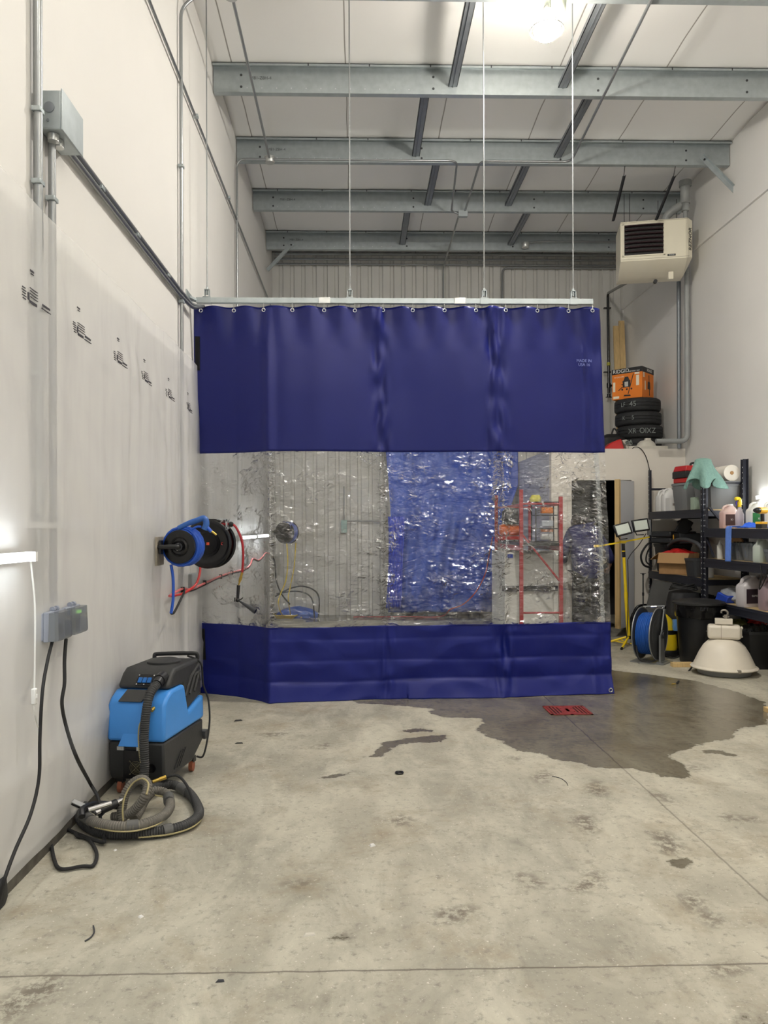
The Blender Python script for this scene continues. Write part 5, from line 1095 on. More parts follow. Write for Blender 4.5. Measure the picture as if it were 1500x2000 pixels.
# top bay of unit A (z 1.70)
Z1 = 1.702
jug('white gallon jug with a grey label, leftmost on the shelf beside the tote', 4.10, 10.30, Z1, 0.15, 0.30, 0.15, 0.15, (232, 232, 230), None, cap=(230, 230, 228), lab=(205, 208, 208), t_=0.08)
jug('white gallon jug directly beside the gray tote with a red-capped neighbour', 4.10, 10.10, Z1, 0.0, 0.31, 0.16, 0.16, (236, 236, 234), None, cap=(235, 235, 232), t_=0.05)
jug('white jug with a red cap half hidden behind the gray tote', 4.30, 10.05, Z1, 0.0, 0.31, 0.16, 0.16, (228, 226, 222), None, cap=(180, 30, 60), t_=0.05)
mb = MB(); mb.box((4.10, 9.90, Z1+0.085), (0.17, 0.16, 0.17)); o = single('paper_carton', mb, white_p, 'small white carton with brown print left of the gray tote', 'box', bevel=0.003)
text('label_text', 'BULK', 0.05, mat('brown_ink', S(96, 70, 60), 0.6), o, (-0.0, -0.082, 0.08), (PI/2, 0, 0), 0.0005)
tote('open gray tote under the red toolbox on the upper shelf', 4.20, 9.62, Z1, 0.40, 0.34, 0.34, greyp, rz=0.2)
tb = thing('toolbox', 'red toolbox with a black belt and handle stacked in the gray tote', 'toolbox', (4.20, 9.62, Z1+0.345), 0.2)
mb = MB(); mb.bb(-0.17, 0.17, -0.13, 0.13, 0, 0.06); lp('red_base', mb, red_p, tb, bevel=0.008)
mb = MB(); mb.bb(-0.18, 0.18, -0.14, 0.14, 0.06, 0.145); lp('black_belt', mb, black, tb, bevel=0.008)
mb = MB(); mb.hexa([(-0.175, -0.135, 0.145), (0.175, -0.135, 0.145), (0.175, 0.135, 0.145), (-0.175, 0.135, 0.145), (-0.155, -0.12, 0.215), (0.155, -0.12, 0.215), (0.155, 0.12, 0.215), (-0.155, 0.12, 0.215)]); lp('red_lid', mb, red_p, tb, bevel=0.01)
mb = MB(); mb.tube(cr([(-0.01, -0.0, 0.21), (0.0, 0, 0.25), (0.10, 0, 0.255), (0.13, 0, 0.21)], 5), 0.014, 8); lp('handle', mb, black, tb)
mb = MB(); mb.bb(-0.12, -0.07, -0.145, -0.139, 0.08, 0.125); lp('latch_label', mb, white_p, tb)
tote('large gray tote with a moulded panel right of the slotted corner posts', 4.28, 9.10, Z1, 0.42, 0.46, 0.30, greyp, rz=0.05, lid=dgrey)
mb = MB(); mb.box((4.10, 9.22, Z1+0.075), (0.13, 0.11, 0.15)); single('green_package', mb, mat('sage_green', S(160, 178, 160), 0.6), 'small sage green package behind the corner posts', 'package', bevel=0.004)
for x, y, lb in ((4.37, 9.02, 'white paper towel roll at the front of the top narrow shelf'), (4.36, 9.30, 'white paper towel roll behind another, half hidden by the teal towel')):
    t = thing('paper_towel_roll', lb, 'paper towel roll', (x, y, 2.032))
    mb = MB(); mb.lathe([(0.02, 0), (0.095, 0), (0.095, 0.23), (0.02, 0.23)], (0, -0.11, 0.095), (0, 1, 0), 32); lp('roll', mb, mat('paper_white', S(228, 222, 210), 0.8), t)
    mb = MB(); mb.cyl((0, -0.113, 0.095), (0, -0.1105, 0.095), 0.022, n=16); mb.cyl((0, -0.116, 0.095), (0, -0.112, 0.095), 0.016, n=16); lp('core', mb, card, t)
# middle bay of unit A (z 0.89)
Z2 = 0.892
tote('stack-height black bin at the far end of the middle shelf', 4.22, 10.26, Z2, 0.40, 0.42, 0.36, black, lid=black)
cs = thing('tool_case', 'black tool case with yellow latches lying on the black bin', 'tool case', (4.18, 10.12, Z2+0.385), 0.5)
mb = MB(); mb.bb(-0.26, 0.26, -0.16, 0.16, 0, 0.075); mb.bb(-0.26, 0.26, -0.16, 0.16, 0.08, 0.16); lp('case', mb, black, cs, bevel=0.02)
for x in (-0.2, -0.13, 0.02, 0.09):
    mb = MB(); mb.box((x, -0.165, 0.08), (0.035, 0.012, 0.07)); lp('latch', mb, mat('amber', S(214, 160, 50), 0.4), cs, bevel=0.003)
mb = MB(); mb.box((0.12, -0.03, 0.162), (0.16, 0.06, 0.004)); lp('red_stripe', mb, red_p, cs)
mb = MB(); mb.box((4.2, 9.85, Z2+0.60), (0.16, 0.05, 0.22), Matrix.Rotation(0.5, 3, 'Y')); mb.box((4.25, 9.95, Z2+0.62), (0.14, 0.05, 0.18), Matrix.Rotation(-0.4, 3, 'Y')); mb.bb(4.08, 4.4, 9.7, 10.02, Z2+0.385, Z2+0.52)
single('black_gear', mb, black, 'angular black equipment piled behind the tool case under the upper shelf', 'equipment', bevel=0.01)
bc = Vector((4.08, 9.72, Z2)); R_ = math.radians(-48)
cb = thing('cardboard_box', 'open cardboard box with flaps, stuffed with red cloth, on the middle shelf', 'box', tuple(bc), R_)
mb = MB(); w_, d_, h_ = 0.40, 0.28, 0.27
for a in ((-w_/2, w_/2, -d_/2, -d_/2+0.006), (-w_/2, w_/2, d_/2-0.006, d_/2), (-w_/2, -w_/2+0.006, -d_/2, d_/2), (w_/2-0.006, w_/2, -d_/2, d_/2)): mb.bb(*a, 0, h_)
mb.bb(-w_/2, w_/2, -d_/2, d_/2, 0, 0.006); lp('carton', mb, card, cb)
mb = MB(); mb.hexa([(-w_/2, -d_/2, h_-0.003), (w_/2, -d_/2, h_-0.003), (w_/2, -d_/2, h_+0.003), (-w_/2, -d_/2, h_+0.003), (-w_/2+0.01, -d_/2-0.06, h_-0.13), (w_/2-0.01, -d_/2-0.06, h_-0.13), (w_/2-0.01, -d_/2-0.065, h_-0.125), (-w_/2+0.01, -d_/2-0.065, h_-0.125)]); lp('front_flap', mb, mat('cardboard_flap', S(172, 136, 92), 0.75), cb)
mb = MB(); mb.hexa([(-w_/2, -d_/2, h_-0.003), (-w_/2, d_/2, h_-0.003), (-w_/2, d_/2, h_+0.003), (-w_/2, -d_/2, h_+0.003), (-w_/2-0.11, -d_/2, h_-0.09), (-w_/2-0.11, d_/2, h_-0.09), (-w_/2-0.115, d_/2, h_-0.085), (-w_/2-0.115, -d_/2, h_-0.085)]); lp('side_flap', mb, card, cb)
mb = MB(); mb.grid(lambda u, v: bc+Matrix.Rotation(R_, 3, 'Z') @ Vector(((u-0.5)*w_*0.95, (v-0.5)*d_*0.95, h_+0.0+0.05*math.sin(PI*u)*math.sin(PI*v)+0.02*noise.noise(Vector((u*7, v*7, 2))))), 16, 12); single('red_cloth', mb, red_p, 'crumpled red cloth heaped in the open cardboard box', 'cloth', solid=0.006)
mb = MB(); mb.tube(cr([(4.04, 9.95, Z2+0.36), (4.05, 9.80, Z2+0.42), (4.05, 9.55, Z2+0.445), (4.06, 9.3, Z2+0.43), (4.10, 9.15, Z2+0.36), (4.2, 9.1, Z2+0.1)], 8), 0.024, 10); single('vacuum_tube', mb, dgrey, 'curved dark gray vacuum tube arching over the cardboard box', 'tube')
tote('small dark gray bin at the near end of the middle shelf', 4.12, 9.22, Z2, 0.26, 0.30, 0.22, dgrey, rz=0.1)
mb = MB(); mb.rings([(0.045, 0.045, 0), (0.045, 0.045, 0.16), (0.02, 0.02, 0.19)], 16, 2, (4.16, 9.03, Z2+0.0)); single('white_spray_can', mb, white_p, 'white can peeking out behind the corner post, middle shelf', 'can')
mb = MB(); mb.tube(cr([W(1276, 1055, 10.35), W(1262, 1066, 10.3), W(1252, 1085, 10.28), W(1257, 1103, 10.3), W(1272, 1109, 10.36)], 8), 0.014, 8); mb.tube(cr([W(1280, 1060, 10.4), W(1266, 1075, 10.4), W(1262, 1096, 10.38), W(1274, 1106, 10.38)], 8), 0.010, 8)
mb.v = [Vector((min(v.x, 3.99) if v.y > 10.2 else v.x, v.y, v.z)) for v in mb.v]
single('hanging_hose', mb, blackr, 'black hose loop hanging off the far post of the shelving', 'hose')
# teal towel over the corner posts
def towel():
    mb = MB(); cx, cy, zt = 4.00, 8.845, TOP+0.012; NR = 26; NA = 72; vs = []
    for j in range(NR+1):
        t_ = j/NR
        for i in range(NA):
            a = 2*PI*i/NA; corner = 0.33+0.13*abs(math.cos(2*a+0.5))**2.0
            arc = t_*(corner+0.0)
            fold = math.cos(7*a+0.7)*0.5+0.5*math.cos(4*a)
            if arc < 0.09: r = arc; z = zt-0.02*(arc/0.09)**2
            else:
                s_ = arc-0.09; r = 0.085+s_*0.30*(1+0.95*fold*min(1, s_*5)); z = zt-0.02-s_*0.92
            r *= 1.0
            vs.append(Vector((cx+r*math.cos(a)*1.0, cy+r*math.sin(a)*0.85, z)))
    fs = [(j*NA+i, j*NA+(i+1) % NA, (j+1)*NA+(i+1) % NA, (j+1)*NA+i) for j in range(1, NR) for i in range(NA)]
    mb.add(vs, fs); mb.add([vs[0]]+vs[NA:2*NA], [(0, 1+i, 1+(i+1) % NA) for i in range(NA)]); return mb
single('teal_towel', towel(), teal, 'teal terry towel draped over the corner posts', 'towel', solid=0.008)
# unit B: top bay (z 1.475)
Z3 = 1.477
jug('translucent jug of pink liquid, leftmost on the wooden work shelf', 4.13, 8.50, Z3, 0.0, 0.27, 0.17, 0.15, (236, 214, 206), (226, 96, 92), 0.98, lab=(70, 48, 46), labtxt='3D', t_=0.35)
spb = thing('spray_bottle', 'clear spray bottle of purple liquid with a yellow trigger head', 'spray bottle', (4.16, 8.31, Z3), 0.3)
mb = MB(); mb.rings([(0.045, 0.035, 0), (0.048, 0.037, 0.15), (0.02, 0.02, 0.21), (0.016, 0.016, 0.24)], 20, 2.6); lp('bottle', mb, trans('clear_bottle', S(230, 222, 226), 0.5, 0.1), spb)
mb = MB(); mb.rings([(0.042, 0.033, 0.004), (0.045, 0.035, 0.095)], 20, 2.6); lp('liquid', mb, mat('purple_liquid', S(110, 40, 90), 0.2), spb)
mb = MB(); mb.cyl((0, 0, 0.235), (0, 0, 0.265), 0.02, n=14); mb.tube(cr([(0, 0, 0.26), (0, 0, 0.30), (-0.02, 0, 0.325), (-0.06, 0, 0.32)], 5), [0.024]*10+[0.02]*5+[0.014], 8); hd = lp('trigger_head', mb, yel, spb)
mb = MB(); mb.tube(cr([(-0.03, 0, 0.30), (-0.045, 0, 0.28), (-0.04, 0, 0.25)], 4), 0.007, 6); build('trigger', mb, mat('violet', S(70, 50, 150), 0.4), hd)
jug('white jug with a green and red label behind the spray bottle', 4.28, 8.20, Z3, 0.0, 0.29, 0.17, 0.15, (236, 236, 230), None, lab=(40, 120, 60), labtxt='3D', t_=0.2)
jug('white jug between the green labelled jug and the drill', 4.32, 7.98, Z3, 0.1, 0.29, 0.16, 0.15, (238, 238, 232), None, lab=(60, 90, 90), t_=0.15)
drl = thing('cordless_drill', 'yellow and black cordless drill standing on its battery on the work shelf', 'drill', (4.13, 7.80, Z3), 0.5)
mb = MB(); mb.bb(-0.045, 0.055, -0.035, 0.035, 0, 0.05); lp('battery', mb, black, drl, bevel=0.006)
mb = MB(); mb.bb(-0.04, 0.05, -0.036, 0.036, 0.05, 0.066); mb.tube([(0.02, 0, 0.06), (0.02, 0, 0.15)], 0.02, 8); lp('grip', mb, black, drl, bevel=0.004)
mb = MB(); mb.cyl((-0.045, 0, 0.185), (0.07, 0, 0.185), 0.034, n=18); lp('yellow_body', mb, mat('drill_yellow', S(232, 180, 40), 0.4), drl, bevel=0.003)
mb = MB(); mb.bb(-0.045, 0.05, -0.037, 0.037, 0.045, 0.07); lp('yellow_base', mb, mat('drill_yellow', S(232, 180, 40), 0.4), drl, bevel=0.003)
mb = MB(); mb.cyl((-0.11, 0, 0.185), (-0.07, 0, 0.185), 0.018, 0.03, n=16); mb.cyl((-0.07, 0, 0.185), (-0.045, 0, 0.185), 0.03, n=16); lp('chuck', mb, black, drl)
jug('jug of pale yellow liquid with a yellow and green label at the right edge', 4.24, 7.62, Z3, 0.0, 0.30, 0.18, 0.16, (238, 230, 196), (226, 206, 120), 0.98, lab=(52, 84, 50), labtxt='LEMON', t_=0.3)
def cloth_fn(u, v):
    y = 8.28-0.12*v
    if u < 0.72: # hanging part
        return (3.985-0.008*math.sin(6*v), y-0.02*u, Z3-0.37*(0.72-u)/0.72+0.012+0.0)
    s_ = (u-0.72)/0.28
    return (3.985+0.22*s_, y-0.02*u-0.05*s_*math.sin(5*v), Z3+0.012+0.014*abs(math.sin(7*v+3*s_)))
mb = MB(); mb.grid(cloth_fn, 30, 8); single('blue_microfiber_cloth', mb, mat('blue_cloth', S(96, 134, 216), 0.9, var=0.1, vs=30), 'light blue microfiber cloth hanging over the edge of the work shelf', 'cloth', solid=0.006)
mb = MB(); mb.grid(lambda u, v: Vector((4.03+0.22*u+0.01*math.sin(9*v), 7.88+0.24*v, Z3+0.010+0.062*math.sin(PI*u)*math.sin(PI*v)*(0.7+0.6*noise.noise(Vector((u*6, v*6, 1)))))), 22, 22); single('blue_microfiber_cloth', mb, mat('blue_cloth2', S(50, 104, 226), 0.85, var=0.15, vs=30), 'bright blue crumpled cloth heaped in front of the white jugs', 'cloth', solid=0.008)
# unit B: middle bay (z 1.13)
Z4 = 1.132
sq = thing('squeeze_bottle', 'frosted white squeeze bottle on the plywood shelf under the work shelf', 'bottle', (4.08, 8.60, Z4))
mb = MB(); mb.rings([(0.031, 0.031, 0), (0.033, 0.033, 0.01), (0.033, 0.033, 0.15), (0.016, 0.016, 0.17)], 18, 2); lp('bottle', mb, mat('frosted', S(206, 206, 200), 0.35), sq)
mb = MB(); mb.cyl((0, 0, 0.168), (0, 0, 0.185), 0.015, n=12); mb.cyl((0, 0, 0.185), (0, 0, 0.21), 0.008, 0.003, n=10); lp('nozzle', mb, white_p, sq)
mb = MB(); mb.box((4.27, 8.62, Z4+0.175), (0.02, 0.24, 0.24), Matrix.Rotation(0.6, 3, 'X')); single('cardboard_tray', mb, card, 'brown cardboard piece behind the squeeze bottle', 'cardboard', bevel=0.002)
clr = trans('clear_tote', S(160, 166, 172), 0.6, 0.1)
for k, (y, lb) in enumerate(((8.27, 'clear bin of dark bottles behind the hanging blue cloth'), (7.98, 'clear bin of dark bottles left of the green jug'))):
    tote(lb, 4.20, y, Z4, 0.30, 0.27, 0.19, clr, name='clear_bin', cat='bin')
    for i in range(3):
        for j in range(2):
            bt = thing('dark_bottle', ('dark bottle in the clear bin behind the hanging blue cloth', 'dark bottle in the clear bin left of the green jug')[k], 'bottle', (4.12+0.13*j, y-0.07+0.07*i, Z4+0.014), group='dark bottles in the clear bins')
            mb = MB(); mb.lathe([(0.028, 0), (0.03, 0.005), (0.03, 0.12), (0.012, 0.145), (0.012, 0.165)], n=14); lp('body', mb, mat('dark_bottle', S(30, 34, 36), 0.3), bt)
            mb = MB(); mb.cyl((0, 0, 0.165), (0, 0, 0.185), 0.014, n=10); lp('cap', mb, black, bt)
jug('slim jug of green liquid with a big handle on the plywood shelf', 4.08, 7.70, Z4, PI/2*0.2, 0.245, 0.15, 0.12, (214, 222, 214), (120, 176, 120), 0.9, cap=(230, 230, 228), t_=0.35)
tote('clear plastic box at the right edge of the plywood shelf', 4.14, 7.46, Z4, 0.24, 0.26, 0.14, clr, name='clear_bin', cat='bin')
# unit B: lower bay (z 0.65)
Z5 = 0.652
bag = MB(); bag.rings([(0.10, 0.16, 0), (0.12, 0.19, 0.05), (0.10, 0.16, 0.12), (0.04, 0.07, 0.16)], 24, 2.3, (4.17, 8.50, Z5)); bag.v = [v+Vector((0.01, 0.02, 0.02))*noise.noise(v*18) for v in bag.v]
single('plastic_bag', bag, mat('bag_white', S(150, 154, 160), 0.4, var=0.3, vs=10), 'crumpled whitish plastic bag on the lower shelf behind the trash can', 'bag')
mb = MB(); mb.hexa([(4.02, 8.36, Z5), (4.16, 8.36, Z5), (4.16, 8.62, Z5), (4.02, 8.62, Z5), (4.04, 8.34, Z5+0.07), (4.14, 8.34, Z5+0.09), (4.14, 8.58, Z5+0.10), (4.04, 8.58, Z5+0.11)]); single('blue_scoop', mb, mat('cobalt', S(30, 66, 170), 0.4), 'cobalt blue plastic scoop on the lower shelf', 'scoop', bevel=0.01)
jug('white gallon jug with a dark picture label and red residue on the lower shelf', 4.12, 8.02, Z5, PI/2*0.12, 0.33, 0.25, 0.17, (214, 210, 212), (176, 44, 60), 0.16, cap=(220, 220, 220), lab=(52, 40, 48), labtxt='SUPER', t_=0.2)
jug('white gallon jug standing just behind the picture label jug', 4.33, 8.18, Z5, 0.3, 0.33, 0.2, 0.17, (198, 198, 204), None, cap=(210, 210, 214), t_=0.2)
jug('jug of magenta liquid, nearer of two on the lower shelf', 4.16, 7.66, Z5, 0.0, 0.34, 0.22, 0.18, (206, 188, 196), (112, 26, 58), 1.0, cap=(230, 230, 228), t_=0.5)
jug('jug of magenta liquid, farther of two on the lower shelf', 4.36, 7.86, Z5, 0.0, 0.34, 0.22, 0.18, (206, 188, 196), (112, 26, 58), 1.0, cap=(230, 230, 228), t_=0.5)
mb = MB(); mb.lathe([(0.04, 0), (0.042, 0.01), (0.042, 0.12), (0.018, 0.15), (0.018, 0.17), (0.03, 0.172), (0.03, 0.20), (0.01, 0.215)], (4.06, 7.33, Z5), n=18); single('pump_bottle', mb, [mat('navy_bottle', S(34, 38, 60), 0.4)], 'navy bottle with a pale pump top at the right edge, lower shelf', 'bottle')
mb = MB(); mb.tube(cr([(3.985, 7.55, Z4-0.02), (3.97, 7.50, Z4-0.12), (3.98, 7.56, Z4-0.26), (3.985, 7.48, Z4-0.18), (3.98, 7.40, Z4-0.05)], 8), 0.006, 6); single('black_cable', mb, blackr, 'thin black cable dangling below the plywood shelf edge', 'cable')
for i, (y, z, w_, lb) in enumerate(((10.1, 0.302, 0.34, 'dark bin at the far end of the bottom shelf'), (9.6, 0.302, 0.36, 'dark bin in the middle of the bottom shelf'), (9.15, 0.302, 0.32, 'dark bin at the near end of the bottom shelf'))):
    tote(lb, 4.24, y, z, w_, 0.36, 0.34, blackr)

# ------------------------------------------------------------------ floor things at right
def lampshade():
    t = thing('high_bay_fixture', 'old white dome high bay light fixture standing on the floor', 'light fixture', (3.71, 7.74, 0), math.radians(-24))
    ow = mat('chalky_white_enamel', S(222, 214, 198), 0.42, var=0.06, vs=5)
    mb = MB(); mb.lathe([(0.235, 0.0), (0.25, 0.006), (0.262, 0.05), (0.262, 0.062)], n=56); lp('lens_base', mb, mat('grey_lens', S(120, 120, 118), 0.4), t)
    mb = MB(); mb.lathe([(0.262, 0.060), (0.315, 0.062), (0.322, 0.072), (0.312, 0.082), (0.295, 0.088), (0.268, 0.15), (0.236, 0.22), (0.195, 0.29), (0.15, 0.335), (0.11, 0.352), (0.09, 0.355)], n=72); lp('dome', mb, ow, t)
    mb = MB(); mb.bb(-0.155, 0.155, -0.09, 0.09, 0.357, 0.497); lp('ballast_box', mb, ow, t, bevel=0.028, seg=3)
    for x in (-0.157,):
        pass
    mb = MB(); mb.bb(0.1485, 0.1575, -0.07, 0.07, 0.38, 0.475); lp('end_plate', mb, mat('shade_grey', S(176, 170, 158), 0.5), t, bevel=0.004)
    mb = MB(); mb.bb(-0.03, -0.026, -0.0915, -0.0885, 0.36, 0.495); mb.bb(-0.03, -0.026, -0.08, 0.08, 0.4955, 0.499); lp('seam', mb, mat('seam_brown', S(150, 138, 116), 0.6), t)
    mb = MB(); mb.bb(0.156, 0.168, 0.0, 0.018, 0.37, 0.485); mb.bb(0.156, 0.175, -0.01, 0.03, 0.46, 0.48); mb.bb(0.156, 0.175, -0.01, 0.03, 0.375, 0.39); lp('end_strap', mb, ow, t, bevel=0.003)
    mb = MB(); mb.bb(-0.085, 0.08, -0.055, 0.055, 0.505, 0.56); mb.cyl((0, 0, 0.49), (0, 0, 0.51), 0.04, n=16); lp('junction_cap', mb, ow, t, bevel=0.005)
    mb = MB(); mb.cyl((0.02, 0, 0.56), (0.02, 0, 0.60), 0.022, n=12); mb.bb(-0.01, 0.05, -0.012, 0.012, 0.575, 0.588); mb.tube(cr([(0.03, 0, 0.59), (0.035, 0, 0.625), (0.01, 0, 0.645), (-0.02, 0, 0.638), (-0.025, 0, 0.615)], 6), 0.010, 8); lp('hook', mb, mat('dull_zinc', S(150, 144, 134), 0.45, 0.6), t)
    for k, a in enumerate((-1.15, 0.5, 2.6)):
        mb = MB(); mb.box((0.315*math.cos(a), 0.315*math.sin(a), 0.075), (0.03, 0.03, 0.035), a); lp('clip', mb, mat('dull_zinc', S(150, 144, 134), 0.45, 0.6), t, bevel=0.003)
    mb = MB(); iv = MWD[t.name].inverted(); mb.tube(cr([iv @ Vector(p) for p in ((3.58, 7.84, 0.42), W(1375, 1268, 8.06), W(1352, 1302, 7.95), W(1335, 1322, 7.75), PF(1322, 1334, 0.012))], 8), 0.009, 8); lp('cable', mb, blackr, t)
    mb = MB(); p = iv @ PF(1320, 1336, 0.012); mb.cyl(p, p+Vector((-0.04, -0.02, 0)), 0.004, n=6); mb.cyl(p, p+Vector((-0.03, 0.02, 0)), 0.004, n=6); lp('bare_wire', mb, brass, t)
lampshade()
can = thing('trash_can', 'round black trash can with a bag and lid behind the white dome fixture', 'trash can', (3.755, 8.42, 0))
can.scale = (0.93, 0.93, 1)
mb = MB(); mb.lathe([(0.21, 0), (0.215, 0.01), (0.255, 0.60), (0.272, 0.60), (0.272, 0.63), (0.25, 0.632)], n=44); lp('bin', mb, black, can)
mb = MB(); mb.lathe([(0.262, 0.50), (0.268, 0.52), (0.277, 0.60), (0.28, 0.64), (0.26, 0.645)], n=60); mb.v = [v+Vector((v.x, v.y, 0)).normalized()*0.010*noise.noise(v*14)+Vector((0, 0, 0.02*noise.noise(v*9))) for v in mb.v]; lp('bag', mb, mat('shiny_bag', S(18, 18, 20), 0.18, bump=0.5, bs=12), can)
mb = MB(); mb.lathe([(0.286, 0.64), (0.298, 0.645), (0.298, 0.665), (0.286, 0.672), (0.22, 0.69), (0.1, 0.70)], n=48); lp('lid', mb, mat('lid_black', S(38, 38, 38), 0.5, var=0.3, vs=9), can)
text('embossed_text', 'LIFT', 0.05, dgrey, can, (-0.06, -0.284, 0.61), (PI/2, 0, -0.2), 0.001)
t = tote('square black bin piled with wrappers right of the white dome fixture', 4.28, 8.16, 0, 0.50, 0.56, 0.40, mat('bin_black', S(26, 27, 29), 0.4), name='waste_bin', cat='bin')
mb = MB(); mb.grid(lambda u, v: (4.08+0.40*u, 7.94+0.44*v, 0.385+0.05*math.sin(PI*u)*math.sin(PI*v)+0.05*noise.noise(Vector((u*9, v*9, 0)))), 30, 30); single('plastic_wrap', mb, trans('crumpled_wrap', S(96, 98, 100), 0.35, 0.12), 'crumpled clear wrap bulging out of the square black bin', 'wrap', solid=0.003)
rn = random.Random(5)
mb = MB(); mb.tube(cr([(4.32+rn.uniform(-.09, .09), 8.22+rn.uniform(-.09, .09), 0.475+rn.uniform(-.03, .05)) for _ in range(60)], 3), 0.007, 5); single('red_cord_bundle', mb, red_p, 'bundle of bright red cord on top of the square black bin', 'cord')
mb = MB(); mb.hexa([(4.10, 8.36, 0.40), (4.24, 8.30, 0.41), (4.28, 8.44, 0.44), (4.12, 8.46, 0.43), (4.11, 8.36, 0.425), (4.24, 8.31, 0.43), (4.28, 8.44, 0.47), (4.12, 8.46, 0.465)]); single('wrapper', mb, mat('olive_wrapper', S(140, 144, 80), 0.4, var=0.6, vs=24), 'olive and white wrapper at the back of the square black bin', 'wrapper')
# wooden blocks
mb = MB(); mb.bb(3.335, 3.56, 8.10, 8.18, 0, 0.045); single('wood_block', mb, pine, 'short pine block on the floor beside the white dome fixture', 'wood block', bevel=0.003)
p = PF(1497, 1392); mb = MB(); mb.bb(p.x-0.0, p.x+0.3, p.y-0.03, p.y+0.05, 0, 0.04); single('wood_block', mb, pine, 'pine block cut off by the right edge of the picture', 'wood block', bevel=0.003)

# hose reel on the floor
hr = thing('floor_hose_reel', 'gray steel reel of blue hose standing on the floor beside the work light', 'hose reel', (3.22, 8.45, 0), math.radians(-41))
rm = mat('reel_grey', S(74, 76, 78), 0.5, 0.3, var=0.15, vs=8); rim = mat('reel_rim', S(150, 152, 152), 0.4, 0.6)
R0 = 0.285; zc = 0.315
for x in (-0.095, 0.095):
    mb = MB(); mb.lathe([(0.0, -0.003), (0.12, -0.003), (0.13, 0.006), (0.2, 0.006), (0.21, -0.003), (R0-0.006, -0.003), (R0-0.006, 0.003), (0.0, 0.006)], (x, 0, zc), (1, 0, 0), 56); fl = lp('flange', mb, rm, hr, ang=30)
    mb = MB(); mb.tube([(x, R0*math.cos(a), zc+R0*math.sin(a)) for a in [2*PI*i/56 for i in range(56)]], 0.007, 6, True); build('rim', mb, rim, fl)
lp('blue_hose', coilmb((0, 0, zc), (1, 0, 0), 0.17, 0.165, 9, 0.011, 7, 4), mat('blue_reel_hose', S(34, 88, 172), 0.4), hr)
mb = MB(); mb.cyl((-0.095, 0, zc), (0.095, 0, zc), 0.15, n=32); lp('drum', mb, rm, hr)
mb = MB(); mb.prism([(0.13, -0.09, 0.02), (0.13, 0.09, 0.02), (0.13, 0.05, zc), (0.13, 0.0, zc+0.06), (0.13, -0.05, zc)], (0.005, 0, 0)); mb.bb(0.13, 0.15, -0.09, -0.084, 0.02, zc); mb.bb(0.10, 0.16, -0.09, 0.09, 0.012, 0.02); lp('side_frame', mb, rim, hr)
mb = MB(); mb.cyl((0.136, 0, zc), (0.15, 0, zc), 0.045, n=24); mb.cyl((0.15, 0, zc), (0.158, 0, zc), 0.025, n=16); lp('hub', mb, rm, hr)
mb = MB(); mb.tube([(0.13, 0.0, zc+0.05), (0.12, 0.1, zc+0.26), (0.115, 0.13, zc+0.30)], 0.008, 6); mb.tube([(-0.12, 0.13, zc+0.28), (0.115, 0.13, zc+0.30)], 0.007, 6); lp('guide_arm', mb, alu, hr)
mb = MB(); mb.box((0.115, 0.12, zc+0.285), (0.03, 0.05, 0.03)); mb.cyl((-0.02, 0.08, zc+0.285), (0.04, 0.1, zc+0.29), 0.012, n=10); lp('guide_roller', mb, chrome, hr)
mb = MB(); mb.bb(-0.17, 0.20, -0.15, 0.15, 0.0, 0.012); lp('base_plate', mb, rim, hr)
mb = MB(); mb.tube(cr([(-0.08, -0.20, zc-0.12), (-0.03, -0.24, 0.06), (0.05, -0.20, 0.035), (0.10, -0.12, 0.04)], 6), 0.011, 8); lp('loose_hose', mb, blackr, hr)
mb = MB(); mb.tube(cr([W(1331, 1190, 8.75), W(1344, 1225, 8.72), W(1348, 1255, 8.7), W(1336, 1275, 8.6), PF(1318, 1285, 0.02)+Vector((0, 0, 0)), PF(1300, 1280, 0.02)], 8), 0.009, 8); single('loose_hose', mb, blackr, 'dark blue hose looping beside the floor hose reel', 'hose')
# yellow pressure washer behind the reel
pw = thing('pressure_washer', 'yellow and black pressure washer half hidden behind the floor hose reel', 'pressure washer', (3.56, 8.90, 0), -0.2)
mb = MB(); mb.rings([(0.13, 0.13, 0.06), (0.14, 0.14, 0.10), (0.13, 0.13, 0.25)], 24, 3.5); lp('lower_body', mb, yel, pw)
mb = MB(); mb.rings([(0.115, 0.12, 0.25), (0.115, 0.12, 0.30)], 24, 3.5); lp('black_band', mb, black, pw)
mb = MB(); mb.rings([(0.12, 0.12, 0.30), (0.10, 0.11, 0.42), (0.05, 0.08, 0.47)], 24, 3.5, (-0.02, 0, 0)); lp('upper_body', mb, yel, pw)
mb = MB(); mb.rings([(0.15, 0.15, 0.0), (0.16, 0.16, 0.03), (0.15, 0.15, 0.07)], 24, 3.5); lp('base', mb, black, pw)
mb = MB(); mb.rings([(0.05, 0.06, 0.30), (0.06, 0.07, 0.34), (0.05, 0.06, 0.42)], 20, 4, (0.13, -0.08, 0)); lp('detergent_tank', mb, mat('sky_blue', S(96, 150, 212), 0.4), pw)
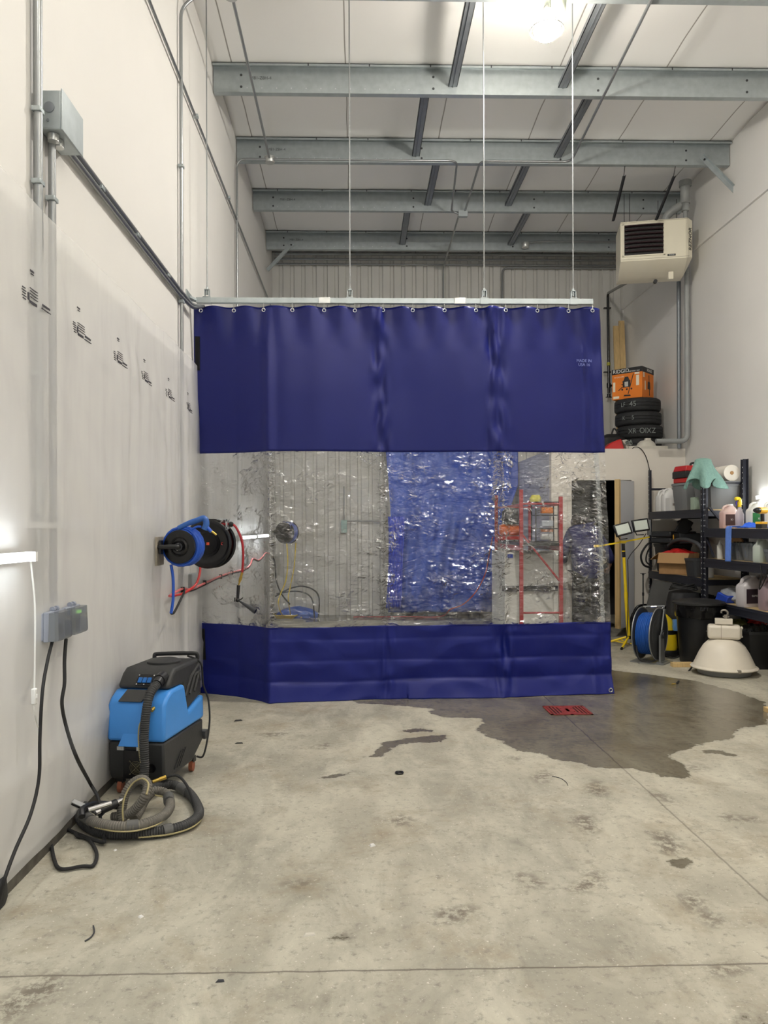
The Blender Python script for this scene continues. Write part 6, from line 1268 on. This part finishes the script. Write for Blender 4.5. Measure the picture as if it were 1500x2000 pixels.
# black duffel and hose coil
mb = MB(); mb.rings([(0.17, 0.14, 0), (0.19, 0.16, 0.05), (0.18, 0.15, 0.60), (0.16, 0.13, 0.72), (0.05, 0.05, 0.75)], 28, 3.2, (3.83, 9.0, 0.0)); mb.v = [v+Vector((0.012, 0.012, 0.0))*noise.noise(v*9) for v in mb.v]
single('black_duffel_bag', mb, mat('nylon_black', S(30, 31, 33), 0.55, var=0.2, vs=8, bump=0.4, bs=10), 'tall soft black duffel bag standing behind the trash can', 'bag')
mb = MB()
for k in range(4): mb.tube(cr([(3.83+(0.16-0.012*k)*math.cos(a), 9.0+(0.13-0.01*k)*math.sin(a), 0.765+0.014*k+0.012*math.sin(2*a+k)) for a in [2*PI*i/16 for i in range(16)]], 3, True), 0.008, 6, True)
single('coiled_hose', mb, blackr, 'black hose coiled on top of the duffel bag', 'hose')
# leaning dark board
c4 = [W(1262, 1190, 9.50), W(1307, 1200, 9.44), W(1335, 1143, 9.60), W(1276, 1133, 9.68)]
lo = [c4[0]+(c4[0]-c4[3])*1.0, c4[1]+(c4[1]-c4[2])*1.0]
for q_ in lo: pass
d0 = (c4[3]-c4[0]); k0 = c4[0].z/max(1e-6, d0.z); a0 = c4[0]-d0*k0; d1 = (c4[2]-c4[1]); a1 = c4[1]-d1*(c4[1].z/max(1e-6, d1.z))
mb = MB(); mb.prism([a0, a1, c4[2], c4[3]], Vector((0.0, 0.018, 0.008))); mb.v = [Vector((v.x, v.y, max(v.z, 0.0))) for v in mb.v]
single('leaning_board', mb, mat('charcoal_board', S(62, 62, 60), 0.65, var=0.2, vs=5), 'dark charcoal board leaning against the shelving behind the hose reel', 'board')
t = thing('black_shop_vacuum', 'rounded black shop vacuum in the dark behind the leaning board', 'vacuum', (3.72, 9.92, 0))
mb = MB(); mb.lathe([(0.17, 0.05), (0.19, 0.08), (0.19, 0.30), (0.17, 0.36), (0.10, 0.42), (0.04, 0.43)], n=32); lp('drum', mb, blackr, t)
mb = MB(); mb.tube(cr([(-0.17, -0.05, 0.12), (-0.19, -0.05, 0.3), (-0.12, -0.05, 0.46), (0.02, -0.04, 0.48)], 6), 0.018, 10); lp('hose', mb, blackg, t)
mb = MB()
for a in (0.5, 2.1, 3.7, 5.3): mb.sph((0.15*math.cos(a), 0.15*math.sin(a), 0.028), 0.028, 10)
lp('caster', mb, black, t)
mb = MB(); p = W(1256, 1120, 9.7); mb.cyl((p.x, 9.7, 0.0), (p.x, 9.7, p.z-0.02), 0.009, n=8); mb.cyl((p.x, 9.7, p.z-0.02), (p.x, 9.7, p.z), 0.016, n=8); mb.cyl((p.x, 9.7, 0.0), (p.x, 9.7, 0.01), 0.05, n=16); mb.box((p.x+0.0, 9.7, p.z), (0.07, 0.012, 0.008)); mb.cyl((p.x, 9.7, 0.62), (p.x, 9.7, 0.66), 0.014, n=8)
single('telescopic_pole', mb, black, 'thin black telescopic pole standing between the work light and the shelving', 'pole')

# tripod work light
wl_ = thing('work_light', 'yellow tripod work light with two square floodlights facing us', 'work light', (3.33, 9.57, 0))
bl = Vector((W(1228, 1262, 9.57).x, 9.57, 0)); tp = W(1217, 1060, 9.52)
mb = MB(); mid = bl.lerp(tp, 0.55); mb.cyl(bl+Vector((0, 0, 0.10)), bl.lerp(tp, 0.52), 0.024, n=16); mb.cyl(bl.lerp(tp, 0.5), bl.lerp(tp, 0.88), 0.019, n=16); wp('pole', mb, yel, wl_)
mb = MB(); mb.cyl(bl.lerp(tp, 0.86), bl.lerp(tp, 0.99), 0.021, n=14); mb.cyl(bl+Vector((0, 0, 0.09)), bl+Vector((0, 0, 0.13)), 0.034, n=14); wp('collar', mb, black, wl_)
mb = MB(); mb.cyl(bl.lerp(tp, 0.915), bl.lerp(tp, 0.925), 0.023, n=14); wp('yellow_ring', mb, yel, wl_)
for a in (-2.15, -0.1, 1.9, 3.0):
    mb = MB(); e = bl+Vector((0.34*math.cos(a), 0.34*math.sin(a), 0.016)); mb.cyl(bl+Vector((0.02*math.cos(a), 0.02*math.sin(a), 0.115)), e, 0.014, n=10); lg = wp('leg', mb, yel, wl_)
    mb = MB(); d = Vector((math.cos(a), math.sin(a), -0.25)).normalized(); mb.cyl(e-d*0.01, e+d*0.02, 0.0155, n=10); sp('rubber_foot', mb, black, wl_, lg)
    mb = MB(); mb.cyl(bl+Vector((0.02*math.cos(a), 0.02*math.sin(a), 0.03)), bl+Vector((0.17*math.cos(a), 0.17*math.sin(a), 0.06)), 0.008, n=8); sp('brace', mb, yel, wl_, lg)
ba = W(1162, 1068, 9.47); bb_ = W(1268, 1049, 9.57)
mb = MB(); mb.tube([ba, bb_], 0.013, 4); mb.box(tp+Vector((0, 0, 0.01)), (0.06, 0.05, 0.035)); mb.box(ba+Vector((0.02, 0, 0.01)), (0.06, 0.04, 0.03)); wp('crossbar', mb, yel, wl_)
for cpt, wdt in ((W(1216, 1034, 9.42), 0), (W(1251, 1026, 9.5), 1)):
    Rf = Matrix.Rotation(math.radians(-14), 3, 'Y') @ Matrix.Rotation(math.radians(-14), 3, 'X') if wdt == 0 else Matrix.Rotation(math.radians(-8), 3, 'Y') @ Matrix.Rotation(math.radians(-8), 3, 'X')
    mb = MB(); mb.box(cpt, (0.205, 0.035, 0.155), Rf)
    h = wp('floodlight_housing', mb, blackg, wl_, bevel=0.008)
    mb = MB(); mb.box(cpt+Rf @ Vector((0, -0.019, 0.0)), (0.165, 0.004, 0.115), Rf); sp('lens', mb, mat('flood_lens', S(206, 214, 204), 0.25), wl_, h)
    mb = MB(); mb.tube([cpt+Rf @ Vector((-0.09, 0.03, 0.02)), cpt+Rf @ Vector((-0.06, 0.03, -0.11)), cpt+Rf @ Vector((0.03, 0.03, -0.12))], 0.007, 6); wp('yoke', mb, black, wl_)
mb = MB(); c = W(1247, 1052, 9.55); mb.tube(cr([W(1262, 1042, 9.6), W(1248, 1064, 9.55), W(1234, 1080, 9.5), W(1226, 1093, 9.5)], 6), 0.005, 6); mb.tube(cr([W(1226, 1093, 9.5), W(1227, 1140, 9.5), W(1226, 1200, 9.5), W(1224, 1250, 9.5)], 6), 0.005, 6); wp('cable', mb, blackr, wl_)
mb = MB(); mb.bb(W(1264, 1020, 9.6).x, W(1270, 1020, 9.6).x, 9.58, 9.6, W(1267, 1045, 9.6).z, W(1267, 1015, 9.6).z); wp('pale_handle', mb, greyp, wl_)

# floor drain
dr = [PF(1064, 1380), PF(1140, 1378), PF(1152, 1397), PF(1077, 1398)]
ctr = sum(dr, Vector())/4; wdr = 0.34; ddr = 0.30
gd = thing('floor_drain', 'rusty red cast drain grate in the wet floor in front of the curtain', 'drain', (ctr.x, ctr.y, 0))
rust = mat('rusty_red', S(128, 40, 34), 0.55, var=0.3, vs=30)
mb = MB(); mb.bb(-wdr/2, wdr/2, -ddr/2, ddr/2, 0.0005, 0.002); lp('pit', mb, mat('pit_black', S(14, 12, 12), 0.8), gd)
mb = MB()
for a in ((-wdr/2, wdr/2, -ddr/2, -ddr/2+0.02), (-wdr/2, wdr/2, ddr/2-0.02, ddr/2), (-wdr/2, -wdr/2+0.02, -ddr/2, ddr/2), (wdr/2-0.02, wdr/2, -ddr/2, ddr/2), (-0.012, 0.012, -ddr/2, ddr/2)): mb.bb(*a, 0.0, 0.006)
for i in range(11):
    x = -wdr/2+0.034+i*(wdr-0.068)/10; s_ = ddr/2-0.018; q_ = max(0.012, s_*(1-abs(x)/(wdr/2))*0.95)
    mb.bb(x-0.007, x+0.007, -s_, s_, 0.0015, 0.0055)
for s_ in (-1, 1):                                                     # solid bow tie in the middle
    mb.prism([(-wdr/2*0.62, s_*(ddr/2-0.02), 0.0058), (0, s_*0.012, 0.0058), (wdr/2*0.62, s_*(ddr/2-0.02), 0.0058)][::s_], (0, 0, -0.004))
mb.bb(-0.05, 0.05, -0.05, 0.05, 0.001, 0.006)
lp('grate', mb, rust, gd)

# small litter on the floor
def chip(px, py, w_, d_, h_, m, label, name='debris_chip', rz=0.4, cat='debris'):
    p = PF(px, py); mb = MB(); mb.hexa([p+Matrix.Rotation(rz, 3, 'Z') @ Vector(v) for v in ((-w_/2, -d_/2, 0), (w_/2, -d_/3, 0), (w_/2.5, d_/2, 0), (-w_/3, d_/2, 0), (-w_/3, -d_/3, h_), (w_/3, -d_/4, h_), (w_/3, d_/3, h_), (-w_/4, d_/3, h_))]); single(name, mb, m, label, cat)
chip(727, 1652, 0.03, 0.025, 0.008, white_p, 'white chip on the bare floor in the middle of the bay', 'paint_chip')
chip(604, 1826, 0.05, 0.025, 0.005, offw, 'small cream paper scrap on the floor near the front joint', 'paper_scrap', 0.1)
chip(275, 1791, 0.02, 0.02, 0.005, white_p, 'white crumb on the floor in front of the hose coil', 'paint_chip', 0.9)
chip(225, 1661, 0.016, 0.013, 0.005, white_p, 'tiny white crumb just in front of the vacuum hose', 'paint_chip', 0.9)
chip(430, 1917, 0.03, 0.014, 0.005, dgrey, 'small dark chip near the bottom of the floor', 'debris_chip', 0.0)
chip(465, 1408, 0.07, 0.03, 0.008, blackr, 'dark dried leaf on the floor between machine and curtain', 'dry_leaf', 0.2)
chip(467, 1452, 0.06, 0.02, 0.006, blackr, 'second dark leaf scrap nearer the camera beside the machine', 'dry_leaf', 0.0)
p = PF(780, 1511); mb = MB(); mb.tube([p+Vector((0.022*math.cos(a), 0.022*math.sin(a), 0.006)) for a in [2*PI*i/20 for i in range(20)]], 0.006, 6, True); single('rubber_ring', mb, blackg, 'black rubber ring lying alone in the middle of the floor', 'ring')
mb = MB(); mb.tube(cr([PF(182, 1808, 0.004), PF(184, 1820, 0.004), PF(178, 1830, 0.004), PF(166, 1838, 0.004)], 6), 0.003, 5); single('twig', mb, dgrey, 'thin curved dark strand on the floor at lower left', 'twig')
mb = MB(); mb.tube(cr([PF(1078, 1516, 0.003), PF(1095, 1520, 0.003), PF(1106, 1528, 0.003), PF(1109, 1534, 0.003)], 6), 0.002, 5); single('wire_strand', mb, dgrey, 'thin curved wire on the floor below the wet patch', 'wire')

# ------------------------------------------------------------------ behind the curtain
# blue tarp over the back door
def tarpf(u, v):
    x0 = W(757, 1000, 12.9).x; x1 = 2.665
    z = 0.07+(3.9-0.07)*v
    xr = x0+(x1-x0)*(0.80+0.20*min(1, max(0, (z-1.0)/1.2)))
    x = x0+(xr-x0)*u+0.06*math.sin(z*1.3)*(1-u)
    y = 12.93+0.07*noise.noise(Vector((u*9, z*0.6, 0)))+0.03*noise.noise(Vector((u*22, z*2.2, 3)))+(0.10*math.exp(-z/0.25))
    y += -0.05*math.exp(-((z-0.4)/0.2)**2)*math.sin(u*9)
    return Vector((x, min(y-0.12, 13.1), z))
tarp_m = mat('blue_tarp', S(38, 84, 196), 0.38, var=0.22, vs=2.5, bump=0.4, bs=9, vstretch=(1.6, 1, 0.5))
mb = MB(); mb.grid(tarpf, 110, 80); single('blue_tarp', mb, tarp_m, 'blue tarp hung on the back wall, seen through the clear band of the curtain', 'tarp', solid=0.003)
mb = MB(); mb.grid(lambda u, v: tarpf(0.005+u*0.14, 0.02+0.40*v)-Vector((-0.0+0.06, 0.09+0.02*math.sin(u*40), 0)), 30, 30); single('blue_tarp', mb, mat('bright_tarp', S(30, 78, 220), 0.35, var=0.2, vs=12, vstretch=(8, 1, 0.6)), 'folded strip of brighter blue tarp at the left lower edge of the hung tarp', 'tarp', solid=0.003)

# red scaffold
sc_ = thing('scaffold', 'red painted rolling scaffold frame behind the curtain', 'scaffold', (2.28, 10.45, 0))
SX0, SX1, SY0, SY1 = 2.03, 2.53, 9.6, 11.35
for x in (SX0, SX1):
    for y in (SY0, SY1):
        hgt = 1.97 if (x == SX0) else 1.88
        mb = MB(); mb.bb(x-0.022, x+0.022, y-0.022, y+0.022, 0.10, hgt); pm = wp('post', mb, redm, sc_)
        mb = MB(); mb.lathe([(0.03, -0.018), (0.055, -0.016), (0.055, 0.016), (0.03, 0.018)], (x, y, 0.055), (1, 0, 0), 20); mb.bb(x-0.012, x+0.012, y-0.03, y+0.03, 0.055, 0.11); sp('caster', mb, black, sc_, pm)
for y in (SY0, SY1):
    for z in (0.42, 1.79):
        mb = MB(); mb.cyl((SX0, y, z), (SX1, y, z), 0.013, n=8); wp('rung', mb, redm, sc_)
    mb = MB(); mb.cyl((SX0, y, 1.42), (SX1, y, 0.80), 0.013, n=8); wp('diagonal', mb, redm, sc_)
for x in (SX0, SX1):
    mb = MB(); mb.cyl((x, SY0, 1.78), (x, SY1, 1.78), 0.012, n=8); wp('side_rail', mb, redm, sc_)
    mb = MB(); mb.bb(x-0.02, x+0.02, SY0, SY1, 1.20, 1.26); wp('side_rail', mb, redm, sc_)
mb = MB(); mb.bb(SX0+0.02, SX1-0.02, SY0-0.02, SY1+0.02, 1.262, 1.30); wp('platform', mb, black, sc_)
# compressor on the platform
cp = thing('air_compressor', 'orange and black portable compressor with red base on the scaffold platform', 'compressor', (2.14, 10.75, 1.30), 0.1)
mb = MB(); mb.bb(-0.20, 0.10, -0.16, 0.16, 0.02, 0.07); lp('red_base', mb, red_p, cp, bevel=0.01)
mb = MB(); mb.lathe([(0.02, -0.15), (0.07, -0.14), (0.085, -0.10), (0.085, 0.10), (0.07, 0.14), (0.02, 0.15)], (-0.03, 0, 0.16), (1, 0, 0), 26); lp('orange_tank', mb, mat('orange_tank', S(216, 98, 26), 0.35), cp)
mb = MB(); mb.rings([(0.10, 0.09, 0.25), (0.12, 0.10, 0.30), (0.11, 0.09, 0.42), (0.06, 0.05, 0.47)], 22, 3, (-0.02, 0, 0)); mb.bb(-0.12, 0.10, -0.1, 0.1, 0.24, 0.26); lp('motor_cover', mb, dgrey, cp)
mb = MB(); mb.bb(-0.14, -0.12, -0.12, -0.1, 0.0, 0.02); mb.bb(0.06, 0.08, 0.1, 0.12, 0.0, 0.02); mb.bb(-0.14, -0.12, 0.1, 0.12, 0.0, 0.02); mb.bb(0.06, 0.08, -0.12, -0.1, 0.0, 0.02); lp('foot', mb, black, cp)
# shelf organiser with bags
og = thing('parts_organiser', 'black open rack with white and orange packets standing on the scaffold', 'organiser', (2.42, 10.05, 1.30))
mb = MB()
for z in (0.0, 0.17, 0.345, 0.515): mb.bb(-0.13, 0.18, -0.10, 0.16, z, z+0.014)
for x in (-0.13, 0.165):
    for y in (-0.10, 0.146): mb.bb(x, x+0.015, y, y+0.014, 0, 0.53)
lp('frame', mb, black, og)
for z, mm, nm in ((0.014, white_p, 'white_packet'), (0.19, mat('foil', S(190, 198, 206), 0.3), 'silver_packet'), (0.36, orange, 'orange_packet'), (0.10, orange, 'orange_packet')):
    mb = MB(); mb.box((0.04, -0.02, z+0.055), (0.15, 0.10, 0.08 if z != 0.10 else 0.045)); lp(nm, mb, mm, og, bevel=0.01)
# white cabinet
wc = thing('white_cabinet', 'tall white panelled box strapped with a black bar behind the scaffold', 'cabinet', (2.26, 10.5, 0))
cab = mat('foam_white', S(216, 216, 210), 0.5, var=0.04, vs=3)
mb = MB(); mb.bb(1.90, 2.60, 10.02, 11.0, 0.02, 1.165); wp('body', mb, cab, wc, bevel=0.01)
mb = MB(); mb.bb(1.895, 1.95, 10.0, 10.02, 0.02, 1.15); mb.bb(1.95, 2.10, 10.005, 10.02, 0.02, 1.15); mb.bb(2.12, 2.52, 10.0, 10.02, 0.02, 1.15); mb.bb(2.54, 2.60, 10.0, 10.02, 0.02, 1.19); wp('front_panel', mb, cab, wc, bevel=0.004)
mb = MB(); mb.bb(1.86, 2.59, 9.965, 9.999, 0.66, 0.73); wp('black_bar', mb, black, wc, bevel=0.006)
mb = MB(); mb.bb(2.50, 2.55, 9.96, 9.965, 0.68, 0.715); wp('bar_label', mb, white_p, wc)
mb = MB(); mb.box((1.97, 10.0-0.0025, 1.12), (0.07, 0.004, 0.05)); wp('blue_sticker', mb, mat('cobalt', S(30, 66, 170), 0.4), wc)
# red hose on the tarp
mb = MB(); mb.tube(cr([W(962, 1050, 11.5), W(955, 1085, 12.4), W(948, 1120, 12.5), W(930, 1155, 12.5), W(905, 1180, 12.4), W(880, 1190, 12.3), PB(860, 1195, 0.02), PB(790, 1197, 0.02), PB(690, 1196, 0.02)], 8), 0.011, 8); single('air_hose', mb, redm, 'red hose falling from the scaffold across the tarp to the floor', 'hose')
# second reel on the far left wall
r3 = W(560, 1040, 12.3)
r3t = thing('water_hose_reel', 'reel of blue hose on the left wall in the far corner behind the curtain', 'hose reel', (XL+0.06, 12.3, r3.z))
ax3 = Vector((0.5, 1, 0)).normalized()
mb = MB(); mb.lathe([(0.0, 0), (0.16, 0.0), (0.18, 0.008), (0.0, 0.012)], r3-ax3*0.07, ax3, 32); mb.lathe([(0.0, 0), (0.16, 0.0), (0.18, 0.008), (0.0, 0.012)], r3+ax3*0.07, ax3, 32); mb.bb(XL+0.06, r3.x, r3.y+0.08, r3.y+0.1, r3.z-0.04, r3.z+0.04); wp('drum', mb, black, r3t)
wp('blue_hose', coilmb(r3, ax3, 0.145, 0.12, 7, 0.012, 4, 2), mat('lilac_hose', S(92, 110, 190), 0.4), r3t)
mb = MB(); mb.tube(cr([W(560, 1062, 12.2), W(562, 1100, 12.1), W(558, 1135, 12.1), W(548, 1160, 12.1), W(544, 1180, 12.0), PB(556, 1196, 0.02), PB(590, 1198, 0.02)], 8), 0.010, 8); mb.tube(cr([W(578, 1060, 12.3), W(574, 1110, 12.3), W(566, 1150, 12.3), W(563, 1170, 12.2), PB(568, 1192, 0.02)], 8), 0.009, 8)
single('yellow_hose', mb, mat('yellow_hose', S(214, 186, 60), 0.4), 'yellow hose hanging from the far reel to the floor behind the curtain', 'hose')
mb = MB(); mb.tube(cr([W(533, 1088, 12.6), W(537, 1100, 12.6), W(540, 1135, 12.5), W(550, 1160, 12.4), W(566, 1180, 12.2)], 8), 0.012, 8); mb.tube(cr([W(538, 1165, 12.6), W(565, 1150, 12.5), W(590, 1145, 12.4), W(612, 1152, 12.3), W(623, 1168, 12.3), PB(622, 1188, 0.02)], 8), 0.012, 8)
mb.tube(cr([W(540, 1160, 12.4), W(570, 1155, 12.4), W(595, 1158, 12.3), W(610, 1172, 12.2), PB(614, 1192, 0.02)], 8), 0.012, 8)
single('black_hose', mb, blackr, 'black hoses looping in the far left corner behind the curtain', 'hose')
mb = MB(); c = PB(580, 1192); mb.rings([(0.34, 0.10, 0), (0.36, 0.12, 0.06), (0.25, 0.08, 0.15), (0.05, 0.03, 0.19)], 28, 2.4, (c.x, c.y+0.1, 0)); mb.v = [v+Vector((0, 0, 0.03))*noise.noise(v*7) for v in mb.v]; mb.v = [Vector((v.x, v.y, max(0, v.z))) for v in mb.v]
single('blue_bag', mb, mat('tarp_bag', S(44, 92, 190), 0.4, var=0.2, vs=8), 'blue bundle on the floor in the far left corner behind the curtain', 'bundle')
mb = MB(); c = PB(555, 1199)
for k in range(5): mb.tube(cr([(c.x+(0.14+0.02*k)*math.cos(a), c.y+(0.10+0.015*k)*math.sin(a), 0.014+0.012*k+0.006*math.sin(3*a)) for a in [2*PI*i/14 for i in range(14)]], 3, True), 0.010, 6, True)
single('coiled_hose', mb, mat('yellow_hose', S(214, 186, 60), 0.4), 'yellow hose coil on the floor in the far left corner', 'hose')
c = W(672, 1028, 13.13); mb = MB(); mb.box(c, (0.10, 0.07, 0.22)); o = single('switch_box', mb, mat('teal_box', S(140, 172, 168), 0.5), 'small pale teal switch box on the ribbed back wall', 'switch', bevel=0.008)
mb = MB(); mb.cyl((c.x+0.05, 13.1, c.z+0.09), (W(757, 1020, 13.1).x, 13.1, c.z+0.09), 0.012, n=8); build('side_conduit', mb, conduit_m, o, M=MWD[o.name].inverted())
mb = MB(); mb.cyl((c.x, 13.1, c.z+0.1), (c.x, 13.1, 2.2), 0.010, n=8); build('up_conduit', mb, conduit_m, o, M=MWD[o.name].inverted())
# yellow package beside the utility wall
mb = MB(); c = W(1042, 976, 10.2); mb.rings([(0.07, 0.06, 0), (0.08, 0.07, 0.04), (0.05, 0.05, 0.09)], 18, 2.4, (c.x, 10.08, 1.30+0.53)); single('yellow_bag', mb, mat('pale_yellow_bag', S(214, 208, 90), 0.5), 'small yellow bag on top of the black rack on the scaffold', 'bag')

# ------------------------------------------------------------------ person walking into the utility room
pp = Vector((3.08, 10.28, 0))
cloth_d = mat('dark_trousers', S(30, 30, 34), 0.85, var=0.2, vs=14)
jacket = mat('navy_jacket', S(40, 44, 92), 0.8, var=0.15, vs=9, bump=0.4, bs=14)
skin_m = mat('skin', S(196, 150, 122), 0.55)
def skinmesh(name, verts, edges, radii, m, parent, root=0, sub=2):
    me = bpy.data.meshes.new(name); me.from_pydata([tuple(v) for v in verts], edges, []); me.update()
    o = bpy.data.objects.new(name, me); COL.objects.link(o)
    if parent is not None: o.parent = parent
    md = o.modifiers.new('skin', 'SKIN'); md.use_smooth_shade = True
    for i, r in enumerate(radii):
        sv = me.skin_vertices[0].data[i]; sv.radius = r if isinstance(r, tuple) else (r, r); sv.use_root = (i == root)
    s_ = o.modifiers.new('sub', 'SUBSURF'); s_.levels = s_.render_levels = sub
    me.materials.append(m); return o
pr = thing('person', 'person in a navy jacket and dark trousers seen from behind, stepping through the dark doorway', 'person', tuple(pp))
# local frame of the person: +y forward (away from us), x right
V = [(0, 0, 0.93), (0, 0.05, 1.08), (0, 0.12, 1.24), (0, 0.20, 1.40), (0, 0.28, 1.46), (-0.02, 0.35, 1.49), (-0.04, 0.41, 1.54), (-0.05, 0.45, 1.59),      # 0-7 spine, neck, head
     (0.17, 0.20, 1.40), (0.27, 0.14, 1.20), (0.33, 0.12, 1.08), (0.36, 0.20, 0.98), (0.36, 0.25, 0.94),                                             # 8-12 right arm
     (-0.17, 0.22, 1.40), (-0.24, 0.26, 1.16), (-0.22, 0.40, 1.02), (-0.20, 0.52, 1.00), (-0.20, 0.57, 1.00),                                        # 13-17 left arm
     (-0.095, 0.0, 0.86), (-0.10, 0.12, 0.50), (-0.10, 0.10, 0.12), (-0.10, 0.22, 0.04),                                                              # 18-21 left leg
     (0.095, 0.0, 0.86), (0.10, -0.02, 0.52), (0.07, -0.30, 0.30), (0.07, -0.32, 0.17)]                                                                 # 22-25 right leg, lifted
E = [(0, 1), (1, 2), (2, 3), (3, 4), (4, 5), (5, 6), (6, 7), (3, 8), (8, 9), (9, 10), (10, 11), (11, 12), (3, 13), (13, 14), (14, 15), (15, 16), (16, 17), (0, 18), (18, 19), (19, 20), (20, 21), (0, 22), (22, 23), (23, 24), (24, 25)]
Rr = [(0.07, 0.06), (0.10, 0.08), (0.13, 0.10), (0.13, 0.10), (0.055, 0.055), (0.075, 0.085), (0.08, 0.098), (0.06, 0.075), 0.06, 0.05, 0.042, 0.03, 0.026, 0.06, 0.05, 0.042, 0.03, 0.026, 0.06, 0.05, 0.03, 0.025, 0.06, 0.045, 0.03, 0.025]
skinmesh('body', V, E, Rr, skin_m, pr)
# jacket, trousers, shoes, hair
JV = [(0, -0.02, 0.72), (0, 0.02, 1.02), (0, 0.12, 1.24), (0, 0.19, 1.41), (0, 0.26, 1.49), (0.18, 0.20, 1.39), (0.285, 0.14, 1.20), (0.345, 0.12, 1.07), (0.365, 0.185, 1.00), (-0.18, 0.22, 1.39), (-0.25, 0.26, 1.16), (-0.23, 0.40, 1.03), (-0.205, 0.50, 1.00)]
JE = [(0, 1), (1, 2), (2, 3), (3, 4), (3, 5), (5, 6), (6, 7), (7, 8), (3, 9), (9, 10), (10, 11), (11, 12)]
skinmesh('jacket', JV, JE, [(0.235, 0.21), (0.225, 0.19), (0.235, 0.18), (0.21, 0.15), (0.15, 0.14), 0.085, 0.073, 0.062, 0.052, 0.085, 0.073, 0.062, 0.052], jacket, pr)
TV = [(0, 0, 0.96), (-0.10, 0.0, 0.83), (-0.10, 0.12, 0.50), (-0.10, 0.10, 0.10), (0.10, 0.0, 0.83), (0.105, -0.02, 0.52), (0.07, -0.31, 0.30)]
skinmesh('trousers', TV, [(0, 1), (1, 2), (2, 3), (0, 4), (4, 5), (5, 6)], [(0.20, 0.17), 0.125, 0.095, 0.08, 0.12, 0.095, 0.085], cloth_d, pr)
def shoe(c, R):
    mb = MB(); mb.rings([(0.042, 0.12, 0), (0.048, 0.13, 0.015), (0.045, 0.12, 0.05), (0.038, 0.06, 0.09, 0, -0.05), (0.034, 0.045, 0.115, 0, -0.06)], 24, 2.5)
    mb.v = [Vector(c)+R @ v for v in mb.v]; return mb
sm = mat('pale_shoe', S(206, 196, 182), 0.6, var=0.08)
lp('shoe', shoe((-0.10, 0.16, 0.0), Matrix.Identity(3)), sm, pr)
lp('shoe', shoe((0.07, -0.345, 0.20), Matrix.Rotation(math.radians(-80), 3, 'X')), sm, pr)
mb = MB(); mb.sph((-0.045, 0.41, 1.565), (0.098, 0.115, 0.105), 20); mb.v = [v+Vector((0.006, 0.006, 0.006))*noise.noise(v*40) for v in mb.v]
mb.v = [Vector((v.x, v.y-0.012, max(v.z, 1.50))) for v in mb.v]; lp('hair', mb, mat('dark_hair', S(38, 28, 24), 0.7), pr)
mb = MB(); mb.sph((-0.05, 0.50, 1.50), (0.012, 0.02, 0.016), 8); lp('nose', mb, skin_m, pr)
mb = MB(); mb.sph((0.045, 0.42, 1.53), (0.012, 0.022, 0.032), 8); mb.sph((-0.135, 0.42, 1.53), (0.012, 0.022, 0.032), 8); lp('ears', mb, skin_m, pr)
for hx, hy, hz_, sx in ((0.36, 0.26, 0.93, 1), (-0.20, 0.58, 1.0, -1)):
    hv = [(0, 0, 0), (0, 0.035, -0.02)]; he = [(0, 1)]; hr_ = [(0.026, 0.016), (0.034, 0.015)]
    for f in range(4):
        x = (f-1.5)*0.019; ln = (0.030, 0.036, 0.033, 0.026)[f]; b0 = len(hv)
        hv += [(x, 0.065, -0.035), (x, 0.065+ln, -0.055), (x, 0.065+ln*1.5, -0.085)]; he += [(1, b0), (b0, b0+1), (b0+1, b0+2)]; hr_ += [0.010, 0.009, 0.007]
    b0 = len(hv); hv += [(-sx*0.035, 0.03, -0.02), (-sx*0.05, 0.055, -0.035)]; he += [(0, b0), (b0, b0+1)]; hr_ += [0.011, 0.008]
    skinmesh('hand', [(a+hx, b_+hy-0.02, c_+hz_) for a, b_, c_ in hv], he, hr_, skin_m, pr, sub=1)
mb = MB(); mb.hexa([(0.02, 0.04, 1.315), (0.12, 0.02, 1.235), (0.12, 0.03, 1.235), (0.02, 0.05, 1.315), (0.035, 0.045, 1.355), (0.14, 0.025, 1.275), (0.14, 0.035, 1.275), (0.035, 0.055, 1.355)])
mb.v = [v+Vector((0, -0.035, 0)) for v in mb.v]
lp('reflective_patch', mb, mat('patch_white', S(200, 206, 200), 0.5), pr)
